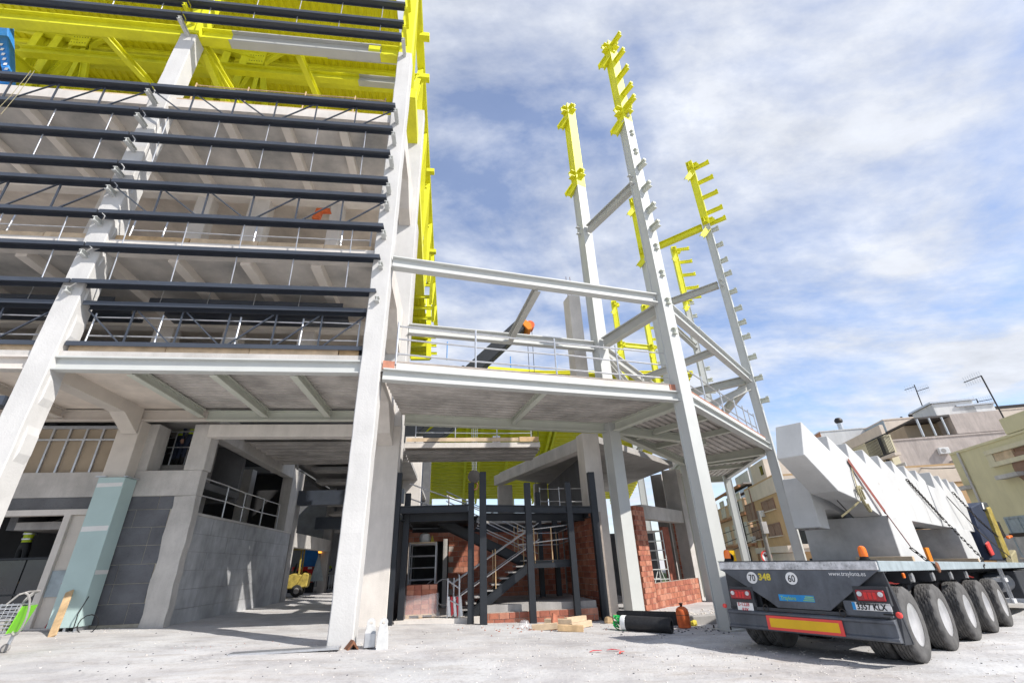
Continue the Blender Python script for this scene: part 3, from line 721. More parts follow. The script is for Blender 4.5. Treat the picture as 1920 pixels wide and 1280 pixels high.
# bolted frame nodes in the second row seen under the deck
for pxs, nodep in (((424, 460), (482, 112)), ((45, 88), (152, 78))):
    for px in pxs:
        q = PY(px, 120, 13.4); b = MB(); b.ibeam((q.x, 13.4, 14.65), (q.x, 13.4, 21.6), 0.34, 0.3, 0.03, 0.025, up=(0, 1, 0)); b.build('frame_column', 'yellow', rf)
    nd = PY(*nodep, 13.3); q0 = PY(pxs[0], 60, 13.3)
    b = MB(); b.ibeam((q0.x-0.6, 13.3, nd.z+0.7), (nd.x, 13.3, nd.z+0.15), 0.4, 0.26, 0.03, 0.025); b.build('rafter', 'yellow', rf)
    b = MB(); b.box(nd.x-0.32, nd.x+0.32, 13.24, 13.28, nd.z-0.35, nd.z+0.4); b.build('gusset', 'yellow', rf)
    for (dx, dz) in ((-0.9, -3.4), (0.9, -3.4), (1.2, 1.8), (0.15, -3.0)):
        b = MB(); b.ibeam((nd.x+0.15*(dx > 0)-0.15*(dx < 0), 13.45, nd.z), (nd.x+dx, 13.6, nd.z+dz), 0.22, 0.18, 0.02, 0.015); b.build('knee_brace', 'yellow', rf)
    for k in range(12): MB().box(nd.x-0.26+0.1*(k % 6), nd.x-0.235+0.1*(k % 6), 13.225, 13.238, nd.z-0.2+0.35*(k//6), nd.z-0.175+0.35*(k//6)).build('bolt', 'chain', rf)
for (xa, ya, za, xb_, yb, zb_) in ((-12.3, 11, 18.2, -10.6, 14.0, 17.2), (-6.0, 10.9, 18.3, -5.2, 14.0, 17.5), (-9.0, 10.9, 17.9, -7.4, 13.8, 16.0), (-8.9, 11.0, 17.6, -7.9, 14.0, 15.2)):
    b = MB(); b.ibeam((xa, ya, za), (xb_, yb, zb_), 0.24, 0.2, 0.02, 0.015); b.build('brace', 'yellow', rf)
b = MB(); b.ibeam((-22, 20, 20.2), (-2.3, 20, 20.2), 0.45, 0.3, 0.03, 0.02); b.build('purlin', 'yellow', rf)
b = MB(); b.ibeam((-22, 14.2, 21.2), (-2.3, 14.2, 21.2), 0.4, 0.3, 0.03, 0.02); b.build('purlin', 'yellow', rf)
# gable girder on the line of the right-hand column: top chord, web, bottom chord
MB().box(-2.28, -1.85, YF+0.02, YF+0.48, 17.86, 25).build('frame_column', 'yellow', rf)
def xline(px, py, zc): return PZ(px, py, zc)
ct = [(-2.02, 9.6, 23.6), (-2.12, 41.0, 22.6)]
b = MB(); b.ibeam(ct[0], ct[1], 0.6, 0.34, 0.04, 0.03); b.build('top_chord', 'yellow', rf)
cb = [(-2.05, 12.0, 17.9), (-2.3, 24.0, 16.4), (-2.35, 33.0, 17.5)]
b = MB(); b.beam(cb[0], cb[1], 0.5, 0.6); b.build('bottom_chord', 'yellow', rf)
for i in range(8):
    y0 = 11.0+i*3.6; a = V((-2.03, y0, 23.3-0.03*(y0-10))); c = V((-2.1, y0+1.8, 17.9-0.11*(y0-10) if y0 < 24 else 19.0+0.12*(y0-24)))
    if y0 < 36:
        b = MB(); b.ibeam(a, c, 0.24, 0.24, 0.03, 0.02); b.build('web_member', 'yellow', rf)
        b = MB(); b.ibeam(c, a+V((0, 3.6, -0.1)), 0.24, 0.24, 0.03, 0.02); b.build('web_member', 'yellow', rf)
for (px, py) in ((797, 70), (797, 147), (808, 322), (812, 472)):
    q = PX(px, py, -1.75); MB().box(q.x-0.25, q.x+0.2, q.y-0.15, q.y+0.15, q.z-0.12, q.z+0.12).build('cleat', 'yellow', rf)
for (px0, px1, py) in ((771, 800, 592), (771, 806, 626), (770, 807, 647), (770, 806, 671)):
    a = PY(px0, py, 40); c = PY(px1, py, 40); MB().beam(a, c, 0.35, 0.35).build('purlin', 'yellow', rf)
a = PY(804, 560, 40); c = PY(804, 672, 40); MB().beam(a, c, 0.45, 0.45).build('tail_post', 'yellow', rf)
a = PY(772, 568, 38); MB().box(a.x, a.x+1.3, 38, 38.4, a.z, a.z+0.5).build('winch_box', 'yellow', rf)
# blue boom lift arm just inside the left border
t = thing('boom_lift', (-13.6, 11.6, 14.62), 'bright blue boom lift arm under the yellow roof at the left border', 'boom lift')
a, c = PY(2, 60, 11.3), PY(22, 150, 11.3)
b = MB(); b.beam(a+V((-0.05, 0, 0.5)), c+V((0, 0, -0.3)), 0.28, 0.3); b.build('arm', 'blue', t, bevel=0.03)
b = MB(); b.tube(a+V((-0.25, -0.1, 0.1)), c+V((-0.2, -0.1, 0)), 0.07, 8); b.build('cylinder', 'black', t)
for k in range(6): p_ = c.lerp(a, 0.12+0.1*k); MB().box(p_.x-0.04, p_.x+0.05, p_.y-0.165, p_.y-0.155, p_.z-0.05, p_.z+0.06).build('white_mark', 'ink_white', t)
b = MB(); b.box(c.x-1.2, c.x+0.1, 11.4, 12.4, 14.63, 15.1); b.build('chassis', 'blue', t)

# ================================================================== CORNER STEEL FRAME (right)
fr_ = thing('corner_steel_frame', (6.6, 12.05, -0.28), 'pale grey and yellow tipped steel frame of the open stadium corner', 'steel frame')
C_ = V((-1.83, 10.55, 0)); Rr = V((6.6, 12.05, 0)); R2 = V((13.75, 18.6, 0)); R3 = V((16.1, 26.2, 0)); R4 = V((16.9, 34.4, 0))
C2 = V((-1.66, 13.95, 0)); Mm = V((5.36, 15.05, 0)); Y1 = V((11.1, 21.3, 0)); Y3 = V((13.9, 33.9, 0))
STUB = [22.15, 21.0, 19.85, 18.72, 17.95, 17.48, 16.42, 15.40, 14.55, 13.45, 12.44, 11.64, 10.85, 9.76, 8.69, 7.61]
def at(p, z): return V((p.x, p.y, z))
def steel_column(p, facing, z1, zy, w=0.40, d=0.34, stubs=True, z0=None, short=None, shade='pale_steel', tip=0.55):
    n_ = V(facing).normalized(); s_ = V((-n_.y, n_.x, 0))       # n_ points outwards
    zb = zg(p.x)-0.1 if z0 is None else z0
    def sect(z_a, z_b, m, parent):
        b = MB()
        # box section with recessed sides: two flange plates and a core
        o = p + V((0, 0, z_a)); h = V((0, 0, z_b-z_a))
        b.obox(o - s_*w/2 + n_*(d/2-0.03), s_*w, n_*0.03, h)
        b.obox(o - s_*w/2 - n_*d/2, s_*w, n_*0.03, h)
        b.obox(o - s_*(w/2-0.025) - n_*(d/2-0.03), s_*(w-0.05), n_*(d-0.06), h)
        return b.build('column', m, parent)
    c = sect(zb, zy, shade, fr_)
    if zy < z1: sect(zy+0.001, z1, 'yellow', fr_)
    if stubs:
        for i, zs in enumerate(STUB):
            if zs > z1: continue
            L_ = tip if zs > 17.6 else (0.10 if (short and i in short) else 0.36)
            m = 'yellow' if zs > 17.6 else 'green_steel'
            a = at(p, zs) + n_*(d/2)
            b = MB(); b.ibeam(a, a+n_*L_, 0.20, 0.16, 0.02, 0.016); b.build('bracket', m, c)
            if L_ > 0.2:
                b = MB(); b.obox(a+n_*(L_-0.12)-s_*0.06+V((0, 0, 0.101)), n_*0.12, s_*0.12, V((0, 0, 0.06))); b.build('bracket_lug', m, c)
    # diaphragm plates
    return c, n_, s_
nR = (Rr-V((3.0, 19, 0))); nR = V((0.37, -0.93, 0)); n2v = V((0.72, -0.69, 0)); n3v = V((0.965, -0.26, 0)); n4v = V((0.99, -0.1, 0))
cR = steel_column(Rr, nR, 22.35, 17.2, 0.44, 0.36, short=(5, 6, 7, 12, 13, 14, 15))
cR2 = steel_column(R2, n2v, 22.75, 17.9, 0.40, 0.36, tip=0.85)
cR3 = steel_column(R3, n3v, 22.4, 17.3, 0.40, 0.36, tip=0.95)
cM = steel_column(Mm, nR, 22.0, 16.5, 0.46, 0.40, stubs=False)
cY1 = steel_column(Y1, n2v, 22.2, 17.4, 0.44, 0.38, stubs=False)
cY3 = steel_column(Y3, n3v, 22.2, 9.5, 0.5, 0.45, stubs=False)
cR4 = steel_column(R4, n4v, 22.2, 9.0, 0.45, 0.4, tip=1.0)
def cap(p, n_, z, m='yellow', big=True):
    n_ = V(n_).normalized(); s_ = V((-n_.y, n_.x, 0))
    for dv in ((-s_, n_) if big else (-s_,)):
        for dz in (0.16, -0.16):
            b = MB(); b.obox(at(p, z+dz)+dv*0.2-dv.cross(Z)*0.14, dv*0.22, dv.cross(Z)*0.28, V((0, 0, 0.03))); b.build('node_plate', m, fr_)
        b = MB(); b.obox(at(p, z-0.13)+dv*0.2-dv.cross(Z)*0.015, dv*0.28, dv.cross(Z)*0.03, V((0, 0, 0.28))); b.build('node_plate', m, fr_)
    b = MB(); b.ibeam(at(p, z-0.55)+(-s_)*0.2, at(p, z-1.05)+(-s_)*0.45-n_*0.3, 0.3, 0.24, 0.03, 0.02); b.build('brace_stub', m, fr_)
for (p, n_, zs) in ((Rr, nR, (21.9, 17.7)), (R2, n2v, (22.3, 18.1)), (R3, n3v, (22.0, 17.8)), (Mm, nR, (21.6, 17.2)), (Y1, n2v, (21.8, 17.9)), (Y3, n3v, (21.8, 17.9, 13.9)), (R4, n4v, (21.8, 17.9, 13.9))):
    for z in zs: cap(p, n_, z)
def node(p, z, n_):
    n_ = V(n_).normalized(); s_ = V((-n_.y, n_.x, 0))
    for dz in (0.17, -0.17):
        b = MB(); b.obox(at(p, z+dz)-s_*0.4-n_*0.1, s_*0.8, n_*0.12, V((0, 0, 0.025))); b.build('node_plate', 'pale_steel', fr_)
for p, n_ in ((Rr, nR), (R2, n2v), (Mm, nR), (R3, n3v)): node(p, 14.0, n_)
def fbeam(a, c, z0, z1=None, h=0.34, w=0.24, m='grey_steel', g0=0.25, g1=0.25):
    z1 = z0 if z1 is None else z1; a = at(a, z0); c = at(c, z1); d = (c-a).normalized()
    b = MB(); b.ibeam(a+d*g0, c-d*g1, h, w, 0.035, 0.025); return b.build('beam', m, fr_)
fbeam(C_+V((0, 0.02, 0)), Rr, 8.83, h=0.34, m='pale_steel', g0=0.02)
fbeam(C2, Mm, 8.55, h=0.36, m='pale_steel', g0=0.02)
fbeam(Mm, Rr, 8.60, h=0.40); fbeam(Rr, R2, 8.7, h=0.4, m='pale_steel'); fbeam(R2, Y1, 8.75, h=0.38); fbeam(Mm, Y1, 8.5, 8.5, h=0.4)
mid = (C_+Rr)/2; mid2 = (C2+Mm)/2; fbeam(mid, mid2, 8.72, 8.48, h=0.26, w=0.18, g0=0.12, g1=0.12)
mid = (Rr+R2)/2; mid2 = (Mm+Y1)/2; fbeam(mid, mid2, 8.62, 8.5, h=0.28, w=0.18, g0=0.12, g1=0.12)
fbeam(Mm, Rr, 14.0, h=0.36); fbeam(R2, Y1, 14.1, h=0.36); fbeam(Y1, R3, 14.0, h=0.34)
fbeam(R2, Y1, 17.95, h=0.36, m='yellow')
fbeam(Y3, R4, 13.9, h=0.5, m='yellow'); fbeam(Y3, R4, 17.9, h=0.4, m='yellow'); fbeam(Y1, Y3, 8.6, h=0.4); fbeam(R2, R3, 8.7, h=0.4); fbeam(R3, Y1, 8.7, h=0.38)
fbeam(R2, Mm+(Y1-Mm)*0.55, 8.4, 6.2, h=0.3); fbeam(Mm, Y1, 8.3, 6.0, h=0.3, w=0.2)
# ---- canopy slab of the corner
TS, BS = 5.80, 5.50
outer = [C_, Rr, R2, R3]; inner = [C2, Mm, Y1, V((12.6, 27.0, 0))]
def strip_slab(name, z0, z1, m, off=0.0):
    b = MB()
    for i in range(3):
        a, c, e, f = outer[i], outer[i+1], inner[i+1], inner[i]
        b.prism([at(a, z0), at(c, z0), at(e, z0), at(f, z0)], (0, 0, z1-z0))
    return b.build(name, m, fr_)
for i in range(3):
    a, c, e, f = outer[i], outer[i+1], inner[i+1], inner[i]
    b = MB(); b.prism([at(a, BS+0.12), at(c, BS+0.12), at(e, BS+0.12), at(f, BS+0.12)], (0, 0, 0.17)); b.build('floor_slab', 'conc', fr_)
    # corrugated sheets under it, ribs parallel to the outer edge
    b = MB(); n = 13
    pr = []
    for k in range(n):
        t0 = k/n; pr += [(t0, 0), (t0+0.45/n, 0), (t0+0.58/n, .065), (t0+0.87/n, .065)]
    pr.append((1, 0))
    for t0, h in pr:
        b.v += [at(a.lerp(f, t0), BS+0.06+h), at(c.lerp(e, t0), BS+0.06+h)]
    b.f = [(2*k, 2*k+1, 2*k+3, 2*k+2) for k in range(len(pr)-1)]
    b.build('deck_soffit', 'decking', fr_)
    # edge beam and concrete upstand
    d = (c-a).normalized(); nn = V((d.y, -d.x, 0))
    b = MB(); b.ibeam(at(a, BS+0.02)+d*0.05, at(c, BS+0.02)-d*0.05, 0.30, 0.24, 0.035, 0.03); b.build('edge_beam', 'pale_steel', fr_)
    b = MB(); b.obox(at(a, BS+0.172)+nn*0.02+d*0.35, d*((c-a).length-0.75), -nn*0.2, V((0, 0, 0.20))); b.build('edge_upstand', 'conc_pale', fr_)
    b = MB(); b.obox(at(a, BS+0.373)+nn*0.03+d*0.35, d*((c-a).length-0.75), -nn*0.22, V((0, 0, 0.035))); b.build('edge_tile_course', 'brick_c' if i != 0 else 'brick_mortar', fr_)
    # secondary beams
    fbeam(f, e, BS-0.08, h=0.32, m='green_steel', g0=0.1)
    fbeam(a.lerp(c, 0.5), f.lerp(e, 0.5), BS-0.02, h=0.2, w=0.15, m='green_steel', g0=0.13, g1=0.12)
    if i: fbeam(a.lerp(c, 0.25), f.lerp(e, 0.25), BS-0.02, h=0.2, w=0.15, m='green_steel', g0=0.13, g1=0.12)
fbeam(Rr, Mm, BS-0.08, h=0.32, m='green_steel'); fbeam(R2, Y1, BS-0.08, h=0.34, m='green_steel'); fbeam(R3, inner[3], BS-0.08, h=0.34, m='green_steel')
fbeam(Mm, R2, BS-0.1, h=0.3, m='green_steel', g1=4.2)
# hollow bricks closing the ends of the upstand
for p, d in ((C_, (Rr-C_).normalized()), (Rr, (C_-Rr).normalized())):
    nn = V((0.18, -0.98, 0)); b = MB(); b.obox(at(p, BS+0.172)+nn*0.03+d*(0.03 if p is C_ else 0.1), d*0.28, V((-nn.x, -nn.y, 0))*0.15, V((0, 0, 0.22))); b.build('hollow_brick', 'brick_c', fr_)
# foot plates and bolts of the steel columns
for p, n_ in ((Rr, nR), (Mm, nR), (R2, n2v), (R3, n3v)):
    n_ = V(n_).normalized(); s_ = V((-n_.y, n_.x, 0)); zb = zg(p.x)+0.01
    b = MB(); b.obox(at(p, zb-0.04)-s_*0.34-n_*0.3, s_*0.68, n_*0.6, V((0, 0, 0.07))); b.build('foot_plate', 'grey_steel', fr_, bevel=0.006)
    for i in (-1, 1):
        for j in (-1, 1): b = MB(); q = at(p, zb+0.03)+s_*0.28*i+n_*0.24*j; b.tube(q, q+V((0, 0, 0.07)), 0.02, 6); b.build('bolt', 'chain', fr_)
# short columns under the slab at the back row
def plain_col(p, z0, z1, w, d, m, ang=0.15):
    s_ = V((math.cos(ang), math.sin(ang), 0)); n_ = V((-s_.y, s_.x, 0)); b = MB(); b.obox(at(p, z0)-s_*w/2-n_*d/2, s_*w, n_*d, V((0, 0, z1-z0))); return b.build('column', m, fr_, bevel=0.012)
CC = V((4.62, 15.5, 0))
plain_col(CC, -0.3, 5.3, 0.62, 0.55, 'conc_pale'); plain_col(V((4.72, 15.95, 0)), 5.8, 11.2, 0.5, 0.6, 'conc_pale')
for dx in (-0.12, 0.05):
    b = MB(); b.tube(V((4.7+dx, 15.95, 11.2)), V((4.7+dx, 15.95, 12.3)), 0.012, 5); b.build('rebar', 'rust', fr_)
plain_col(V((14.2, 28.5, 0)), 5.8, 9.7, 0.7, 0.7, 'conc_pale', 0.6)
for dx in (-0.15, 0.15):
    b = MB(); b.tube(V((14.2+dx, 28.5, 9.7)), V((14.2+dx, 28.5, 11.0)), 0.015, 5); b.build('rebar', 'rust', fr_)
# ================================================================== BRICKWORK
def brick_mesh(l, h, d, m, holes=False):
    b = MB(); g_ = 0.006
    # slightly chamfered brick, origin at the lower front left corner, x along wall, y into the wall
    b.add([(g_, 0, 0), (l-g_, 0, 0), (l, g_, 0), (l, d, 0), (0, d, 0), (0, g_, 0), (g_, 0, h), (l-g_, 0, h), (l, g_, h), (l, d, h), (0, d, h), (0, g_, h)],
          [(5, 4, 3, 2, 1, 0), (6, 7, 8, 9, 10, 11)] + [(i, (i+1) % 6, 6+(i+1) % 6, 6+i) for i in range(6)])
    me = bpy.data.meshes.new('brick'); me.from_pydata([tuple(v) for v in b.v], [], b.f); me.materials.append(MATS[m]); return me
def brick_wall(name, label, o, d, width, height, bl=0.32, bh=0.16, j=0.013, th=0.14, holes=(), tooth=0.0, mats=('brick', 'brick_b', 'brick_c'), cat='brick wall', face=1, lim=300):
    o = V(o); d = V(d).normalized(); nrm = V((d.y, -d.x, 0))*face      # outward face normal
    t = thing(name, o, label, cat)
    ang = math.atan2(d.y, d.x)
    meshes = [brick_mesh(bl-j, bh-j, th*0.5, m) for m in mats]
    b = MB()
    # mortar core, split round the openings
    cols = sorted({0.0, width} | {h[0] for h in holes} | {h[1] for h in holes}); rows = sorted({0.0, height} | {h[2] for h in holes} | {h[3] for h in holes})
    core = MB()
    for x0, x1 in zip(cols, cols[1:]):
        for z0, z1 in zip(rows, rows[1:]):
            if any(h[0] <= x0 and x1 <= h[1] and h[2] <= z0 and z1 <= h[3] for h in holes): continue
            core.obox(o + d*(x0+0.004) - nrm*0.012 + V((0, 0, z0)), d*(x1-x0-0.008), -nrm*th, V((0, 0, z1-z0)))
    core.build('mortar_core', 'brick_mortar', t)
    k = 0; r = 0; z = 0.0
    while z < height-bh*0.5:
        x = -bl/2 if r % 2 else 0.0
        while x < width-0.02:
            a, c = max(x, -tooth*(r % 2) if tooth else 0.0), min(x+bl, width)
            if c-a > 0.05 and not any(h[0] < (a+c)/2 < h[1] and h[2] < z+bh/2 < h[3] for h in holes) and k < lim:
                q = piece('brick', random.choice(meshes), t, o + d*a + V((0, 0, z)) + nrm*random.uniform(-0.004, 0.006), (0, 0, ang), ((c-a-j)/(bl-j), 1, 1)); k += 1
            x += bl
        z += bh; r += 1
    return t
# stair enclosure
brick_wall('brick_wall', 'shaded red brick wall on the right of the steel staircase', (4.12, 18.2, -0.2), (0.06, -1, 0), 3.7, 2.86, 0.33, 0.172)
brick_wall('brick_wall', 'shaded red brick wall with doorway behind the steel staircase', (-1.6, 18.3, -0.1), (1, 0, 0), 5.7, 2.75, 0.36, 0.172, holes=((0.05, 1.45, 0, 2.24),))
brick_wall('brick_plinth', 'low red brick plinth under the foot of the staircase', (0.86, 14.26, -0.17), (1, 0.02, 0), 3.2, 0.30, 0.28, 0.15, cat='brick plinth')
# pillar and parapet on the right
W0 = V((6.62, 17.3, 0)); WD = V((0.72, 0.69, 0)).normalized(); WN = V((WD.y, -WD.x, 0))
def wpx(x, y): return PP(x, y, W0, WN)
pl_ = wpx(1187, 948); pr_ = wpx(1206, 948); pe = wpx(1311, 1090); pt = wpx(1222, 1094)
Lp = (pr_-pl_).dot(WD); Lw = (pe-pl_).dot(WD)
O_ = V((pl_.x, pl_.y, -0.45))
brick_wall('brick_pillar', 'tall ragged red brick pillar right of the pale steel columns', O_, WD, max(Lp, 0.45), pl_.z+0.45, 0.27, 0.17, cat='brick pillar', th=0.3, tooth=0.1)
brick_wall('brick_parapet', 'low sunlit red brick parapet between the brick pillar and the tall steel column', O_+WD*(max(Lp, 0.45)+0.01), WD, Lw-Lp, pt.z+0.45, 0.27, 0.19, cat='brick wall', th=0.25)
brick_wall('brick_pier', 'narrow dark red brick pier behind the beige steel columns', PY(1283, 1090, 22.5)*1.0+V((0, 0, -0.5)), WD, 0.6, 3.6, 0.27, 0.17, cat='brick pier')

# ---- inner corner concrete: belongs to the stadium building
def ob(name, p, q, w, h, m, par=bld, up=Z): b = MB(); b.beam(p, q, w, h, up); return b.build(name, m, par, bevel=0.012)
ob('cross_beam', (4.55, 15.8, 5.05), (2.15, 23.4, 5.05), 0.4, 0.45, 'conc')
b = MB(); b.prism([(4.9, 16.2, 5.3), (10.6, 21.6, 5.3), (10, 30, 5.3), (2.3, 24, 5.3)], (0, 0, 0.25)); b.build('floor_slab', 'conc_mid', bld)
q = PY(947, 900, 23.4); MB().box(q.x-0.35, q.x+0.35, 23.4, 24.0, -0.3, 4.85).build('column', 'conc', bld, bevel=0.015)
q = PY(1015, 920, 26); MB().box(q.x-0.35, q.x+0.35, 26, 26.6, -0.3, 5.3).build('column', 'conc_mid', bld)
MB().box(-1.75, 3.05, 16.2, 18.3, 5.06, 5.24).build('floor_slab', 'conc_pale', bld)
b = MB(); corrugated(b, -1.75, 3.05, 16.22, 18.3, 4.97, 0.5, 0.09); b.build('deck_soffit', 'decking', bld)
MB().box(-1.7, 2.95, 16.17, 16.195, 5.27, 5.40).build('toe_board', 'timber_pale', bld)
MB().box(2.3, 3.0, 16.14, 16.165, 5.25, 5.42).build('toe_board', 'timber', bld)
# lobby floor slab and back corridor
MB().box(-1.5, 0.86, 14.25, 18.28, -0.2, 0.05).build('floor_slab', 'conc_pale', bld)
MB().box(0.9, 4.05, 14.42, 18.2, 0.12, 0.30).build('floor_slab', 'conc_mid', bld)
MB().box(-1.75, -1.62, 14.6, 24, -0.1, 2.8).build('side_wall', 'conc_dark', bld)
MB().box(-1.6, 4.1, 18.0, 18.28, 2.66, 2.95).build('lintel_beam', 'conc', bld)
MB().box(-1.6, 4.2, 21.6, 21.8, -0.2, 2.7).build('back_wall', 'conc_dark', bld)
MB().box(-1.6, 6.0, 18.6, 23.0, 2.66, 2.9).build('floor_slab', 'conc_mid', bld)
MB().box(-0.35, -0.20, 18.1, 18.25, -0.1, 2.2).build('door_post', 'conc', bld)
# right side: beam, big column and beige steel columns beyond the brick pillar
W1 = W0 + V((0.6, 1.6, 0))
def wpx2(x, y, k=0.0): return PP(x, y, W1+V((0.7*k, 1.0*k, 0)), WN)
a = wpx2(1195, 952); c = wpx2(1272, 985)
zb_ = (a.z+c.z)/2
ob('cross_beam', (a.x, a.y, 3.05), (c.x+0.3, c.y+0.3, 3.05), 0.4, 0.55, 'conc')
q = wpx2(1266, 930, 0.5); ob('column', (q.x, q.y, -0.5), (q.x, q.y, 5.3), 0.75, 0.6, 'conc', up=WD)
for k, (px, py, kk, wd_, m_) in enumerate(((1288, 960, 2.2, 0.36, 'green_steel'), (1308, 930, 1.2, 0.46, 'beige_steel'), (1240, 930, 5.0, 0.6, 'conc_mid'))):
    q = wpx2(px, py, kk); b = MB(); b.beam((q.x, q.y, -0.6), (q.x, q.y, 5.3), wd_, wd_, up=WD); b.build('column', m_, fr_)
b = MB(); b.prism([(9.4, 21.6, 0), (9.9, 22.1, 0), (9.9, 22.1, 2.6), (9.4, 21.6, 2.6)], (0.1, -0.1, 0)); b.build('partition', 'brick_b', bld)
# inner dark wall closing the lobby behind the parapet
MB().box(5.2, 5.4, 18.5, 26, -0.4, 5.2).build('side_wall', 'conc_dark', bld)
MB().box(5.2, 11.0, 26, 26.3, -0.5, 2.6).build('back_wall', 'conc_dark', bld)

# ================================================================== STAIR
st = thing('steel_staircase', (1.3, 14.1, -0.1), 'black steel stair frame with two flights and galvanised handrails', 'staircase')
def post(x, y, z0, z1, w_=0.17): return MB().box(x-w_/2, x+w_/2, y-w_/2, y+w_/2, z0, z1).build('post', 'black_steel', st, bevel=0.006)
post(-1.62, 14.06, -0.1, 3.82, 0.2); post(-1.36, 14.5, -0.05, 3.3); post(0.50, 14.05, -0.15, 3.50); post(0.83, 13.88, -0.2, 3.78, 0.19); post(2.17, 14.06, -0.2, 3.48, 0.18); post(3.45, 14.24, -0.25, 3.50, 0.17); post(4.27, 14.40, -0.28, 3.82, 0.2)
for (px, py) in ((1008, 940), (1041, 1000)):
    q = PY(px, py, 17.0); post(q.x, 17.0, -0.1, 3.6 if px < 1020 else 2.7)
def sbeam(p, q, h=0.2, w_=0.12, name='beam'): b = MB(); b.ibeam(p, q, h, w_, 0.02, 0.015); return b.build(name, 'black_steel', st)
sbeam((-1.52, 14.02, 2.79), (0.41, 14.0, 2.79)); sbeam((0.93, 13.9, 2.76), (4.16, 14.32, 2.70)); sbeam((-1.3, 14.45, 2.62), (0.6, 14.35, 2.62), 0.24); sbeam((0.9, 14.6, 2.60), (4.1, 15.0, 2.55), 0.22)
sbeam((-1.45, 14.2, 2.62), (-1.45, 17.8, 2.62)); sbeam((4.1, 14.5, 2.6), (4.0, 17.9, 2.6)); sbeam((0.66, 14.2, 2.5), (0.66, 17.5, 2.5)); sbeam((-1.4, 17.2, 2.5), (4.0, 17.2, 2.4), 0.24)
MB().box(-1.35, 0.6, 14.6, 17.1, 2.53, 2.62).build('platform_deck', 'black_steel', st)
# lower flight to the landing on the right, upper flight back to the platform
F0, F1 = V((0.15, 14.55, 0.0)), V((2.30, 14.55, 1.32)); wf = 1.0
for dy in (0, wf): sbeam(F0+V((0.25, dy, 0)), F1+V((0, dy, -0.04)), 0.22, 0.07, 'stringer')
n = 9
for i in range(n):
    q = F0.lerp(F1, (i+0.6)/n); MB().box(q.x-0.14, q.x+0.14, q.y+0.04, q.y+wf-0.04, q.z+0.10, q.z+0.135).build('tread', 'conc_mid', st)
MB().box(2.3, 3.62, 14.5, 17.0, 1.30, 1.36).build('landing', 'black_steel', st); sbeam((2.25, 14.5, 1.27), (3.62, 14.5, 1.27), 0.2, 0.1); sbeam((3.6, 14.5, 1.27), (3.6, 17.0, 1.27), 0.2, 0.1)
U0, U1 = V((2.35, 15.8, 1.32)), V((-0.45, 15.8, 2.62))
for dy in (0, wf): sbeam(U0+V((0, dy, 0)), U1+V((0, dy, 0)), 0.26, 0.07, 'stringer')
for i in range(8):
    q = U0.lerp(U1, (i+0.6)/8); MB().box(q.x-0.14, q.x+0.14, q.y+0.04, q.y+wf-0.04, q.z+0.05, q.z+0.085).build('tread', 'conc_mid', st)
def srail(p, q, m='galv', r=0.017): return MB().tube(p, q, r, 6).build('handrail', m, st)
for dy in (0.02, wf-0.02):
    for h in (0.5, 0.95):
        srail(F0+V((-0.15, dy, h-0.09)), F1+V((0.25, dy, h+0.12)))
    for t_ in (0.02, 0.5, 0.95):
        q = F0.lerp(F1, t_)+V((0, dy, 0)); MB().tube(q, q+V((0, 0, 1.05)), 0.016, 6).build('baluster', 'galv' if t_ < 0.1 else 'timber', st)
    for h in (0.35, 0.65, 0.95):
        srail(U0+V((0.35, dy, h-0.1)), U1+V((0.2, dy, h-0.05)))
    for t_ in (0.1, 0.5, 0.9):
        q = U0.lerp(U1, t_)+V((0, dy, 0)); MB().tube(q, q+V((0, 0, 1.0)), 0.016, 6).build('baluster', 'timber', st)
for x in (2.38, 2.9, 3.55):
    MB().tube((x, 14.5, 1.3), (x, 14.5, 2.25), 0.017, 6).build('baluster', 'timber', st)
    MB().tube((x, 16.9, 1.3), (x, 16.9, 2.25), 0.017, 6).build('baluster', 'timber', st)
for h in (0.55, 0.92): srail((1.9, 14.5, 1.25+h), (3.6, 14.5, 1.4+h)); srail((2.2, 16.9, 1.3+h), (3.6, 16.9, 1.3+h)); srail((3.6, 14.5, 1.36+h), (3.6, 16.9, 1.3+h))
a = PY(778, 908, 14.9)
for (dz) in (0, -0.42): srail((-1.35, 14.6, 3.6+dz), (0.95, 15.2, 2.85+dz), 'galv', 0.02)
MB().tube((0.4, 15.0, 2.6), (0.4, 15.0, 3.1), 0.018, 6).build('baluster', 'galv', st)

# tape-wrapped end barrier at the stair foot
t = thing('tube_barrier', (0.0, 14.3, 0.05), 'small tube barrier wrapped in red and white tape at the stair foot', 'barrier')
for x, y in ((-0.12, 14.45), (0.2, 14.25), (0.05, 14.9)): MB().tube((x, y, 0.0), (x, y, 1.0), 0.02, 6).build('post', 'galv', t)
MB().tube((-0.12, 14.45, 0.95), (0.2, 14.25, 0.75), 0.018, 6).build('rail', 'galv', t); MB().tube((-0.12, 14.45, 0.5), (0.2, 14.25, 0.35), 0.018, 6).build('rail', 'galv', t)
for i in range(5):
    b = MB(); x = -0.12+0.08*i; b.prism([(x, 14.42-0.04*i, 0.55), (x+0.05, 14.42-0.04*i, 0.56), (x+0.10, 14.40-0.04*i, 0.1+0.06*(i % 2)), (x+0.03, 14.40-0.04*i, 0.08)], (0, 0.006, 0)); b.build('tape', 'ink_red' if i % 2 else 'white', t)
t = thing('pipe_coil', (-0.2, 15.6, 0.05), 'grey coil of pipe standing behind the taped barrier', 'pipe coil')
for k in range(3):
    pts = [V((-0.25+0.30*math.cos(i*0.35), 15.6+0.05*k, 0.62+0.34*math.sin(i*0.35))) for i in range(19)]; MB().path(pts, 0.022, 6).build('turn', 'conc_mid', t)

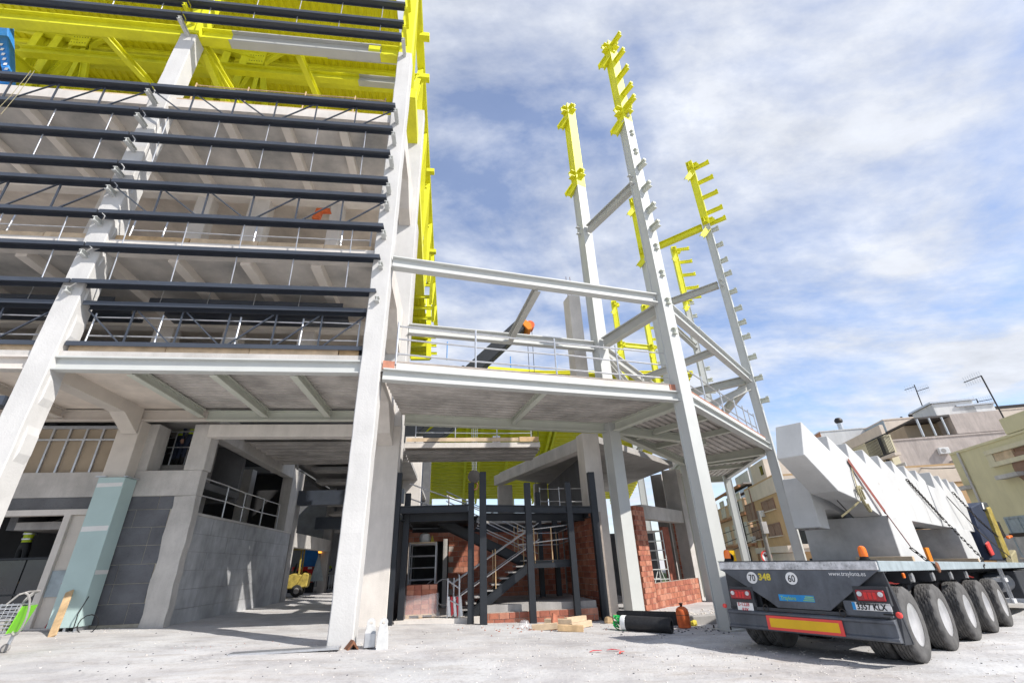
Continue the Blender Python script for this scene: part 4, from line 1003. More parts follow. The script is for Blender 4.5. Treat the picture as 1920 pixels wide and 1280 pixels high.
# ---- mobile scaffold
def scaffold(name, label, x0, x1, y0, y1, z0, h, n, m='galv'):
    t = thing(name, ((x0+x1)/2, (y0+y1)/2, z0), label, 'scaffold')
    for x in (x0, x1):
        for y in (y0, y1): MB().tube((x, y, z0), (x, y, z0+h), 0.024, 7).build('upright', m, t)
    for i in range(n):
        z = z0+0.25+i*(h-0.3)/(n-1)
        for y in (y0, y1): MB().tube((x0, y, z), (x1, y, z), 0.02, 6).build('rung', m, t)
    for x in (x0, x1): MB().tube((x, y0, z0+0.3), (x, y1, z0+h*0.55), 0.016, 6).build('brace', m, t)
    MB().tube((x0, y0, z0+0.35), (x1, y1, z0+h*0.5), 0.016, 6).build('brace', m, t)
    MB().box(x0, x1+0.02, y0+0.02, y1-0.02, z0+h*0.985, z0+h*0.985+0.04).build('platform', 'timber_pale', t)
    return t
scaffold('mobile_scaffold', 'aluminium mobile scaffold tower standing behind the wrapped brick pallet', -1.32, -0.52, 15.7, 16.6, 0.05, 1.95, 6)
t = thing('material_bag', (-0.85, 16.2, 2.02), 'white bag and yellow cloth on the scaffold platform', 'bag')
b = MB(); b.lathe((-0.9, 16.15, 2.02), (0, 0, 1), [(0.16, 0), (0.19, 0.1), (0.15, 0.24), (0.05, 0.28)], 10); b.build('bag', 'white', t, smooth=True)
b = MB(); b.prism([(-0.72, 16.0, 2.02), (-0.6, 16.0, 2.02), (-0.66, 16.0, 2.22)], (0, 0.2, 0)); b.build('cloth', 'ink_yellow', t)
scaffold('mobile_scaffold', 'white scaffold tower seen through the opening behind the brick pillar', *(lambda a, c: (a.x, c.x, 19.6, 20.5))(PY(1211, 1040, 19.6), PY(1248, 1040, 19.6)), -0.4, 2.75, 8, 'pale_steel')
# ---- pallet of bricks in film
PX0, PY0 = -1.28, 14.75
t = thing('brick_pallet', (PX0+0.4, PY0+0.35, 0.05), 'pallet of red hollow bricks half wrapped in plastic film', 'brick pallet')
for i in range(5): MB().box(PX0, PX0+0.86, PY0+0.16*i, PY0+0.16*i+0.1, 0.12, 0.145).build('pallet_board', 'timber', t)
for i in range(3): MB().box(PX0+0.02+0.36*i, PX0+0.12+0.36*i, PY0, PY0+0.74, 0.05, 0.119).build('pallet_bearer', 'timber', t)
bm_ = [brick_mesh(0.205, 0.115, 0.33, m) for m in ('brick', 'brick_c', 'brick_b')]
for k in range(6):
    for i in range(4):
        for j in range(2):
            if k < 5 and j == 1 and i not in (0, 3): continue
            piece('brick', random.choice(bm_), t, (PX0+0.01+0.212*i+random.uniform(-.004, .004), PY0+0.02+0.36*j+random.uniform(-.01, .01), 0.146+0.119*k))
fm = mat('film', (0.8, 0.78, 0.80), 0.2, var=0.1, scale=5, spec=0.7); fb = fm.node_tree.nodes['Principled BSDF']; fb.inputs['Alpha'].default_value = 0.22
b = MB()
ring = []
for z in (0.06, 0.2, 0.36, 0.52, 0.62):
    off = 0.03+random.uniform(0, .02) + (0.06 if z < 0.1 else 0)
    for (x, y) in ((PX0-off, PY0-off), (PX0+0.43, PY0-off-0.02), (PX0+0.87+off, PY0-off), (PX0+0.87+off, PY0+0.72+off), (PX0-off, PY0+0.72+off)): b.v.append(V((x+random.uniform(-.015, .015), y+random.uniform(-.015, .015), z+random.uniform(-.03, .03))))
for k in range(4):
    for i in range(5): b.f.append((k*5+i, k*5+(i+1) % 5, (k+1)*5+(i+1) % 5, (k+1)*5+i))
b.build('plastic_film', fm, t, smooth=True)
t = thing('cardboard_box', (-1.5, 15.0, 0.05), 'crumpled brown cardboard box left of the brick pallet', 'box')
b = MB(); b.prism([(-1.5, 14.95, 0.06), (-1.28, 15.0, 0.05), (-1.26, 15.02, 0.32), (-1.46, 14.9, 0.36)], (0.03, 0.22, 0.0)); b.build('carton', 'timber', t)

# ---- guardrails
def prail(label, plist, plane, z0, rails=(0.35, 0.75, 1.12), h=1.18, m='galv'):
    return None
gp = [C_.lerp(Rr, k)+V((0.05, 0.18, 5.85)) for k in (0.03, 0.27, 0.54, 0.77, 0.985)]
edge_rail('guardrail', gp, 0, 'galvanised tube railing along the front edge of the corner canopy slab', rails=(0.32, 0.75, 1.12), post_h=1.25, r=0.026)
gp = [Rr.lerp(R2, k)+V((-0.15, 0.15, 5.85)) for k in (0.08, 0.3, 0.5, 0.68, 0.8, 0.88, 0.97)]
edge_rail('guardrail', gp, 0, 'galvanised tube railing along the right slanting edge of the canopy slab', rails=(0.5, 1.05), post_h=1.2, r=0.026)
gp = [V((XW-0.1, y, 2.93)) for y in (15.0, 16.6, 18.0, 19.8, 21.6)]
edge_rail('guardrail', gp, 0, 'bent tube handrail on top of the grey passage wall', rails=(0.5, 0.98), post_h=0.98, r=0.024)
gp = [V((x, 16.24, 5.24)) for x in (-1.4, 0.0, 1.5, 2.75)]
edge_rail('guardrail', gp, 0, 'tube railing on the inner slab in front of the far yellow roof', rails=(0.35, 0.7, 0.98), post_h=1.0, r=0.018)
gp = [PY(x, y, 18.6) for x, y in ((1012, 927), (1048, 922), (1095, 915))]
edge_rail('guardrail', [V((p.x, p.y, 2.95)) for p in gp], 0, 'tube railing above the shaded brick wall right of the stair posts', rails=(0.5, 1.0), post_h=1.05, r=0.02)
tag(MB().box(1.35, 1.62, 16.3, 16.55, 5.25, 5.5).build('white_box', 'white', bevel=0.01), 'small white box on the inner slab beside the railing', 'box')

# ================================================================== SMALL THINGS ON THE YARD
# steel lifting plates with an eye
def eye_plate(name, label, x, y, wd, ht, th, m, rot=0.0, boxy=False):
    z = zg(x); t = thing(name, (x, y, z), label, 'lifting plate')
    xf = Matrix.Translation((x, y, z)) @ Matrix.Rotation(rot, 4, 'Z')
    r_o = wd*0.36; r_i = wd*0.13; zc_ = ht-r_o
    b = MB(xf); b.prism([(-wd/2, 0, 0), (wd/2, 0, 0), (wd*0.46, 0, ht*0.5), (r_o*0.92, 0, zc_-0.02), (-r_o*0.92, 0, zc_-0.02), (-wd*0.46, 0, ht*0.5)], (0, th, 0)); b.build('shank', m, t, bevel=0.004)
    b = MB(xf); n = 20
    for rr_ in (r_o, r_i):
        for yy in (0.001, th-0.001):
            for i in range(n): b.v.append(V((rr_*math.cos(6.2832*i/n), yy, zc_+rr_*math.sin(6.2832*i/n))))
    for i in range(n):
        k = (i+1) % n; b.f += [(i, k, n+k, n+i), (2*n+i, 3*n+i, 3*n+k, 2*n+k), (i, 2*n+i, 2*n+k, k), (n+i, n+k, 3*n+k, 3*n+i)]
    b.build('eye', m, t)
    if boxy: b = MB(xf); b.box(-wd*0.44, wd*0.44, -0.10, -0.003, 0.02, ht*0.5); b.build('anchor_box', 'galv', t, bevel=0.004)
eye_plate('lifting_plate', 'white eye plate with a grey box, nearest the white column foot', -1.52, 10.42, 0.22, 0.48, 0.10, 'eye_white', 0.15, True)
eye_plate('lifting_plate', 'taller plain white eye plate standing right of the boxed one', -1.26, 10.18, 0.21, 0.50, 0.10, 'eye_white', 0.05)
b = MB(Matrix.Translation((-1.78, 10.25, zg(-1.78))) @ Matrix.Rotation(0.5, 4, 'Z'))
b.prism([(-0.11, 0, 0), (-0.075, 0, 0), (0, 0, 0.09), (0.075, 0, 0), (0.11, 0, 0), (0.0, 0, 0.15)], (0, 0.28, 0)); tag(b.build('steel_angle', 'rust'), 'short rusty steel angle lying beside the white column foot', 'steel offcut')
tag(MB(Matrix.Translation((-2.95, 10.15, 0.03)) @ Matrix.Rotation(0.04, 4, 'Z')).box(-0.9, 0.95, -0.14, 0.12, 0, 0.035).build('steel_plate', 'galv'), 'long thin steel plate lying at the foot of the white column', 'steel plate')
# timber offcuts and tiles in front of the plinth
for i, (px, py, L_, a, dz, lb) in enumerate(((1022, 1180, 0.62, -0.25, 0, 'timber offcut nearest the stair posts'), (1048, 1172, 0.75, -0.55, 0.02, 'timber offcut lying slanted in the middle of the offcut pile'), (1070, 1183, 0.6, -0.30, 0, 'timber offcut in front of the broken red tile'), (1090, 1176, 0.62, 0.40, 0, 'pale timber offcut at the right end of the pile'), (1080, 1168, 0.7, 0.5, 0.03, 'timber offcut leaning at the back of the pile'))):
    q = PG(px, py); b = MB(Matrix.Translation(q+V((0, 0, dz))) @ Matrix.Rotation(a, 4, 'Z') @ Matrix.Rotation(0.05*(i % 3-1), 4, 'Y')); b.box(-L_/2, L_/2, -0.06, 0.06, 0, 0.13); tag(b.build('timber_offcut', 'timber_pale' if i != 2 else 'timber', bevel=0.006), lb, 'timber', 'timber offcuts before the stair')
q = PG(1042, 1180); b = MB(Matrix.Translation(q) @ Matrix.Rotation(0.6, 4, 'Z')); b.prism([(-0.1, 0, 0), (0.1, 0, 0), (0.14, 0.05, 0.28), (0.02, 0.06, 0.34), (-0.04, 0.05, 0.2)], (0, 0.05, 0)); tag(b.build('broken_tile', 'brick'), 'broken red tile stuck upright among the timber offcuts', 'tile')
q = PG(984, 1178); b = MB(); b.lathe(q, (0, 0, 1), [(0.12, 0), (0.15, 0.06), (0.10, 0.17), (0.03, 0.19)], 9); tag(b.build('plastic_bag', fm, smooth=True), 'crumpled clear plastic bag beside the timber offcuts', 'bag')
# black membrane rolls
a, c = PG(1172, 1181), PG(1262, 1187); ax = (c-a).normalized(); r_ = 0.155
t = thing('membrane_roll', a, 'black membrane roll with a green end lying in front of the tray', 'roll')
b = MB(); prof = [(0.06, 0), (r_*0.97, 0.0), (r_, 0.04), (r_*1.01, 0.5), (r_*0.99, 1.0), (r_*1.01, (c-a).length), (r_*0.62, (c-a).length), (r_*0.55, (c-a).length-0.2), (0.01, (c-a).length-0.2)]
b.lathe(a+V((0, 0, r_)), ax, prof, 22); b.build('roll', 'membrane', t, smooth=True)
b = MB(); b.lathe(a+V((0, 0, r_))-ax*0.06, ax, [(r_*0.95, 0), (r_*1.02, 0.03), (r_*1.02, 0.12), (r_*0.95, 0.13)], 20); b.build('paper_band', 'white', t, smooth=True)
for k in range(9):
    q = a+V((0, 0, r_))-ax*(0.12+0.02*(k % 3))+V((random.uniform(-.09, .09), random.uniform(-.09, .09), random.uniform(-.1, .1)))
    pts = [q+V((0.07*math.cos(i*1.1+k), 0.05*math.sin(i*1.3+k), 0.06*math.sin(i*0.9+k))) for i in range(7)]; MB().path(pts, 0.013, 5).build('green_tie', 'green', t)
a, c = PG(1158, 1168), PG(1278, 1172)
t = thing('plastic_tray', a, 'long black plastic tray lying behind the membrane roll', 'tray')
d = (c-a).normalized(); n_ = V((-d.y, d.x, 0)); L_ = (c-a).length
for (o_, u_, v_, w_) in ((a, d*L_, n_*0.5, Z*0.012), (a, d*L_, n_*0.012, Z*0.26), (a+n_*0.5, d*L_, n_*0.012, Z*0.26), (a, d*0.012, n_*0.5, Z*0.26), (a+d*L_, d*0.012, n_*0.5, Z*0.26)):
    MB().obox(o_, u_, v_, w_).build('panel', 'membrane', t)
# gas bottle
q = PG(1284, 1176); t = thing('gas_bottle', q, 'orange gas bottle standing at the right end of the black tray', 'gas bottle')
b = MB(); b.lathe(q, Z, [(0.13, 0), (0.15, 0.01), (0.15, 0.05), (0.148, 0.06), (0.155, 0.08), (0.155, 0.33), (0.145, 0.39), (0.10, 0.435), (0.05, 0.455), (0.01, 0.455)], 24); b.build('body', 'gas_orange', t, smooth=True)
b = MB(); b.lathe(q+V((0, 0, 0.27)), Z, [(0.157, 0), (0.158, 0.008), (0.157, 0.016)], 24); b.build('band', 'rust', t, smooth=True)
b = MB(); b.lathe(q+V((0, 0, 0.45)), Z, [(0.03, 0), (0.03, 0.05), (0.05, 0.055), (0.05, 0.075), (0.01, 0.08)], 12); b.build('valve', 'black', t, smooth=True)
# foam lump, cardboard, curb stones
for (px, py, s_, m_, nm, lb) in ((1142, 1168, 0.22, 'timber', 'foam_lump', 'yellowish crumpled foam lump left of the black tray'), (1157, 1160, 0.16, 'timber', 'timber_block', 'small brown block behind the foam lump'), (1171, 1162, 0.14, 'white', 'white_block', 'small white block beside the brown one'), (1301, 1172, 0.16, 'ink_yellow', 'yellow_bag', 'small yellow bag right of the gas bottle')):
    q = PG(px, py); b = MB(); vs = []
    b.lathe(q-V((0, 0, 0.02)), Z, [(s_*0.5, 0), (s_*0.62, s_*0.3), (s_*0.5, s_*0.75), (s_*0.2, s_*0.85)], 7)
    for v in b.v: v += V((random.uniform(-.02, .02), random.uniform(-.02, .02), random.uniform(-.02, .02)))
    tag(b.build(nm, m_), lb, 'debris')
for k, (px, py, L_) in enumerate(((1330, 1170, 0.9), (1368, 1168, 0.8))):
    q = PG(px, py); tag(MB(Matrix.Translation(q+V((0, 0, -0.03))) @ Matrix.Rotation(0.12, 4, 'Z')).box(-L_/2, L_/2, 0, 0.25, 0, 0.24).build('kerb_stone', 'conc_mid', bevel=0.02), 'rough grey kerb stone ' + ('left of the tall steel column foot' if k == 0 else 'directly behind the tall steel column foot'), 'kerb stone')
for k, (px, py, a) in enumerate(((1118, 1222, 0.2), (1150, 1220, -0.4), (1168, 1224, 0.9))):
    q = PG(px, py); b = MB(Matrix.Translation(q+V((0, 0, 0.012))) @ Matrix.Rotation(a, 4, 'Z')); b.prism([(-0.12, 0, 0), (-0.03, 0.02, 0.01), (0.06, -0.01, 0.006), (0.13, 0.02, 0.0), (0.12, 0.045, 0.0), (0.05, 0.025, 0.01), (-0.03, 0.05, 0.015), (-0.12, 0.03, 0)], (0, 0, 0.004)); tag(b.build('tape_scrap', 'ink_red' if k < 2 else 'plate_red'), ('leftmost', 'middle', 'rightmost')[k] + ' scrap of red tape on the open ground', 'tape')
# leaning plank and cable by the teal casing
a = PG(97, 1193); c = PY(131, 1108, 13.80); d = (c-a)
b = MB(); b.beam(a+V((0, 0, 0.0)), c, 0.16, 0.035, up=(0, -1, 0.3)); tag(b.build('leaning_plank', 'timber', bevel=0.004), 'knotty timber plank leaning against the teal casing', 'plank')
pts = [V((-8.75, 13.75, 0.95)), V((-8.83, 13.7, 0.6)), V((-8.8, 13.66, 0.3))] + [V((-8.55+0.22*math.cos(3.3+i*0.5), 13.72, 0.36+0.2*math.sin(3.3+i*0.5))) for i in range(14)]
tag(MB().path(pts, 0.012, 5).build('cable', 'black'), 'thin black cable looped on the ground right of the teal casing', 'cable')
b = MB(); pts = [V((-9.75, 14.2, 1.25)), V((-9.6, 14.15, 1.28)), V((-9.55, 14.12, 1.0)), V((-9.62, 14.1, 0.6)), V((-9.7, 14.08, 0.3))]
for p, q in zip(pts, pts[1:]): b.beam(p, q, 0.006, 0.05, up=(0, -1, 0))
tag(b.build('barrier_tape', 'ink_red'), 'red and white barrier tape hanging left of the teal casing', 'tape')
# shopping cart
q = PG(2, 1228); q = V((q.x-0.52, q.y+0.1, zg(q.x)))
t = thing('shopping_cart', q, 'wire shopping cart with lime green panels at the left border', 'cart')
xf = Matrix.Translation(q) @ Matrix.Rotation(0.25, 4, 'Z')
for sx in (-1, 1):
    for sy in (-1, 1):
        b = MB(xf); b.lathe((sx*0.34-0.02, sy*0.22-0.02, 0.07), (0, 1, 0), [(0.02, -.005), (0.065, 0), (0.07, 0.02), (0.065, 0.04), (0.02, 0.045)], 14); b.build('caster', 'conc_mid', t, smooth=True)
        MB(xf).beam((sx*0.34, sy*0.22, 0.07), (sx*0.36, sy*0.23, 0.28), 0.05, 0.03).build('leg', 'galv', t)
for k in range(9):
    z = 0.30+k*0.058; e = 0.02+0.012*k
    for sy in (-1, 1): MB(xf).tube((-0.40-e, sy*(0.24+e*0.3), z), (0.40+e, sy*(0.24+e*0.3), z), 0.007, 5).build('wire', 'galv', t)
    for sx in (-1, 1): MB(xf).tube((sx*(0.40+e), -0.24-e*.3, z), (sx*(0.40+e), 0.24+e*.3, z), 0.007, 5).build('wire', 'galv', t)
for k in range(7):
    x = -0.38+0.76*k/6
    for sy in (-1, 1): MB(xf).tube((x, sy*0.245, 0.30), (x*1.25, sy*0.28, 0.78), 0.006, 5).build('wire', 'galv', t)
for sx in (-1, 1): MB(xf).prism([(sx*0.43, -0.24, 0.32), (sx*0.43, 0.24, 0.32), (sx*0.53, 0.27, 0.74), (sx*0.53, -0.27, 0.74)], (0.012*sx, 0, 0)).build('end_panel', 'lime', t)
MB(xf).prism([(-0.25, -0.262, 0.42), (0.12, -0.262, 0.42), (0.15, -0.285, 0.72), (-0.28, -0.285, 0.72)], (0, -0.01, 0)).build('side_panel', 'lime', t)
MB(xf).path([V((0.3, -0.27, 0.78)), V((0.42, -0.27, 0.93)), V((0.52, -0.2, 0.97)), V((0.52, 0.2, 0.97)), V((0.42, 0.27, 0.93)), V((0.3, 0.27, 0.78))], 0.016, 7).build('handle', 'conc_mid', t)
pts = [V((0.5+0.12*math.sin(i*0.45), -0.3+0.03*i, 0.62+0.34*math.cos(i*0.45))) for i in range(15)]
MB(xf).path(pts, 0.018, 6).build('hose', 'conc_mid', t)
for k in range(5): MB(xf).box(-0.3+0.13*k, -0.2+0.13*k, -0.15, 0.15, 0.33, 0.5+0.04*(k % 3)).build('scrap', random.choice(['white', 'black', 'conc_mid']), t)
# ================================================================== TRAILER
W1g = PG(1740, 1243); az = math.radians(58.5)
th_ = V((math.sin(az), math.cos(az), -0.027)).normalized()
tl_ = V((-math.cos(az), math.sin(az), 0.017)); tl_ = (tl_ - th_*th_.dot(tl_)).normalized(); tu_ = th_.cross(tl_)
TRp = PP(1642, 1051, W1g, tl_)
TO = TRp - tu_*(TRp-V((TRp.x, TRp.y, zg(TRp.x)))).dot(tu_)
TX = Matrix((th_, tl_, tu_)).transposed().to_4x4(); TX.translation = TO
def tloc(P): d = P-TO; return V((d.dot(th_), d.dot(tl_), d.dot(tu_)))
def onx(x, y, X): return tloc(PP(x, y, TO+th_*X, th_))
def ony(x, y, Y): return tloc(PP(x, y, TO+tl_*Y, tl_))
def tw(p): return TX @ V(p)
tr = thing('flatbed_trailer', tw((0, 1.3, 0)), 'dark grey multi axle flatbed trailer loaded with white concrete beams', 'trailer')
TW = 2.64
def tp(name, m, fn, parent=tr, bevel=0.0, smooth=False):
    b = MB(TX); fn(b); return b.build(name, m, parent, bevel, smooth)
# rear bolster: white worn band over a tapering dark plate
tp('rear_band', 'worn_white', lambda b: b.box(-0.03, 0.02, 0.0, TW, 1.30, 1.43), bevel=0.006)
board = tp('rear_board', 'trailer', lambda b: b.prism([(-0.02, 0.01, 1.297), (-0.02, TW-0.01, 1.297), (-0.02, 1.80, 0.79), (-0.02, 1.68, 0.70), (-0.02, 0.84, 0.70), (-0.02, 0.76, 0.76)], (0.05, 0, 0)), bevel=0.006)
tp('bolster_side', 'trailer_dark', lambda b: b.prism([(0.03, 0.02, 1.29), (0.03, 0.78, 0.78), (0.03, 0.84, 0.72), (0.03, 1.68, 0.72), (0.03, 1.8, 0.8), (0.03, TW-0.02, 1.29)], (0.5, 0, 0)))
tp('deck', 'trailer_dark', lambda b: b.box(0.02, 17.5, 0.03, TW-0.03, 1.33, 1.415))
for y0, y1 in ((-0.02, 0.03), (TW-0.03, TW+0.02)): tp('deck_rail', 'trailer_grey', lambda b: b.box(0.021, 17.5, y0, y1, 1.28, 1.432), bevel=0.005)
tp('rear_lip', 'trailer_dark', lambda b: b.box(-0.035, 0.05, -0.01, TW+0.01, 1.431, 1.445))
for y in (0.85, 1.55): tp('main_beam', 'trailer_dark', lambda b: b.ibeam((0.3, y+0.12, 1.08), (17, y+0.12, 1.08), 0.48, 0.24, 0.03, 0.03))
x = 0.4
while x < 17: tp('cross_beam', 'trailer_dark', lambda b: b.prism([(x, 0.03, 1.33), (x, TW-0.03, 1.33), (x, TW-0.03, 1.27), (x, 1.6, 1.12), (x, 1.0, 1.12), (x, 0.03, 1.27)], (0.06, 0, 0))); x += 0.62
# bumper with folded lips
tp('bumper', 'trailer', lambda b: b.prism([(-0.02, 0, 0.33), (-0.06, 0, 0.35), (-0.06, 0, 0.38), (-0.03, 0, 0.40), (-0.03, 0, 0.56), (-0.06, 0, 0.58), (-0.06, 0, 0.61), (-0.02, 0, 0.63), (0.06, 0, 0.63), (0.06, 0, 0.33)], (0, TW-0.02, 0)), bevel=0.003)
tp('bumper_shelf', 'trailer_dark', lambda b: b.box(-0.01, 0.35, 0.05, TW-0.08, 0.64, 0.69))
# red bordered yellow marker plate
mk = tp('marker_plate', 'plate_red', lambda b: b.box(-0.075, -0.062, 0.70, 1.90, 0.36, 0.575))
tp('marker_centre', 'plate_yellow', lambda b: b.box(-0.079, -0.0755, 0.755, 1.845, 0.40, 0.535), parent=mk)
# light clusters
for y0, y1, z0, z1 in ((2.10, 2.50, 0.81, 0.96), (0.0, 0.40, 0.87, 1.02)):
    tp('lamp_panel', 'trailer_dark', lambda b: b.box(-0.03, 0.05, y0-0.03, y1+0.03, z0-0.06, z1+0.05))
    lp = tp('tail_light', 'lamp_red', lambda b: b.box(-0.075, -0.031, y0+0.01, y1-0.01, z0, z1), bevel=0.012)
    for k, yy in enumerate((y0+0.06, y1-0.06)):
        tp('reflector', 'worn_white', lambda b: b.lathe((-0.082, yy, (z0+z1)/2+0.02), (1, 0, 0), [(0.0001, 0), (0.035, 0.0), (0.035, 0.006)], 16), parent=lp)
    for k in range(3): tp('lens', 'red', lambda b: b.box(-0.080, -0.0755, y0+0.12+0.06*k, y0+0.165+0.06*k, z0+0.025, z1-0.03), parent=lp)
tp('plate_panel', 'trailer', lambda b: b.box(-0.02, 0.03, 0.0, 0.62, 0.66, 0.86)); tp('plate_panel', 'trailer_dark', lambda b: b.box(-0.01, 0.04, 2.06, 2.52, 0.55, 0.80))
XD, YD = -tl_, tu_
def ttext(name, body, size, m, parent, y, z, xo=-0.024, bold=0.0, xs=1.0, align='LEFT', sp=1.0):
    return text_mesh(name, body, size, m, parent, tw((xo, y, z)), XD, YD, 0.004, align, bold, xs, sp)
lp = tp('licence_plate', 'plate_white', lambda b: b.box(-0.030, -0.022, -0.02, 0.50, 0.735, 0.845), bevel=0.003)
tp('plate_band', 'sticker_blue', lambda b: b.box(-0.0335, -0.0305, 0.455, 0.498, 0.738, 0.842), parent=lp)
ttext('plate_text', '3357 KLX', 0.118, 'ink', lp, 0.44, 0.748, -0.033, 0.003, 0.80, sp=1.02)
lp = tp('licence_plate', 'plate_white', lambda b: b.box(-0.025, -0.015, 2.12, 2.42, 0.59, 0.785), bevel=0.003)
ttext('plate_text', 'E-1228', 0.088, 'ink_red', lp, 2.40, 0.695, -0.027, 0.001, 0.86); ttext('plate_text', 'RFK', 0.088, 'ink_red', lp, 2.335, 0.605, -0.027, 0.001, 0.86)
for yc, s_ in ((2.03, '70'), (1.33, '60')):
    dsc = tp('speed_disc', 'ink_white', lambda b: b.lathe((-0.025, yc, 1.165), (1, 0, 0), [(0.0001, 0), (0.098, 0), (0.098, 0.004)], 28))
    ttext('speed_digits', s_, 0.155, 'ink', dsc, yc, 1.11, -0.0275, 0.001, 0.80, 'CENTER')
ttext('fleet_number', '348', 0.15, 'ink_yellow', board, 1.91, 1.13, -0.0235, 0.006, 0.95, sp=1.05)
ttext('web_address', 'www.traylona.es', 0.092, 'ink_white', board, 0.72, 1.215, -0.0235, 0.0, 0.86)
stk = tp('maker_sticker', 'sticker_blue', lambda b: b.box(-0.0245, -0.0205, 1.04, 1.62, 0.81, 0.91))
ttext('sticker_text', 'Traylona', 0.085, 'ink_green', stk, 1.59, 0.83, -0.0265, 0.0, 0.85)
for k in range(3): tp('sticker_stripe', 'ink_green', lambda b: b.box(-0.027, -0.025, 1.045, 1.22-0.02*k, 0.825+0.028*k, 0.838+0.028*k), parent=stk)
# towing rings
for yc in (1.88, 0.66):
    b = MB(TX); pts = [V((-0.05, yc+0.042*math.cos(i*0.45), 0.685+0.055*math.sin(i*0.45))) for i in range(15)]; b.path(pts, 0.009, 6); b.build('towing_ring', 'chain', tr)
tp('side_marker', 'plate_red', lambda b: b.lathe((-0.08, -0.10, 0.70), (0, 0, 1), [(0.001, -.045), (0.035, -0.03), (0.045, 0), (0.035, 0.03), (0.001, 0.045)], 14), smooth=True)
tp('side_marker_arm', 'black', lambda b: b.beam((-0.06, 0.1, 0.70), (-0.08, -0.08, 0.70), 0.02, 0.02))
tp('side_marker', 'plate_red', lambda b: b.lathe((-0.05, TW+0.02, 0.68), (0, 0, 1), [(0.001, -.04), (0.03, -0.03), (0.04, 0), (0.03, 0.03), (0.001, 0.04)], 14), smooth=True)
# mud panel in front of the rear wheels
tp('mud_flap', 'trailer_dark', lambda b: b.prism([(0.10, -0.02, 1.27), (0.10, 0.62, 1.27), (0.10, 0.62, 0.32), (0.10, 0.0, 0.30), (0.30, -0.06, 0.30), (0.22, -0.05, 0.9)], (0.03, 0, 0)))
tp('mud_flap', 'trailer_dark', lambda b: b.box(0.15, 0.18, TW-0.62, TW, 0.32, 1.25))
ttext('flap_letters', 'VA', 0.10, 'ink_white', tr, 0.14, 0.46, 0.05, 0, 0.9); ttext('flap_letters', '477', 0.10, 'ink_white', tr, 0.17, 0.33, 0.05, 0, 0.9)
tp('flap_corner', 'trailer_dark', lambda b: b.box(0.055, 0.098, 0.0, 0.62, 0.32, 0.64))
# beacons
for yc in (0.16, 2.48):
    bc = tp('beacon_base', 'black', lambda b: b.lathe((0.06, yc, 1.432), (0, 0, 1), [(0.075, 0), (0.075, 0.03), (0.062, 0.035), (0.062, 0.06)], 20), smooth=True)
    tp('beacon_lens', 'amber', lambda b: b.lathe((0.06, yc, 1.493), (0, 0, 1), [(0.06, 0), (0.062, 0.04), (0.058, 0.11), (0.045, 0.145), (0.02, 0.16), (0.001, 0.162)], 20), parent=bc, smooth=True)
# wheels
def tyre(b, c, ax, r, wd, groove=True):
    n = 64; prof = [(r*0.56, 0.0), (r*0.62, -0.005), (r*0.80, -0.012), (r*0.93, 0.0), (r*0.975, 0.025)]
    m_ = 5
    xs = []
    for k in range(m_):
        a0 = 0.03+(wd-0.06)*k/m_; a1 = 0.03+(wd-0.06)*(k+1)/m_
        xs += [(r, a0+0.006), (r, a1-0.006), (r-0.022, a1-0.004), (r-0.022, a1+0.004)] if k < m_-1 else [(r, a0+0.006), (r, a1-0.006)]
    prof += xs + [(r*0.975, wd-0.025), (r*0.93, wd), (r*0.80, wd+0.012), (r*0.62, wd+0.005), (r*0.56, wd)]
    i0 = len(b.v); b.lathe(c, ax, prof, n, cap=False)
    # lateral sipes: pull every other pair of tread vertices inwards
    for j, (rr_, zz_) in enumerate(prof):
        if rr_ >= r-0.001:
            for i in range(n):
                if (i+(j//4)*1) % 4 == 0:
                    v = b.v[i0+j*n+i]; d = v-(V(c)+V(ax).normalized()*zz_); v -= d.normalized()*0.022
AX = (0.95, 2.80, 4.75, 6.60, 8.45)
RW = 0.535
def wheel(xc, side, parent, k):
    # side -1: right hand side (y near 0), +1: left
    yo = 0.0 if side < 0 else TW
    sgn = 1 if side < 0 else -1
    zc = RW-0.02
    o = tp('wheel', 'tyre', lambda b: tyre(b, (xc, yo, zc), (0, sgn, 0), RW, 0.29), smooth=True, parent=parent)
    tp('rim', 'alloy', lambda b: b.lathe((xc, yo+sgn*0.004, zc), (0, sgn, 0), [(RW*0.565, 0.0), (RW*0.585, 0.006), (RW*0.57, 0.02), (RW*0.535, 0.03), (RW*0.52, 0.11), (RW*0.42, 0.15), (RW*0.30, 0.155), (RW*0.27, 0.12), (RW*0.22, 0.09), (0.02, 0.085)], 36), parent=o, smooth=True)
    for i in range(10):
        t_ = 6.2832*i/10; tp('wheel_nut', 'alloy', lambda b: b.tube((xc+RW*0.36*math.cos(t_), yo+sgn*0.125, zc+RW*0.36*math.sin(t_)), (xc+RW*0.36*math.cos(t_), yo+sgn*0.16, zc+RW*0.36*math.sin(t_)), 0.014, 6), parent=o)
    tp('wheel', 'tyre', lambda b: tyre(b, (xc, yo+sgn*0.33, zc), (0, sgn, 0), RW, 0.29), smooth=True, parent=parent)
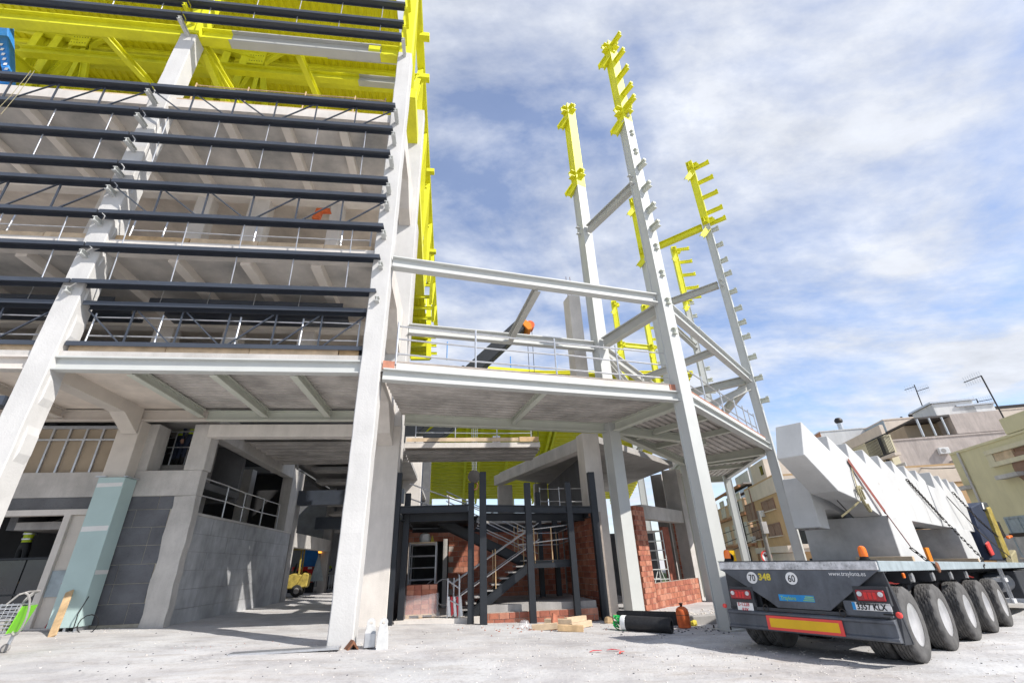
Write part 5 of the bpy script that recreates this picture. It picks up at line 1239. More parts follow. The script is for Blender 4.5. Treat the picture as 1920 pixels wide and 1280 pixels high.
for k, xc in enumerate(AX):
    wheel(xc, -1, tr, k)
    if k < 2: wheel(xc, 1, tr, k)
    else:
        tp('wheel', 'tyre', lambda b: tyre(b, (xc, TW, RW-0.02), (0, -1, 0), RW, 0.29), smooth=True)
    tp('axle', 'trailer_dark', lambda b: b.tube((xc, 0.2, RW), (xc, TW-0.2, RW), 0.09, 10))
    for y in (0.78, TW-0.78):
        tp('suspension_arm', 'trailer_dark', lambda b: b.beam((xc, y, RW), (xc-0.75, y, 1.0), 0.12, 0.16))
        tp('air_spring', 'black', lambda b: b.lathe((xc+0.28, y, 0.62), (0, 0, 1), [(0.10, 0), (0.14, 0.06), (0.12, 0.14), (0.14, 0.22), (0.10, 0.3)], 14), smooth=True)
for x in (1.75, 3.1, 4.5, 5.9):   # twist sockets under the rail
    tp('stake_socket', 'galv', lambda b: (b.tube((x, 0.02, 1.17), (x, 0.26, 1.17), 0.075, 14)))
    tp('socket_web', 'trailer_dark', lambda b: b.box(x-0.12, x-0.10, 0.05, 0.7, 1.08, 1.28))
tp('side_light', 'amber', lambda b: b.box(1.05, 1.12, -0.035, 0.0, 1.17, 1.25), bevel=0.01)
# spare parts forward: ladder steps, tank, tool box
for z in (0.45, 0.95): tp('step', 'worn_white', lambda b: b.box(9.6, 10.0, -0.05, 0.35, z, z+0.10))
for x in (9.62, 9.97): tp('step_rail', 'galv', lambda b: b.beam((x, 0.0, 0.45), (x, 0.0, 1.28), 0.05, 0.04))
tp('air_tank', 'anthracite', lambda b: b.lathe((10.3, 0.35, 0.9), (1, 0, 0), [(0.05, 0), (0.22, 0.04), (0.25, 0.1), (0.25, 1.7), (0.22, 1.76), (0.05, 1.8)], 20), smooth=True)
tp('tool_box', 'trailer_dark', lambda b: b.box(12.4, 15.5, 0.05, 0.7, 0.45, 1.2), bevel=0.02)

# hoses and cables slung under the rear shelf and along the frame
for k, (y0, y1, sag, m_) in enumerate(((0.55, 1.25, 0.10, 'black'), (1.2, 2.0, 0.13, 'rubber'), (0.9, 1.6, 0.07, 'strap'))):
    pts = [V((0.02, y0+(y1-y0)*i/8, 0.66-sag*math.sin(math.pi*i/8))) for i in range(9)]; b = MB(TX); b.path(pts, 0.014, 6); b.build('hose', m_, tr)
for k in range(3):
    pts = [V((0.9+0.9*i, 0.32+0.03*k, 1.12-0.05*math.sin(i*1.7+k))) for i in range(9)]; b = MB(TX); b.path(pts, 0.016, 6); b.build('air_line', 'rubber' if k else 'plate_red', tr)
# ---- precast raker beams on the deck
YB, TB = 0.66, 0.50
def side_pts(pxs, Y): return [ony(x, y, Y) for x, y in pxs]
def beam_unit(name, label, pts, Y, th, extra=None):
    t = thing(name, tw((sum(p[0] for p in pts)/len(pts), Y+th/2, min(p[2] for p in pts))), label, 'concrete beam', 'white precast concrete beams on the trailer')
    b = MB(TX); b.prism([(p[0], Y, p[2]) for p in pts], (0, th, 0)); b.build('beam', 'precast', t, bevel=0.012); return t
# profile in trailer coordinates, sawtooth seats along the top
e0 = ony(1502, 790, YB); e1 = ony(1508, 852, YB); e2 = ony(1572, 920, YB); e3 = ony(1650, 966, YB)
ZB = e3[2]; XE = 9.25
pts = [(e1[0]+0.0, 0, e1[2]), (e0[0], 0, e0[2])]
tooth = [((1550, 816), (1552, 845)), ((1584, 829), (1587, 855)), ((1616, 840), (1619, 867)), ((1645, 853), (1648, 878)), ((1670, 864), (1674, 887)), ((1694, 872), (1699, 895)), ((1716, 882), (1720, 902))]
zp = sum(ony(*p, YB)[2] for p, v in tooth)/7; zv = sum(ony(*v, YB)[2] for p, v in tooth)/7
xp = [ony(*p, YB)[0] for p, v in tooth]; xv = [ony(*v, YB)[0] for p, v in tooth]
step_ = (xp[-1]-xp[0])/6
for k in range(7):
    X_ = xp[0]+step_*k
    pts.append((X_-0.06, 0, zv)); pts.append((X_, 0, zp))
XE = pts[-1][0]+0.7
pts += [(XE, 0, zp-0.24), (XE, 0, ZB), (e3[0], 0, ZB), (e2[0]+0.9, 0, (e2[2]*0.75+ZB*0.25)), (e2[0], 0, e2[2])]
bm1 = beam_unit('precast_beam', 'white sawtooth concrete beam with raised head overhanging the rear of the trailer', pts, YB, TB)
q0 = tw((e0[0]+0.0, YB+TB*0.62, e0[2]-0.10)); nrm_ = (tw((e1[0], 0, e1[2]))-tw((e0[0], 0, e0[2]))).normalized()
b = MB(); rgt_ = (-tl_); upd = -nrm_; b.obox(q0 - th_*0.004, rgt_*0.10, upd*0.06, -th_*0.003); b.build('green_label', 'green', bm1)
b = MB(); b.obox(q0 - th_*0.004 - rgt_*0.13, rgt_*0.10, upd*0.06, -th_*0.003); b.build('white_label', 'white', bm1)
for k in range(5): tp('lifting_anchor', 'conc', lambda b: b.lathe((xp[0]+1.0+1.5*k, YB-0.004, zp-0.75), (0, 1, 0), [(0.001, 0), (0.03, 0), (0.03, 0.003)], 12), parent=bm1)
tp('casting_seam', 'conc_mid', lambda b: b.box(xp[-1]-0.4, xp[-1]-0.39, YB-0.003, YB-0.0005, ZB+0.05, zv-0.05), parent=bm1)
# second unit ahead
X2 = XE+0.03; p2 = [(X2, 0, ZB), (X2, 0, zp-0.35)]
for k in range(4): p2 += [(X2+0.9+1.0*k-0.06, 0, zv-0.02), (X2+0.9+1.0*k, 0, zp+0.12)]
p2 += [(X2+4.6, 0, zp-0.15), (X2+4.9, 0, ZB+0.4), (X2+4.9, 0, ZB)]
beam_unit('precast_beam', 'shorter white sawtooth concrete beam at the front of the trailer load', p2, YB-0.02, TB)
# third unit lying behind, lower, with its square foot hanging over the rear
YB3 = 1.42
f0 = ony(1538, 988, YB3); f1 = ony(1535, 932, YB3); f2 = ony(1553, 1008, YB3)
fx = f0[0]; p3 = [(fx, 0, f0[2]), (fx-0.02, 0, f0[2]+1.05), (fx+0.9, 0, f0[2]+1.05), (fx+2.4, 0, ZB+0.75), (fx+9, 0, ZB+0.75), (fx+9, 0, ZB+0.08), (fx+2.0, 0, ZB+0.02), (fx+1.0, 0, f0[2]+0.42), (fx+0.55, 0, f0[2]+0.38), (fx+0.52, 0, f0[2]-0.02)]
bm3 = beam_unit('precast_beam', 'white concrete beam with square hanging foot, left on the trailer', p3, YB3, 0.52)
for k in range(2): tp('lifting_hole', 'ink', lambda b: b.lathe((fx+0.22, YB3+0.15+0.2*k, f0[2]-0.012), (0, 0, 1), [(0.001, 0), (0.035, 0), (0.035, 0.004)], 14), parent=bm3)
# support blocks under the beams
for k, (pa, pb) in enumerate((((1692, 1048), (1742, 1046)), ((1816, 1047), (1856, 1046)))):
    a = ony(*pa, 0.55); c = ony(*pb, 0.55)
    t = thing('support_block', tw((a[0]+0.5, 1.2, 1.43)), ('wide concrete block with shade painted on its end, carrying the beams near the trailer rear' if k == 0 else 'wide concrete block with shade painted on its end, carrying the beams further along the trailer'), 'concrete block', 'concrete blocks under the load')
    x0, x1 = a[0], min(c[0], a[0]+1.9)
    b = MB(TX); b.prism([(x0, 0.55, 1.434), (x1, 0.55, 1.434), (x1-0.12, 0.55, ZB-0.002), (x0-0.02, 0.55, ZB-0.002)], (0, 1.75, 0)); b.build('block', 'precast', t, bevel=0.01)
    tp('shade_face', 'precast_shade', lambda b: b.prism([(x0-0.003, 0.56, 1.44), (x0-0.003, 2.29, 1.44), (x0-0.023, 2.29, ZB-0.01), (x0-0.023, 0.56, ZB-0.01)], (-0.012, 0, 0)), parent=t)  # grey sheet that paints the shade on the block's rear end
for k, xx in enumerate((ony(1692, 1048, .55)[0]+0.25, ony(1816, 1047, .55)[0]+0.25)):
    b = MB(TX); b.box(xx, xx+0.14, 0.50, 2.0, 1.434-0.0, 1.434+0.0+0.001) if False else b.box(xx-0.55, xx-0.42, 0.3, 1.3, 1.434, 1.53); tag(b.build('timber_bearer', 'timber_pale', bevel=0.005), 'timber bearer on the trailer deck in front of the ' + ('rear' if k == 0 else 'forward') + ' concrete block', 'timber')
tp('orange_wedge', 'orange', lambda b: b.box(ony(1745, 1040, .55)[0], ony(1745, 1040, .55)[0]+0.3, 0.6, 1.2, 1.433, 1.75))
# straps and chains
def strap(label, px, m, wd, Ys, name='ratchet_strap', cat='strap', chain=False):
    P_ = []
    for (x, y), Y in zip(px, Ys): q = ony(x, y, Y); P_.append(tw((q[0], Y, q[2])))
    t = thing(name, P_[0], label, cat, 'lashings over the load')
    if not chain:
        for a, c in zip(P_, P_[1:]): MB().beam(a, c, wd, 0.008, up=-tl_).build('webbing', m, t)
    else:
        for a, c in zip(P_, P_[1:]):
            L_ = (c-a).length; n = int(L_/0.10); d = (c-a)/n
            sd_ = d.cross(tl_).normalized()
            for i in range(n):
                p = a+d*i; s_ = sd_ if i % 2 else tl_
                b = MB(); r_ = 0.022; e = d*1.15
                pts = [p+s_*r_, p+e+s_*r_, p+e*1.06, p+e-s_*r_, p-s_*r_, p-e*0.06, p+s_*r_]; b.path(pts, 0.011, 4); b.build('link', m, t)
    return t, P_
t, P_ = strap('brown ratchet strap running from the beam top to the trailer rail', [(1590, 862), (1660, 960), (1708, 1025)], 'strap', 0.11, [YB-0.03, YB-0.08, 0.15])
t, P_ = strap('chain and hook finishing the brown strap on the trailer rail', [(1708, 1027), (1738, 1050), (1757, 1062)], 'chain', 0.04, [0.14, 0.02, -0.05], 'lashing_chain', 'chain', True)
b = MB(); q = tw((ony(1757, 1060, -0.05)[0], -0.05, 1.33)); b.lathe(q, tl_, [(0.02, -0.03), (0.09, -0.02), (0.10, 0.0), (0.02, 0.01)], 12); b.build('hook', 'rust', t, smooth=True)
strap('dark chain slung from the middle of the load down to the rail', [(1700, 898), (1768, 972), (1840, 1045), (1845, 1062)], 'chain', 0.04, [YB-0.03, YB-0.06, 0.05, -0.03], 'lashing_chain', 'chain', True)
strap('grey strap from the front beam down past the crane', [(1775, 930), (1840, 1000), (1895, 1045)], 'chain', 0.05, [YB-0.05, 0.35, 0.05])
strap('rear-right thin chain over the front of the load', [(1786, 922), (1836, 975), (1870, 1005)], 'chain', 0.04, [YB-0.05, 0.4, 0.3], 'lashing_chain', 'chain', True)
t, P_ = strap('pale rope strap knotted at the lower edge of the rear beam', [(1593, 862), (1600, 890), (1612, 930)], 'strap_pale', 0.05, [YB-0.02, YB-0.03, YB-0.03], 'rope_sling', 'rope')
q = P_[-1]
for k in range(2):
    pts = [q+th_*(0.16*math.cos(i*0.9+k)+0.05*k)+tu_*(0.25*math.sin(i*0.7+k)-0.05)-tl_*(0.04+0.02*k) for i in range(8)]; MB().path(pts, 0.02, 6).build('loop', 'strap_pale', t)
strap('thin tape crossing under the overhanging beam head', [(1578, 968), (1600, 950), (1615, 935)], 'strap_pale', 0.04, [YB+0.3, YB+0.1, YB-0.02], 'rope_sling', 'rope')
strap('thin dark band under the beam head', [(1570, 938), (1600, 970)], 'chain', 0.03, [YB+0.3, YB+0.3], 'rope_sling', 'rope')
# ---- loader crane on the tractor ahead of the load
t = thing('loader_crane', tw((15.4, 0.9, 1.4)), 'folded navy and yellow loader crane ahead of the concrete beams', 'crane')
Yc = 0.5
def cp(x, y, dy=0.0): q = ony(x, y, Yc); return tw((q[0], Yc+dy, q[2]))
def quad(name, m, pxs, dep, off=0.0):
    b = MB(); b.prism([cp(x, y, off) for x, y in pxs], tl_*dep); return b.build(name, m, t, bevel=0.03)
quad('mast', 'dark_blue', [(1822, 950), (1838, 942), (1850, 946), (1888, 1050), (1858, 1050)], 0.7)
quad('mast_head', 'anthracite', [(1838, 941), (1846, 941), (1853, 955), (1851, 961), (1842, 955)], 0.5, -0.06)
quad('boom_ram', 'forklift_yellow', [(1844, 952), (1849, 950), (1886, 1040), (1880, 1046)], 0.2, -0.12)
quad('tail_board', 'plate_red', [(1843, 1018), (1848, 1014), (1860, 1040), (1855, 1042)], 0.05, -0.08)
quad('lamp_bracket', 'black', [(1857, 973), (1872, 977), (1886, 1006), (1880, 1012), (1864, 1000)], 0.4, -0.02)
quad('work_lamp', 'amber', [(1879, 1004), (1885, 1003), (1887, 1008), (1881, 1010)], 0.12, -0.2)
quad('post', 'strap_pale', [(1890, 1040), (1898, 1030), (1905, 1062), (1897, 1068)], 0.2, -0.1)
# white car parked beyond the trailer, only its roof shows
q = PG(1420, 1062); cc = PY(1420, 1050, 24)
t = thing('parked_car', (cc.x, 24, zg(cc.x)), 'white car roof showing behind the trailer rear', 'car')
xf = Matrix.Translation((cc.x, 24, zg(cc.x)-0.05)) @ Matrix.Rotation(-0.32, 4, 'Z')
b = MB(xf); b.prism([(-2.1, -0.85, 0.3), (2.1, -0.85, 0.3), (2.15, -0.85, 0.75), (1.3, -0.85, 0.9), (-2.0, -0.85, 0.95), (-2.15, -0.85, 0.7)], (0, 1.7, 0)); b.build('body', 'white', t, bevel=0.06)
b = MB(xf); b.prism([(-1.9, -0.75, 0.95), (1.2, -0.75, 0.9), (0.4, -0.68, 1.42), (-1.4, -0.68, 1.45)], (0, 1.42, 0)); b.build('cabin', 'glass', t, bevel=0.04)
b = MB(xf); b.prism([(-1.42, -0.66, 1.44), (0.4, -0.66, 1.41), (0.3, -0.66, 1.47), (-1.35, -0.66, 1.50)], (0, 1.32, 0)); b.build('roof', 'white', t, bevel=0.02)
for sx in (-1.3, 1.35):
    for sy in (-0.87, 0.67): b = MB(xf); b.lathe((sx, sy, 0.32), (0, 1, 0), [(0.1, 0), (0.31, 0), (0.33, 0.04), (0.33, 0.16), (0.31, 0.2), (0.1, 0.2)], 20); b.build('wheel', 'rubber', t, smooth=True)
# ================================================================== STREET BEYOND
def hdir(px):
    y0, y1 = 900.0, 1200.0
    for _ in range(40):
        m_ = (y0+y1)/2
        if ray(px, m_).z > 0: y0 = m_
        else: y1 = m_
    d = ray(px, y0); return V((d.x, d.y, 0)).normalized()
def azd(a): a = math.radians(a); return V((math.sin(a), math.cos(a), 0))
class Bld:
    def __init__(s, name, label, px, D, a1, l1, a2, l2, top_px, m, z0=-1.2, par=0.35):
        # nearest corner seen at horizon column px, distance D; faces run l1 metres towards azimuth a1 and l2 towards a2
        s.c = hdir(px)*D; s.d1 = azd(a1); s.d2 = azd(a2); s.l1, s.l2 = l1, l2
        s.n1 = V((s.d1.y, -s.d1.x, 0));  s.n1 = s.n1 if s.n1.dot(s.c) < 0 else -s.n1
        s.n2 = V((s.d2.y, -s.d2.x, 0));  s.n2 = s.n2 if s.n2.dot(s.c) < 0 else -s.n2
        s.z1 = PP(*top_px, (s.c.x, s.c.y, 0), (s.c.x, s.c.y, 0)).z
        s.t = thing(name, (s.c.x, s.c.y, z0), label, 'building')
        b = MB(); b.obox(at(s.c, z0), s.d1*l1, s.d2*l2, V((0, 0, s.z1-z0))); s.wall = b.build('wall', m, s.t)
        b = MB(); o = at(s.c, s.z1)+s.n1*0.06+s.n2*0.06; b.obox(o, s.d1*(l1+0.05), s.d2*(l2+0.05), V((0, 0, 0.14))); b.build('roof_edge', m, s.t)
        b = MB(); b.obox(at(s.c, s.z1+0.141)+(s.d1+s.d2)*0.3, s.d1*(l1-0.6), s.d2*(l2-0.6), V((0, 0, 0.05))); b.build('roof', 'conc_mid', s.t)
    def pt(s, f, px, py): n = s.n1 if f == 1 else s.n2; return PP(px, py, at(s.c, 0), n)
    def rect(s, f, p0, p1, name, m, dep=0.06, parent=None):
        n = s.n1 if f == 1 else s.n2; d = s.d1 if f == 1 else s.d2
        a, c = s.pt(f, *p0), s.pt(f, *p1); u0, u1 = sorted(((a-s.c).dot(d), (c-s.c).dot(d))); z0, z1 = sorted((a.z, c.z))
        b = MB(); b.obox(s.c+d*u0+V((0, 0, z0))+n*0.004, d*(u1-u0), n*dep, V((0, 0, z1-z0))); return b.build(name, m, parent or s.t)
    def window(s, f, u, z, w_, h, m='shutter', sill=True, fr='b_cream'):
        n = s.n1 if f == 1 else s.n2; d = s.d1 if f == 1 else s.d2
        o = s.c + d*u + V((0, 0, z))
        b = MB()
        for (du, dz, ww, hh) in ((0, 0, 0.1, h), (w_-0.1, 0, 0.1, h), (0.1, h-0.1, w_-0.2, 0.1), (0.1, 0, w_-0.2, 0.08)): b.obox(o+d*du+V((0, 0, dz))+n*0.003, d*ww, n*0.07, V((0, 0, hh)))
        W_ = b.build('window', 'shutter' if m == 'glass' else m, s.t)
        b = MB(); b.obox(o+d*0.1+V((0, 0, 0.08))+n*0.004, d*(w_-0.2), n*0.02, V((0, 0, h-0.18))); b.build('shutter', m, W_)
        b = MB(); b.obox(o+d*(w_/2-0.03)+V((0, 0, 0.08))+n*0.025, d*0.06, n*0.03, V((0, 0, h-0.18))); b.build('mullion', m, W_)
        if sill: b = MB(); b.obox(o-d*0.08+V((0, 0, -0.09))+n*0.004, d*(w_+0.16), n*0.14, V((0, 0, 0.08))); b.build('sill', fr, W_)
    def uz(s, f, px, py): d = s.d1 if f == 1 else s.d2; a = s.pt(f, px, py); return (a-s.c).dot(d), a.z
# --- tan corner apartment house
B = Bld('apartment_house', 'tan apartment house with brown shutters and cream parapet behind the trailer', 1489, 46, 18, 9.5, 108, 22, (1448, 893), 'b_tan')
def band(B, f, z0, z1, m, dep=0.05, u0=0.0, u1=None, name='wall_band'):
    n = B.n1 if f == 1 else B.n2; d = B.d1 if f == 1 else B.d2; L_ = (B.l1 if f == 1 else B.l2)
    b = MB(); b.obox(B.c+d*u0+V((0, 0, z0))+n*0.003, d*((u1 or L_)-u0), n*dep, V((0, 0, z1-z0))); return b.build(name, m, B.t)
zc = B.uz(1, 1450, 925)[1]; band(B, 1, zc, B.z1-0.01, 'b_cream', 0.06); band(B, 2, zc, B.z1-0.01, 'b_cream', 0.06)
zb0 = B.uz(1, 1480, 1022)[1]; band(B, 1, zb0-0.5, zb0, 'b_cream', 0.35, name='balcony_slab'); band(B, 2, zb0-0.5, zb0, 'b_cream', 0.6, name='balcony_slab')
band(B, 1, -0.9, zb0-0.55, 'b_cream', 0.04, name='ground_storey')
for (p0, p1) in (((1404, 978), (1413, 940)), ((1432, 960), (1450, 932)), ((1415, 1012), (1424, 985)), ((1443, 1006), (1462, 978))):
    u0, z0 = B.uz(1, *p0); u1, z1 = B.uz(1, *p1); uu = min(u0, u1); B.window(1, uu, min(z0, z1), max(1.0, abs(u1-u0)), abs(z1-z0))
# recessed balconies on the other face
for (za, zb_) in ((zb0+0.05, zb0+2.7), (zb0+3.1, zb0+5.5)):
    band(B, 2, za, zb_, 'glass', 0.02, 0.3, 4.2, 'balcony_recess'); band(B, 2, za-0.3, za, 'b_cream', 0.7, 0.2, 4.4, 'balcony_slab')
    n, d = B.n2, B.d2
    for k in range(14):
        o = B.c+d*(0.35+0.3*k)+n*0.62; b = MB(); b.tube(o+V((0, 0, za)), o+V((0, 0, za+0.95)), 0.02, 5); b.build('baluster', 'black', B.t)
    b = MB(); b.tube(B.c+d*0.3+n*0.62+V((0, 0, za+0.96)), B.c+d*4.3+n*0.62+V((0, 0, za+0.96)), 0.03, 5); b.build('rail', 'black', B.t)
for k in range(5): B.window(2, 5.2+3.1*k, zb0+0.9, 1.3, 1.5)
for k in range(4): band(B, 2, -0.8, zb0-1.0, 'shutter' if k % 2 else 'glass', 0.05, 1.0+4.2*k, 3.4+4.2*k, 'shop_shutter')
for k in range(2): band(B, 1, -0.8, zb0-1.1, 'glass', 0.06, 1.4+3.6*k, 2.6+3.6*k, 'doorway')
b = MB(); b.obox(at(B.c, B.z1+0.2)+B.d1*4+B.d2*0.8, B.d1*4.5, B.d2*6, V((0, 0, 2.0))); b.build('roof_room', 'b_cream', B.t)
b = MB(); o = at(B.c, B.z1+0.9)+B.d1*4.6+B.d2*0.75; b.obox(o, B.d1*0.8, B.d2*0.05, V((0, 0, 0.8))); b.build('roof_window', 'glass', B.t)
b = MB(); b.tube(at(B.c, B.z1+0.2)+B.d1*9+B.d2*1, at(B.c, B.z1+2.6)+B.d1*9+B.d2*1, 0.25, 8); b.build('chimney', 'b_white', B.t)
# --- peach house to its left
B0 = Bld('peach_house', 'peach rendered house with pale roller shutters behind the tall steel column', 1420, 56.5, 18, 26, 100, 9, (1392, 935), 'b_peach')
for k in range(6):
    for z in (2.6, 5.6): B0.window(1, 0.9+4.1*k, z, 2.3, 1.9, 'shutter_pale', fr='b_cream')
for z in (2.1, 5.1, 7.9): band(B0, 1, z, z+0.25, 'b_brick', 0.25, name='string_course')
b = MB(); b.obox(at(B0.c, B0.z1+0.2)+B0.d1*1.0+B0.d2*1, B0.d1*10, B0.d2*5, V((0, 0, 1.4))); b.build('roof_room', 'glass', B0.t)
b = MB(); b.obox(at(B0.c, B0.z1+1.6)+B0.d1*0.5+B0.d2*0.5, B0.d1*11, B0.d2*6, V((0, 0, 0.15))); b.build('roof_canopy', 'conc_mid', B0.t)
b = MB(); b.obox(at(B0.c, B0.z1+1.8)+B0.d1*3+B0.d2*2, B0.d1*6, B0.d2*3, V((0, 0, 1.6))); b.build('roof_room', 'b_white', B0.t)
# --- far white house at the left gap
Bw = Bld('white_house', 'pale low house far behind the beige steel columns', 1300, 80, 25, 14, 105, 26, (1290, 968), 'b_peach')
for k in range(3): Bw.window(2, 1.5+4*k, 2.5, 1.4, 1.6)
# --- yellow house on the right, in front
By = Bld('yellow_house', 'large plain yellow rendered house at the right border', 1858, 44, 198, 30, 108, 10, (1795, 852), 'b_yellow')
# stepped gable: the left part of the wall is lower than the right
b = MB(); o = at(By.c, By.z1+0.19)+By.d1*5.2; b.obox(o, By.d1*20, By.d2*9, V((0, 0, 0.9))); b.build('upper_wall', 'b_yellow', By.t)
u0, z0 = By.uz(1, 1862, 868); u1, z1 = By.uz(1, 1918, 836)
b = MB(); o = By.c+By.d1*u0+By.n1*0.01+V((0, 0, z0)); b.obox(o, By.d1*0.5, By.n1*0.2, V((0, 0, z1-z0))); b.obox(o+V((0, 0, z1-z0+0.001)), By.d1*(u1-u0+0.6), By.n1*0.25, V((0, 0, 0.25))); b.obox(o+V((0, 0, -0.26)), By.d1*(u1-u0+0.6), By.n1*0.25, V((0, 0, 0.25))); b.build('window', 'b_cream_yellow', By.t)
b = MB(); o = By.c+By.d1*(u0+0.52)+By.n1*0.012+V((0, 0, z0)); b.obox(o, By.d1*1.4, By.n1*0.14, V((0, 0, z1-z0-0.01))); b.build('shutter', 'timber_pale', By.t)
b = MB(); o = By.c+By.d1*(u0+1.93)+By.n1*0.008+V((0, 0, z0)); b.obox(o, By.d1*(u1-u0-1.4), By.n1*0.02, V((0, 0, z1-z0-0.01))); b.build('window_recess', 'shutter', By.t)
for (p0, p1, m_) in (((1884, 896), (1925, 884), 'conc'), ((1808, 916), (1826, 911), 'conc')):
    u0, z0 = By.uz(1, *p0); u1, z1 = By.uz(1, *p1); b = MB(); b.obox(By.c+By.d1*u0+By.n1*0.005+V((0, 0, (z0+z1)/2-0.12)), By.d1*(u1-u0), By.n1*0.5, V((0, 0, 0.22))); b.build('window_sill', m_, By.t)
u0, z0 = By.uz(1, 1905, 880); b = MB(); b.lathe(By.c+By.d1*(u0+0.9)+By.n1*0.01+V((0, 0, z0)), By.n1, [(0.9, 0), (0.9, 0.1), (0.7, 0.12)], 18); b.build('round_vent', 'shutter', By.t)
for z in (PY(1890, 1003, By.c.y+3).z,): band(By, 1, z-0.2, z, 'chain', 0.08, 2.0, 26, 'cable_run')
band(By, 1, -1.0, 1.9, 'conc', 0.05, name='plinth_band')
u0, z0 = By.uz(1, 1912, 1030); By.window(1, u0, z0-0.4, 2.0, 2.2, 'trailer_grey')
# --- pinkish bare party wall behind it
Bp = Bld('bare_wall_house', 'tall house with bare pinkish grey party wall and water tanks on top', 1740, 54.3, 110, 40, 20, 12, (1700, 822), 'b_pink')
zt = Bp.z1
ua, za = Bp.uz(1, 1790, 800); ub, zb_ = Bp.uz(1, 1905, 778); uc, zc_ = Bp.uz(1, 1785, 776)
b = MB(); o = at(Bp.c, zt+0.2)+Bp.d1*ua; b.obox(o, Bp.d1*(ub-ua-1.0), Bp.d2*9, V((0, 0, zc_-zt-0.2))); b.build('upper_storey', 'b_pink', Bp.t)
b = MB(); u_, z_ = Bp.uz(1, 1722, 804); o = at(Bp.c, zt+0.2)+Bp.d1*u_; a_ = o+Bp.d2*2.0; b.prism([a_, a_+Bp.d1*(ua-u_), a_+Bp.d1*(ua-u_)+V((0, 0, zc_-zt-0.5)), a_+V((0, 0, 1.5))], Bp.d2*5); b.build('terrace_back', 'board_brown', Bp.t)
b = MB(); b.prism([o+V((0, 0, 1.6)), o+Bp.d1*(ua-u_-0.02)+V((0, 0, zc_-zt-0.4)), o+Bp.d1*(ua-u_-0.02)+V((0, 0, zc_-zt-0.2)), o+V((0, 0, 1.75))], Bp.d2*7); b.build('terrace_awning', 'tarp', Bp.t)
for k in (0.06, 0.4, 0.75): b = MB(); p_ = o+Bp.d1*((ua-u_)*k); b.tube(p_, p_+V((0, 0, 1.6+(zc_-zt-2.0)*k)), 0.09, 6); b.build('awning_post', 'galv', Bp.t)
for (px, py, w_, h) in ((1797, 778, 3.4, 2.3), (1846, 776, 2.9, 1.9)):
    u0, z0 = Bp.uz(1, px-12, py); t = thing('water_tank', Bp.c+Bp.d1*u0+V((0, 0, z0)), 'grey box water tank on the bare wall house, ' + ('left and larger of two' if px < 1800 else 'right and smaller of two'), 'water tank', 'rooftop water tanks')
    b = MB(); o = Bp.c+Bp.d1*u0+Bp.d2*2.0+V((0, 0, z0-0.6)); b.obox(o, Bp.d1*w_, Bp.d2*3.5, V((0, 0, h))); b.build('tank', 'b_white', t, bevel=0.05)
    b = MB(); b.obox(o+V((0, 0, h+0.001))-Bp.d1*0.15-Bp.d2*0.15, Bp.d1*(w_+0.3), Bp.d2*3.8, V((0, 0, 0.16))); b.build('lid', 'galv', t)
u0, z0 = Bp.uz(1, 1783, 868); b = MB(); b.obox(Bp.c+Bp.d1*u0+Bp.n1*0.01+V((0, 0, z0-3)), Bp.d1*1.0, Bp.n1*0.6, V((0, 0, 3.2))); b.build('chimney', 'b_pink', Bp.t)
b = MB(); b.tube(Bp.c+Bp.d1*(u0+0.5)+Bp.n1*0.3+V((0, 0, z0-2.6)), Bp.c+Bp.d1*(u0+0.5)+Bp.n1*0.9+V((0, 0, z0+0.4)), 0.25, 10); b.build('flue', 'galv', Bp.t)
# --- cream house with terrace railing
Bc = Bld('cream_house', 'cream yellow house with iron terrace railing behind the sawtooth beam', 1739, 54, 18, 14, 108, 0.6, (1697, 812), 'b_cream_yellow')
f = 2
z_rail = Bc.uz(1, 1680, 850)[1]; u1 = Bc.uz(1, 1690, 850)[0]; u0 = Bc.uz(1, 1640, 850)[0]
lo_, hi_ = min(u0, u1), max(u0, u1)
band(Bc, 1, z_rail-0.25, z_rail, 'b_cream', 0.5, lo_, hi_, 'terrace_slab')
n = 20
for k in range(n+1):
    o = Bc.c+Bc.d1*(lo_+(hi_-lo_)*k/n)+Bc.n1*0.45; b = MB(); b.tube(o+V((0, 0, z_rail)), o+V((0, 0, z_rail+1.7)), 0.025, 5); b.build('baluster', 'black', Bc.t)
for dz in (0.08, 1.72): b = MB(); b.beam(Bc.c+Bc.d1*lo_+Bc.n1*0.45+V((0, 0, z_rail+dz)), Bc.c+Bc.d1*hi_+Bc.n1*0.45+V((0, 0, z_rail+dz)), 0.06, 0.08); b.build('rail', 'black', Bc.t)
u0, z0 = Bc.uz(1, 1700, 870); Bc.window(1, u0, z0-2.0, 2.4, 2.2, 'shutter_pale')
b = MB(); b.tube(Bc.c+Bc.d1*0.5+Bc.n1*0.15+V((0, 0, 0)), Bc.c+Bc.d1*0.5+Bc.n1*0.15+V((0, 0, Bc.z1)), 0.12, 8); b.build('downpipe', 'chain', Bc.t)
b = MB(); b.obox(at(Bc.c, Bc.z1+0.2)+Bc.d1*0.0, Bc.d1*14, Bc.d2*0.3, V((0, 0, 0.9))); b.build('terrace_wall', 'b_cream', Bc.t)
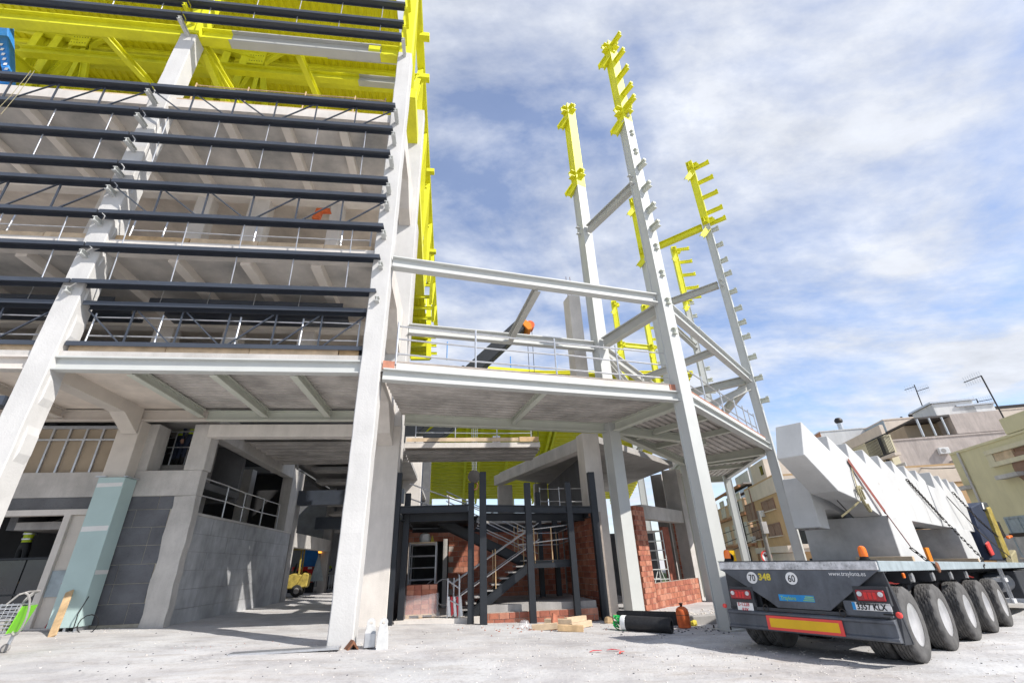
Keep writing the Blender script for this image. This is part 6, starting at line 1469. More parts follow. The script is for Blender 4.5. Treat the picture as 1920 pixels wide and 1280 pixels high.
# --- pale penthouses on the skyline
for (nm, lb, px, D, a1, l1, a2, l2, tp_, m_) in (
    ('penthouse', 'cream rooftop house with grey side under the leftmost aerial', 1752, 74, 110, 17, 18, 10, (1697, 781), 'b_cream'),
    ('rooftop_house', 'white rooftop house with a brick flank and a round cowl', 1612, 76, 110, 15, 18, 8, (1563, 806), 'b_white')):
    Bq = Bld(nm, lb, px, D, a1, l1, a2, l2, tp_, m_)
    band(Bq, 2, Bq.z1-5, Bq.z1-0.02, 'b_brick' if nm == 'rooftop_house' else 'trailer_grey', 0.06, name='side_cladding')
    if nm == 'rooftop_house':
        b = MB(); o = at(Bq.c, Bq.z1+0.2)+Bq.d1*3.2+Bq.d2*1.0; b.tube(o, o+V((0, 0, 1.0)), 0.35, 10); b.build('flue', 'galv', Bq.t)
        b = MB(); b.lathe(o+V((0, 0, 1.0)), Z, [(0.3, 0), (0.5, 0.2), (0.5, 0.5), (0.3, 0.75), (0.05, 0.8)], 14); b.build('cowl', 'chain', Bq.t, smooth=True)
        for k in range(4): b = MB(); o = Bq.c+Bq.d1*(2+0.9*k)+Bq.n1*0.05+V((0, 0, Bq.z1-4.6)); b.obox(o, Bq.d1*0.5, Bq.n1*0.05, V((0, 0, 0.5))); b.build('vent_hole', 'glass', Bq.t)
        b = MB(); b.tube(at(Bq.c, Bq.z1-3)+Bq.d1*10+Bq.n1*0.6, at(Bq.c, Bq.z1+1.0)+Bq.d1*10+Bq.n1*0.6, 0.14, 8); b.build('pipe', 'chain', Bq.t)
        b = MB(); b.obox(Bq.c+Bq.d1*(-1.2)+Bq.n1*0.3+V((0, 0, -1)), Bq.d1*14, Bq.d2*1.0, V((0, 0, Bq.z1-4.2))); b.build('lower_wall', 'b_white', Bq.t)
    else:
        b = MB(); o = at(Bq.c, Bq.z1+0.2)+Bq.d1*4+Bq.d2*1.0; b.lathe(o, Z, [(0.2, 0), (0.45, 0.2), (0.45, 0.5), (0.2, 0.7)], 14); b.build('cowl', 'chain', Bq.t, smooth=True)
        b = MB(); b.obox(at(Bq.c, Bq.z1+0.2)+Bq.d1*5.5, Bq.d1*14, Bq.d2*0.8, V((0, 0, 0.35))); b.build('parapet', 'chain', Bq.t)
# --- aerials
def aerial(label, p0, p1, D, arms, group='television aerials on the roofs'):
    P = hdir(p0[0]+20)*D; a = PP(*p0, P, P); c = PP(*p1, P, P); c = V((a.x, a.y, c.z))
    c = PP(*p1, P, P)
    t = thing('aerial', a, label, 'aerial', group)
    MB().tube(a, c, 0.05, 6).build('mast', 'chain', t)
    for (q0, q1, nt_) in arms:
        b0, b1 = PP(*q0, P, P), PP(*q1, P, P); MB().tube(b0, b1, 0.035, 5).build('boom', 'chain', t)
        for k in range(nt_):
            o = b0.lerp(b1, (k+0.5)/nt_); MB().tube(o-V((0, 0, 0.4)), o+V((0, 0, 0.4)), 0.013, 4).build('element', 'galv', t)
aerial('leftmost rooftop aerial with two booms above the cream penthouse', (1743, 796), (1714, 721), 64, (((1696, 731), (1714, 725), 4), ((1720, 733), (1742, 726), 7)))
aerial('tall slanting-looking aerial mast right of the water tanks', (1905, 826), (1840, 705), 50, (((1807, 717), (1841, 704), 8),))
aerial('small aerial between the two water tanks', (1838, 766), (1831, 748), 62, (((1808, 755), (1831, 748), 3), ((1832, 753), (1860, 748), 7)))
aerial('aerial cut off by the right picture border', (1926, 800), (1918, 776), 60, (((1914, 781), (1930, 777), 3), ((1914, 788), (1930, 786), 3)))
# --- street furniture
hp = hdir(1452)*33; a = PP(1443, 1045, hp, hp); c = PP(1421, 957, hp, hp)
t = thing('utility_pole', (a.x, a.y, zg(a.x)), 'grey wooden utility pole in front of the tan apartment house', 'utility pole')
MB().tube((a.x, a.y, -0.9), c, 0.14, 10, 0.10).build('pole', 'pole', t)
m_ = a.lerp(c, 0.62); MB().box(m_.x-0.12, m_.x+0.2, m_.y-0.25, m_.y-0.1, m_.z-0.3, m_.z+0.35).build('junction_box', 'conc_mid', t)
for k in range(3): MB().tube(c-V((0, 0, 0.6+0.4*k)), c+V((-3.5, 6, -2.0-0.8*k)), 0.018, 4).build('wire', 'black', t)
hp = hdir(1372)*33; c = PP(1367, 1046, hp, hp)
t = thing('street_sign', (c.x, c.y, -0.65), 'small yellow square sign seen beside the left beacon', 'sign')
MB().tube((c.x, c.y, -0.9), (c.x, c.y, c.z+0.4), 0.04, 8).build('pole', 'galv', t); MB().box(c.x-0.42, c.x+0.42, c.y-0.06, c.y-0.03, c.z-0.38, c.z+0.42).build('panel', 'plate_yellow', t)
b = MB(); b.lathe((c.x, c.y-0.062, c.z+0.02), (0, -1, 0), [(0.28, 0), (0.28, 0.004), (0.22, 0.004), (0.22, 0.0)], 20); b.build('ring', 'ink', t); MB().box(c.x-0.42, c.x+0.42, c.y-0.06, c.y-0.03, c.z-0.62, c.z-0.40).build('panel', 'sticker_blue', t)
c = PP(1436, 1043, hp, hp)
t = thing('street_sign', (c.x, c.y, -0.65), 'round red rimmed no-turn sign near the utility pole', 'sign')
MB().tube((c.x, c.y, -0.9), (c.x, c.y, c.z+0.3), 0.04, 8).build('pole', 'galv', t)
b = MB(); b.lathe((c.x, c.y-0.05, c.z), (0, -1, 0), [(0.001, 0), (0.34, 0), (0.34, 0.02), (0.001, 0.02)], 24); b.build('rim', 'plate_red', t)
b = MB(); b.lathe((c.x, c.y-0.072, c.z), (0, -1, 0), [(0.001, 0), (0.26, 0), (0.26, 0.006), (0.001, 0.006)], 24); b.build('face', 'plate_white', t)
b = MB(); b.path([V((c.x+0.1, c.y-0.085, c.z-0.15)), V((c.x+0.1, c.y-0.085, c.z+0.08)), V((c.x-0.14, c.y-0.085, c.z+0.08))], 0.03, 6); b.path([V((c.x-0.05, c.y-0.085, c.z+0.17)), V((c.x-0.15, c.y-0.085, c.z+0.08)), V((c.x-0.05, c.y-0.085, c.z-0.01))], 0.025, 6); b.build('arrow', 'ink', t)
b = MB(); b.beam((c.x-0.2, c.y-0.095, c.z+0.2), (c.x+0.2, c.y-0.095, c.z-0.2), 0.004, 0.05, up=(0, -1, 0)); b.build('bar', 'plate_red', t)

# air-conditioning boxes, pipes and a cable on the houses
def ac_unit(B, f, px, py):
    n = B.n1 if f == 1 else B.n2; d = B.d1 if f == 1 else B.d2; p = B.pt(f, px, py)
    b = MB(); b.obox(p+n*0.02, d*0.8, n*0.32, V((0, 0, 0.55))); o = b.build('air_conditioner', 'b_white', B.t, bevel=0.03)
    b = MB(); b.lathe(p+d*0.32+n*0.341+V((0, 0, 0.27)), n, [(0.001, 0), (0.19, 0), (0.19, 0.01)], 16); b.build('fan_grille', 'conc_mid', o)
ac_unit(B, 1, 1436, 968); ac_unit(B, 1, 1420, 1016); ac_unit(Bp, 1, 1760, 852); ac_unit(B0, 1, 1392, 985)
for (Bq, f, px, m_) in ((By, 1, 1868, 'conc'), (B, 1, 1427, 'shutter'), (Bp, 1, 1738, 'chain'), (B0, 1, 1399, 'chain')):
    u, z = Bq.uz(f, px, 1000); n = Bq.n1; b = MB(); p = Bq.c+Bq.d1*u+n*0.1; b.tube(at(p, -0.6), at(p, Bq.z1), 0.07, 8); b.build('downpipe', m_, Bq.t)
P = hdir(1850)*42
a, c = PP(1700, 876, hdir(1760)*52, hdir(1760)), PP(1935, 842, P, P)
pts = [a.lerp(c, i/12)-V((0, 0, 0.5*math.sin(math.pi*i/12))) for i in range(13)]
tag(MB().path(pts, 0.035, 5).build('overhead_cable', 'chain'), 'thin dark cable strung across the bare wall and the yellow house', 'cable')
# ================================================================== FAR STAND, CRANES
t = thing('far_stand_roof', (8, 70, 0), 'olive looking underside of the yellow roof of the far stand', 'roof')
def far(px, py, Y): return PY(px, py, Y)
c00, c10, c11, c01 = far(796, 700, 52), far(1300, 700, 52), far(1180, 936, 88), far(806, 936, 88)
n = 34
for k in range(n):
    a0, a1 = k/n, (k+0.78)/n
    b = MB(); b.add([c00.lerp(c01, a0), c10.lerp(c11, a0), c10.lerp(c11, a1), c00.lerp(c01, a1)], [(0, 1, 2, 3)]); 
    b.prism([c00.lerp(c01, a0), c10.lerp(c11, a0), c10.lerp(c11, a1), c00.lerp(c01, a1)], (0, 0, 0.15)); b.v = b.v[4:]; b.f = [[i-4 for i in f] for f in b.f[1:]]
    b.build('deck_strip', 'yellow_deck', t)
b = MB(); b.prism([c00+V((0, 0, 0.3)), c10+V((0, 0, 0.3)), c11+V((0, 0, 0.3)), c01+V((0, 0, 0.3))], (0, 0, 0.1)); b.build('roof_skin', 'yellow_deck', t)
for u in (0.0, 0.16, 0.22, 0.34, 0.5, 0.52, 0.7, 0.9):
    a, c = c00.lerp(c10, u)-V((0, 0, 0.5)), c01.lerp(c11, u)-V((0, 0, 0.5))
    b = MB(); b.ibeam(a, c, 0.6, 0.35, 0.05, 0.04); b.build('rafter', 'yellow', t)
for k in range(40):
    u = k/40; a = c00.lerp(c10, 0.16).lerp(c01.lerp(c11, 0.16), u)-V((0, 0, 0.6)); c = c00.lerp(c10, 0.22).lerp(c01.lerp(c11, 0.22), u)-V((0, 0, 0.6)); MB().beam(a, c, 0.12, 0.12).build('ladder_rung', 'yellow', t)
# its front edge truss showing above the corner slab
a, c = far(915, 690, 54), far(1130, 706, 54)
for dz in (0, -1.1): b = MB(); b.beam(a+V((0, 0, dz)), c+V((0, 0, dz)), 0.4, 0.35); b.build('edge_chord', 'yellow', t)
for k in range(14):
    p = a.lerp(c, k/14); q = a.lerp(c, (k+0.5)/14)-V((0, 0, 1.1)); r = a.lerp(c, (k+1)/14); MB().beam(p, q, 0.15, 0.15).build('edge_web', 'yellow', t); MB().beam(q, r, 0.15, 0.15).build('edge_web', 'yellow', t)
for px in (743, 838, 900, 958, 1045, 1155):
    p = far(px, 696 if px > 850 else 668, 54); MB().tube(p-V((0, 0, 0.5)), p+V((0, 0, 2.1)), 0.07, 5).build('lifeline_post', 'blue', t)
# posts holding it up
for px in (806, 870, 960, 1040):
    p = far(px, 936, 88); MB().box(p.x-0.4, p.x+0.4, 88, 88.8, -0.6, p.z+3).build('pillar', 'b_white', t)
# terrace of the far stand
b = MB()
t2 = thing('far_terrace', (8, 80, -0.6), 'pale concrete terrace steps of the far stand', 'terrace')
for k in range(8): MB().box(-4, 26, 76+2.0*k, 78+2.0*k, -0.6, 0.8+0.75*k).build('terrace_step', 'conc_pale' if k % 2 else 'seat_concrete', t2)
# yellow gable of the far corner with its green sign
t = thing('far_corner_block', (-2, 60, -0.5), 'yellow and white far corner block with a small green sign', 'building')
p0, p1 = far(764, 938, 60), far(799, 866, 60); xm = (p0.x+p1.x)/2
MB().box(p0.x, p1.x, 60, 66, -0.6, p0.z+3.4).build('wall', 'b_white', t)
b = MB(); b.prism([(p0.x, 59.9, p0.z+3.4), (p1.x+0.3, 59.9, p0.z+3.4), (p1.x+0.1, 59.9, p1.z+1.5), (p1.x-0.9, 59.9, p1.z+1.2), (p0.x, 59.9, p0.z+6.2)], (0, 1.0, 0)); b.build('gable', 'yellow', t)
for k in range(5): MB().box(p0.x, p1.x-0.1, 59.6, 59.7, p0.z+3.6+0.5*k, p0.z+3.85+0.5*k).build('louvre', 'b_white', t)
q = far(785, 890, 59); MB().box(q.x-0.9, q.x+0.9, 59, 59.1, q.z-0.35, q.z+0.35).build('sign_board', 'green', t)
b = MB(); b.beam((p1.x+0.2, 59.5, -0.5), (p1.x, 59.5, p1.z+1.5), 0.4, 0.4); b.build('raking_post', 'yellow', t)
t = thing('boom_lift', far(790, 940, 40), 'slender red and grey raised lift arms seen behind the stair top', 'boom lift')
for (a, c, m_) in (((778, 935), (797, 872), 'galv'), ((790, 935), (800, 895), 'gas_orange')):
    b = MB(); b.beam(far(*a, 42), far(*c, 42), 0.22, 0.22); b.build('arm', m_, t)
b = MB(); q = far(784, 942, 42); b.box(q.x-1.0, q.x+1.2, 41.4, 42.8, -0.3, q.z-0.3); b.build('chassis', 'gas_orange', t, bevel=0.1)
# grey support column near the boom (row three of the frame)
q = PY(772, 900, 30); MB().box(q.x-0.55, q.x+0.55, 30, 30.8, -0.4, 9).build('column', 'conc_pale', bld)
# telescopic cranes
t = thing('mobile_crane', far(740, 836, 36), 'black telescopic crane boom with an orange head behind the canopy', 'crane')
a, m1, c = far(742, 834, 36), far(880, 700, 36), far(976, 612, 36)
b = MB(); b.beam(a, m1, 1.5, 1.55, up=(0, -1, 0)); b.build('boom_section', 'black_steel', t, bevel=0.1); b = MB(); b.beam(m1.lerp(a, 0.1), c, 1.15, 1.2, up=(0, -1, 0)); b.build('boom_section', 'black_steel', t, bevel=0.1)
b = MB(); b.prism([far(x, y, 35.3) for x, y in ((972, 598), (976, 592), (996, 606), (997, 617), (990, 618), (984, 612))], (0, 1.4, 0)); b.build('boom_head', 'orange', t, bevel=0.05)
b = MB(); q = far(993, 612, 36); b.lathe(q-V((0, 0.4, 0)), (0, 1, 0), [(0.05, 0), (0.4, 0), (0.4, 0.8), (0.05, 0.8)], 16); b.build('sheave', 'gas_orange', t)
for px in (988, 997): q = far(px, 616, 36); MB().tube(q, V((q.x, q.y, 2.0)), 0.025, 4).build('hoist_rope', 'chain', t)
q = far(742, 834, 36); MB().box(q.x-4, q.x+1, 34.8, 37.6, 0.4, q.z-0.2).build('carrier', 'conc_mid', t, bevel=0.15)
t = thing('mobile_crane', far(790, 836, 32), 'second lower black crane boom carrying the hook block behind the stair', 'crane')
a, c = far(770, 852, 32), far(893, 757, 32)
b = MB(); b.beam(a, c, 0.95, 0.95, up=(0, -1, 0)); b.build('boom_section', 'black_steel', t, bevel=0.06)
hk = V((c.x-0.15, 32, PY(889, 893, 32).z))
for dx in (-0.2, -0.05, 0.1, 0.25): MB().tube(V((c.x-0.15+dx, 32, c.z)), V((hk.x+dx*0.6, 32, hk.z+0.35)), 0.018, 4).build('hoist_rope', 'galv', t)
b = MB(); b.lathe(hk-V((0, 0.16, 0)), (0, 1, 0), [(0.1, 0), (0.42, 0.02), (0.42, 0.3), (0.1, 0.32)], 20); b.build('hook_block', 'chain', t)
b = MB(); b.path([hk+V((0.25*math.sin(i*0.4), 0, -0.62+0.25*math.cos(i*0.4))) for i in range(1, 13)], 0.05, 6); b.build('hook', 'rust', t)
q = a; MB().box(q.x-3.5, q.x+0.8, 31, 33.4, 0.3, q.z-0.1).build('carrier', 'dark_blue', t, bevel=0.1)

# ================================================================== PEOPLE
def person(label, loc, rotz, pose, vest='hivis', trousers='dark_blue', helmet='white', arms='dark_blue', name='person'):
    t = thing(name, loc, label, 'person')
    J = dict(pelvis=(0, 0, 0.95), waist=(0, 0, 1.08), chest=(0, 0.0, 1.30), neck=(0, 0.0, 1.50), head0=(0, -0.015, 1.58), head1=(0, -0.025, 1.67), head2=(0, -0.01, 1.76))
    for s_, k in ((-1, 'L'), (1, 'R')):
        J['hip'+k] = (s_*0.095, 0, 0.90); J['knee'+k] = (s_*0.11, -0.02, 0.50); J['ankle'+k] = (s_*0.115, 0.02, 0.09); J['toe'+k] = (s_*0.125, -0.15, 0.04)
        J['sh'+k] = (s_*0.19, 0, 1.43); J['el'+k] = (s_*0.25, 0.02, 1.15); J['wr'+k] = (s_*0.25, -0.08, 0.92); J['palm'+k] = (s_*0.25, -0.11, 0.83)
    J.update(pose)
    names = list(J); idx = {n_: i for i, n_ in enumerate(names)}
    R_ = dict(pelvis=.135, waist=.13, chest=.155, neck=.058, head0=.075, head1=.092, head2=.065)
    for k in 'LR': R_.update({'hip'+k: .098, 'knee'+k: .068, 'ankle'+k: .05, 'toe'+k: .045, 'sh'+k: .075, 'el'+k: .05, 'wr'+k: .036, 'palm'+k: .042})
    E_ = [('pelvis', 'waist'), ('waist', 'chest'), ('chest', 'neck'), ('neck', 'head0'), ('head0', 'head1'), ('head1', 'head2')]
    for k in 'LR': E_ += [('pelvis', 'hip'+k), ('hip'+k, 'knee'+k), ('knee'+k, 'ankle'+k), ('ankle'+k, 'toe'+k), ('chest', 'sh'+k), ('sh'+k, 'el'+k), ('el'+k, 'wr'+k), ('wr'+k, 'palm'+k)]
    vs = [V(J[n_]) for n_ in names]; rs = [R_[n_] for n_ in names]; es = [(idx[a], idx[b_]) for a, b_ in E_]
    kind = {}
    for k in 'LR':     # five fingers per hand
        p = V(J['palm'+k]); d = (p-V(J['wr'+k])).normalized(); s0 = d.cross(V((0, 1, 0))); s0 = (s0 if s0.length > 0.1 else d.cross(V((1, 0, 0)))).normalized()
        for f_ in range(5):
            off = s0*(-0.032+0.02*f_) if f_ < 4 else s0*0.045
            ln = (0.07, 0.085, 0.08, 0.06, 0.05)[f_]
            a = p+off*0.9+d*0.02 if f_ < 4 else p+off*0.8-d*0.01
            b_ = a+d*ln*0.55+off*(0.15 if f_ < 4 else 0.5); c_ = b_+d*ln*0.45+V((0, -0.015, -0.01))
            i0 = len(vs); vs += [a, b_, c_]; rs += [0.011, 0.010, 0.008]; es += [(idx['palm'+k], i0), (i0, i0+1), (i0+1, i0+2)]
    me = bpy.data.meshes.new('body'); me.from_pydata(vs, es, []); o = bpy.data.objects.new('body', me); col.objects.link(o)
    sk = o.modifiers.new('skin', 'SKIN'); sk.use_smooth_shade = True
    for i, r_ in enumerate(rs): me.skin_vertices[0].data[i].radius = (r_, r_*(0.72 if names[i:i+1] and names[i] in ('chest', 'waist', 'pelvis') else 1.0))
    me.skin_vertices[0].data[0].use_root = True
    sb = o.modifiers.new('sub', 'SUBSURF'); sb.levels = 1; sb.render_levels = 1
    dg = bpy.context.evaluated_depsgraph_get(); dg.update()
    m2 = bpy.data.meshes.new_from_object(o.evaluated_get(dg)); bpy.data.objects.remove(o)
    m2.materials.clear()
    for mm in (trousers, vest, arms, 'skin', 'black'): m2.materials.append(MATS[mm])
    segs = [(V(vs[a]), V(vs[b_]), a, b_) for a, b_ in es]
    def cls(n_):
        if n_ >= len(names): return 3
        s_ = names[n_]
        if s_ in ('waist', 'chest'): return 1
        if s_.startswith('head') or s_.startswith('palm') or s_ == 'neck': return 3
        if s_[:2] in ('el', 'wr'): return 2
        if s_[:2] == 'sh': return 1
        if s_.startswith('toe') or s_.startswith('ankle'): return 4
        return 0
    cl = [cls(i) for i in range(len(vs))]
    for p in m2.polygons:
        c_ = p.center; best = min(range(len(vs)), key=lambda i: (vs[i]-c_).length - rs[i]); p.material_index = cl[best]; p.use_smooth = True
    ob_ = bpy.data.objects.new('body', m2); col.objects.link(ob_); ob_.parent = t; ORG[ob_.name] = V(loc)
    t.rotation_euler = (0, 0, rotz)
    def child(nm, mb_, m_):
        o_ = mb_.build(nm, m_, None, smooth=True); o_.parent = t; return o_
    h = V(J['head1'])
    b = MB(); b.lathe(h+V((0, 0.01, 0.03)), Z, [(0.125, 0), (0.118, 0.012), (0.112, 0.05), (0.085, 0.10), (0.03, 0.125), (0.002, 0.127)], 16); b.add([h+V((-0.07, -0.11, 0.035)), h+V((0.07, -0.11, 0.035)), h+V((0.05, -0.165, 0.022)), h+V((-0.05, -0.165, 0.022))], [(0, 1, 2, 3)]); child('helmet', b, helmet)
    b = MB(); b.prism([h+V((-0.012, -0.085, -0.03)), h+V((0.012, -0.085, -0.03)), h+V((0, -0.085, 0.02))], (0, -0.03, -0.004)); child('nose', b, 'skin')
    for s_ in (-1, 1):
        b = MB(); b.lathe(h+V((s_*0.034, -0.088, 0.012)), (0, -1, 0), [(0.001, 0), (0.011, 0), (0.008, 0.006), (0.001, 0.007)], 8); child('eye', b, 'ink')
        b = MB(); b.lathe(h+V((s_*0.09, 0, -0.01)), (s_, 0, 0), [(0.028, 0), (0.03, 0.008), (0.01, 0.014)], 8); child('ear', b, 'skin')
    b = MB(); b.box(h.x-0.025, h.x+0.025, h.y-0.094, h.y-0.086, h.z-0.056, h.z-0.048); child('mouth', b, 'gas_orange')
    for z_ in (1.10, 1.24):
        b = MB(); ch = V(J['chest']); wa = V(J['waist']); f_ = (z_-1.08)/0.22; cc_ = wa.lerp(ch, f_)
        b.lathe(cc_, (ch-wa), [(0.150+0.02*f_, -0.02), (0.152+0.02*f_, 0.02)], 18, cap=False)
        for v in b.v: v.y = cc_.y+(v.y-cc_.y)*0.80
        child('reflective_band', b, 'galv')
    return t
q = PY(611, 1085, 33.5)
person('worker in yellow vest and white helmet behind the metal barrier', (q.x, 33.5, 0.15), 0.3, dict(elL=(-0.27, -0.12, 1.18), wrL=(-0.10, -0.25, 1.15), palmL=(-0.02, -0.28, 1.14), elR=(0.27, -0.10, 1.18), wrR=(0.10, -0.26, 1.12), palmR=(0.02, -0.29, 1.12)))
q = PY(340, 822, 15.9)
LZ = 4.42
person('worker in lime vest on the lift platform, nearer the left', (q.x-0.05, 15.95, LZ), 2.6, dict(elL=(-0.33, -0.2, 1.35), wrL=(-0.40, -0.42, 1.45), palmL=(-0.42, -0.5, 1.5), elR=(0.3, -0.15, 1.25), wrR=(0.2, -0.4, 1.3), palmR=(0.18, -0.48, 1.33)), helmet='red')
q2 = PY(358, 822, 15.9)
person('worker in yellow vest on the lift platform, nearer the right', (q2.x+0.12, 15.75, LZ), -2.7, dict(elL=(-0.3, -0.2, 1.3), wrL=(-0.2, -0.42, 1.42), palmL=(-0.18, -0.5, 1.47)), helmet='gas_orange')
q = PY(58, 995, 16.0)
PZ0 = q.z-1.32
person('worker in green vest reaching up inside the dark doorway', (q.x, 16.0, PZ0), 2.9, dict(elL=(-0.28, -0.1, 1.60), wrL=(-0.22, -0.18, 1.85), palmL=(-0.2, -0.2, 1.93), elR=(0.3, -0.1, 1.55), wrR=(0.3, -0.25, 1.75), palmR=(0.3, -0.3, 1.82)), helmet='black', trousers='black')
t = thing('work_platform', (q.x, 16.0, 0.15), 'dark trestle platform under the worker in the doorway', 'platform')
MB().box(q.x-0.9, q.x+0.9, 15.7, 16.4, PZ0-0.05, PZ0-0.003).build('deck', 'timber', t)
for dx in (-0.8, 0.8):
    for y in (15.75, 16.35): MB().tube((q.x+dx, y, 0.15), (q.x+dx, y, PZ0-0.05), 0.025, 6).build('leg', 'black_steel', t)
b = MB(); b.prism([(q.x+0.3, 15.9, q.z+0.15), (q.x+0.95, 15.7, q.z+0.28), (q.x+1.0, 16.1, q.z+0.34), (q.x+0.4, 16.3, q.z+0.3)], (0, 0, 0.02)); tag(b.build('hanging_sheet', 'conc'), 'loose pale sheet hanging from the ceiling beside the doorway worker', 'sheet')
# scissor lift platform
t = thing('scissor_lift', (q2.x-0.2, 15.9, 3.95), 'grey scissor lift platform with guard rails in the niche', 'lift')
lx0, lx1 = q2.x-0.95, q2.x+0.5
MB().box(lx0, lx1, 15.45, 16.35, LZ-0.22, LZ-0.005).build('platform', 'conc_mid', t, bevel=0.02)
MB().box(lx0+0.1, lx1-0.1, 15.55, 16.25, 3.955, 4.10).build('chassis', 'black_steel', t)
for sy in (15.5, 16.25):
    for a, c in (((lx0+0.15, 4.1), (lx1-0.15, LZ-0.22)), ((lx1-0.15, 4.1), (lx0+0.15, LZ-0.22))): MB().beam((a[0], sy, a[1]), (c[0], sy+0.04, c[1]), 0.05, 0.06).build('scissor_arm', 'black_steel', t)
for x in (lx0+0.05, (lx0+lx1)/2, lx1-0.05):
    for y in (15.5, 16.3): MB().tube((x, y, LZ), (x, y, LZ+1.05), 0.02, 6).build('rail_post', 'galv', t)
for z_ in (0.55, 1.05):
    for y in (15.5, 16.3): MB().tube((lx0, y, LZ+z_), (lx1, y, LZ+z_), 0.02, 6).build('rail', 'galv', t)

# ================================================================== PASSAGE MACHINES
q = PG(543, 1117); fx_, fy_ = -8.35*28.6/28.6, 28.6
q = PY(531, 1090, 27.2); fx_ = q.x; fy_ = 27.2; fz = zg(fx_)
t = thing('forklift', (fx_, fy_, fz), 'yellow forklift truck parked in the shade of the passage', 'forklift')
xf = Matrix.Translation((fx_, fy_, fz)) @ Matrix.Rotation(0.15, 4, 'Z')
b = MB(xf); b.prism([(-0.95, -0.5, 0.35), (0.85, -0.5, 0.35), (0.95, -0.5, 0.95), (0.5, -0.5, 1.05), (0.2, -0.5, 0.95), (-0.2, -0.5, 0.75), (-0.95, -0.5, 0.95)], (0, 1.0, 0)); b.build('body', 'forklift_yellow', t, bevel=0.05)
b = MB(xf); b.prism([(0.55, -0.55, 0.3), (1.2, -0.55, 0.4), (1.25, -0.55, 1.0), (0.96, -0.55, 1.08)], (0, 1.1, 0)); b.build('counterweight', 'forklift_yellow', t, bevel=0.06)
for sy in (-0.48, 0.48):
    MB(xf).beam((-0.75, sy, 0.9), (-0.25, sy, 2.15), 0.07, 0.07).build('guard_post', 'forklift_yellow', t); MB(xf).beam((0.75, sy, 1.0), (0.72, sy, 2.15), 0.07, 0.07).build('guard_post', 'forklift_yellow', t)
    MB(xf).beam((-0.28, sy, 2.17), (0.76, sy, 2.17), 0.07, 0.06).build('guard_rail', 'forklift_yellow', t)
for x in (-0.2, 0.05, 0.3, 0.55): MB(xf).beam((x, -0.48, 2.17), (x, 0.48, 2.17), 0.04, 0.04).build('guard_bar', 'forklift_yellow', t)
for sx, r_ in ((-0.75, 0.36), (0.75, 0.27)):
    for sy in (-0.58, 0.36):
        b = MB(xf); b.lathe((sx, sy, r_), (0, 1, 0), [(0.08, -0.01), (r_*0.55, 0.0), (r_*0.9, -0.01), (r_, 0.03), (r_, 0.19), (r_*0.9, 0.23), (r_*0.55, 0.22), (0.08, 0.22)], 20); w_ = b.build('wheel', 'rubber', t, smooth=True)
        b = MB(xf); b.lathe((sx, sy-0.015, r_), (0, 1, 0), [(0.01, 0), (r_*0.5, 0), (r_*0.5, 0.02)], 16); b.build('hub', 'conc_mid', w_)
b = MB(xf); b.prism([(0.05, -0.22, 1.0), (0.5, -0.22, 1.06), (0.62, -0.22, 1.5), (0.52, -0.22, 1.52), (0.4, -0.22, 1.16), (0.05, -0.22, 1.1)], (0, 0.44, 0)); b.build('seat', 'black', t)
MB(xf).tube((-0.35, 0, 0.95), (-0.15, 0, 1.25), 0.03, 6).build('steering_column', 'black', t)
for sy in (-0.35, 0.35): MB(xf).beam((-1.08, sy, 0.1), (-1.12, sy, 2.0), 0.1, 0.12).build('mast', 'black_steel', t); MB(xf).box(-2.1, -1.15, sy-0.06, sy+0.06, 0.08, 0.13).build('fork', 'black_steel', t)
# red machine cabinets on a rack
for k, (px, w_) in enumerate(((555, 0.62), (570, 0.78))):
    p = PY(px, 1083, 31.5); t = thing('red_cabinet', (p.x, 31.5+0.1*k, p.z-0.1), ('darker red fan cabinet half hidden by the forklift guard' if k == 0 else 'bright red fan cabinet with a white tag behind the forklift'), 'cabinet', 'red cabinets in the passage')
    z0 = p.z-0.25; MB().box(p.x-w_/2, p.x+w_/2, 31.5+0.1*k, 32.1, z0, z0+0.85).build('case', 'red', t, bevel=0.02)
    b = MB(); b.lathe((p.x, 31.48+0.1*k, z0+0.45), (0, 1, 0), [(0.001, 0), (0.16, 0), (0.18, 0.02), (0.18, 0.04)], 18); b.build('fan', 'black', t)
    MB().box(p.x+w_*0.15, p.x+w_*0.45, 31.47+0.1*k, 31.49+0.1*k, z0+0.72, z0+0.83).build('tag', 'white', t)
    MB().box(p.x-w_/2-0.05, p.x+w_/2+0.05, 31.45+0.1*k, 32.2, 0.1, z0-0.003).build('stand', 'black_steel', t)
p = PY(594, 1085, 31.0); b = MB(); z0 = p.z-0.1
b.prism([(p.x-0.05, 30.9, PY(594, 1038, 30.9).z), (p.x-0.35, 30.9, z0), (p.x+0.4, 30.9, z0)], (0, 0.03, 0)); tag(b.build('hanging_tarp', 'trailer_grey'), 'pale blue plastic sheet hanging on the passage column', 'sheet')
p = PY(578, 1060, 32.5); tag(MB().box(p.x-0.5, p.x+0.5, 32.4, 32.5, p.z-0.2, p.z+1.2).build('blue_panel', 'blue'), 'blue panel standing behind the red cabinets', 'panel')
a, c = PY(588, 1086, 32.3), PY(640, 1086, 32.3)
t = thing('crowd_barrier', ((a.x+c.x)/2, 32.3, 0.1), 'grey metal crowd barrier in front of the worker in the passage', 'barrier')
for z_ in (0.25, 1.05): MB().tube((a.x, 32.3, z_), (c.x, 32.3, z_), 0.025, 6).build('rail', 'galv', t)
for k in range(13): x = a.x+(c.x-a.x)*k/12; MB().tube((x, 32.3, 0.25), (x, 32.3, 1.05), 0.012, 5).build('bar', 'galv', t)
for x in (a.x, c.x): MB().tube((x, 32.3, 0.08), (x, 32.3, 1.1), 0.025, 6).build('leg', 'galv', t)
a, c = PY(620, 1035, 37), PY(640, 985, 37)
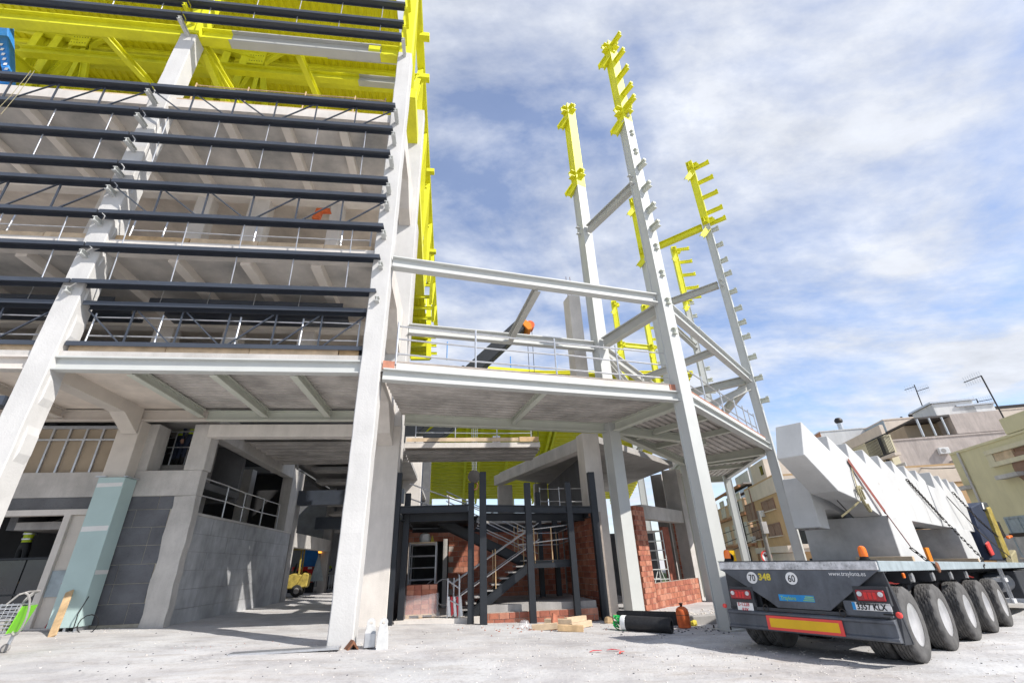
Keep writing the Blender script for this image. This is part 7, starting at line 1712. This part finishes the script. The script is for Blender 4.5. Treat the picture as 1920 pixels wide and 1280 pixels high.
t = thing('telehandler', (c.x+1, 37, 0.05), 'orange telehandler glimpsed beside the white column', 'telehandler')
b = MB(); b.beam((a.x-0.3, 37, PY(625, 1005, 37).z), (c.x+1.6, 37.6, PY(640, 975, 37).z+0.7), 0.5, 0.5); b.build('boom', 'orange', t, bevel=0.04)
b = MB(); b.box(a.x+0.0, a.x+2.4, 36.6, 38.6, 0.9, PY(622, 1022, 37).z); b.build('body', 'orange', t, bevel=0.08)
b = MB(); b.box(a.x+0.5, a.x+1.6, 36.7, 38.2, PY(622, 1022, 37).z+0.003, PY(622, 1022, 37).z+0.8); b.build('cab', 'glass', t, bevel=0.05)
for sx in (0.3, 2.1): b = MB(); b.lathe((a.x+sx, 36.3, 0.6), (0, 1, 0), [(0.1, 0), (0.55, 0), (0.6, 0.05), (0.6, 0.35), (0.1, 0.4)], 20); b.build('wheel', 'rubber', t, smooth=True)
p = PY(601, 1032, 30.95); t = thing('warning_lamp', (p.x, 30.9, p.z-0.15), 'amber warning lamp glowing on the passage column', 'lamp')
b = MB(); b.lathe((p.x, 30.88, p.z-0.12), Z, [(0.09, 0), (0.10, 0.08), (0.09, 0.2), (0.04, 0.24)], 12); em = mat('lamp_glow', (0.9, 0.35, 0.02), 0.4); em.node_tree.nodes['Principled BSDF'].inputs['Emission Color'].default_value = (1, 0.4, 0.05, 1); em.node_tree.nodes['Principled BSDF'].inputs['Emission Strength'].default_value = 1.6; b.build('lens', em, t, smooth=True)
MB().box(p.x-0.1, p.x+0.1, 30.88, 31.0, p.z+0.12, p.z+0.2).build('housing', 'orange', t)
# orange sleeve hung in the upper storey
p = PY(600, 400, 13.2); b = MB(); b.prism([(p.x-0.25, 13.2, p.z-0.2), (p.x, 13.2, p.z-0.25), (p.x+0.05, 13.2, p.z+0.1), (p.x+0.35, 13.2, p.z+0.12), (p.x+0.3, 13.2, p.z+0.25), (p.x-0.15, 13.2, p.z+0.24)], (0, 0.15, 0)); tag(b.build('orange_jacket', 'gas_orange'), 'orange jacket hung on the second floor behind the louvres', 'jacket')
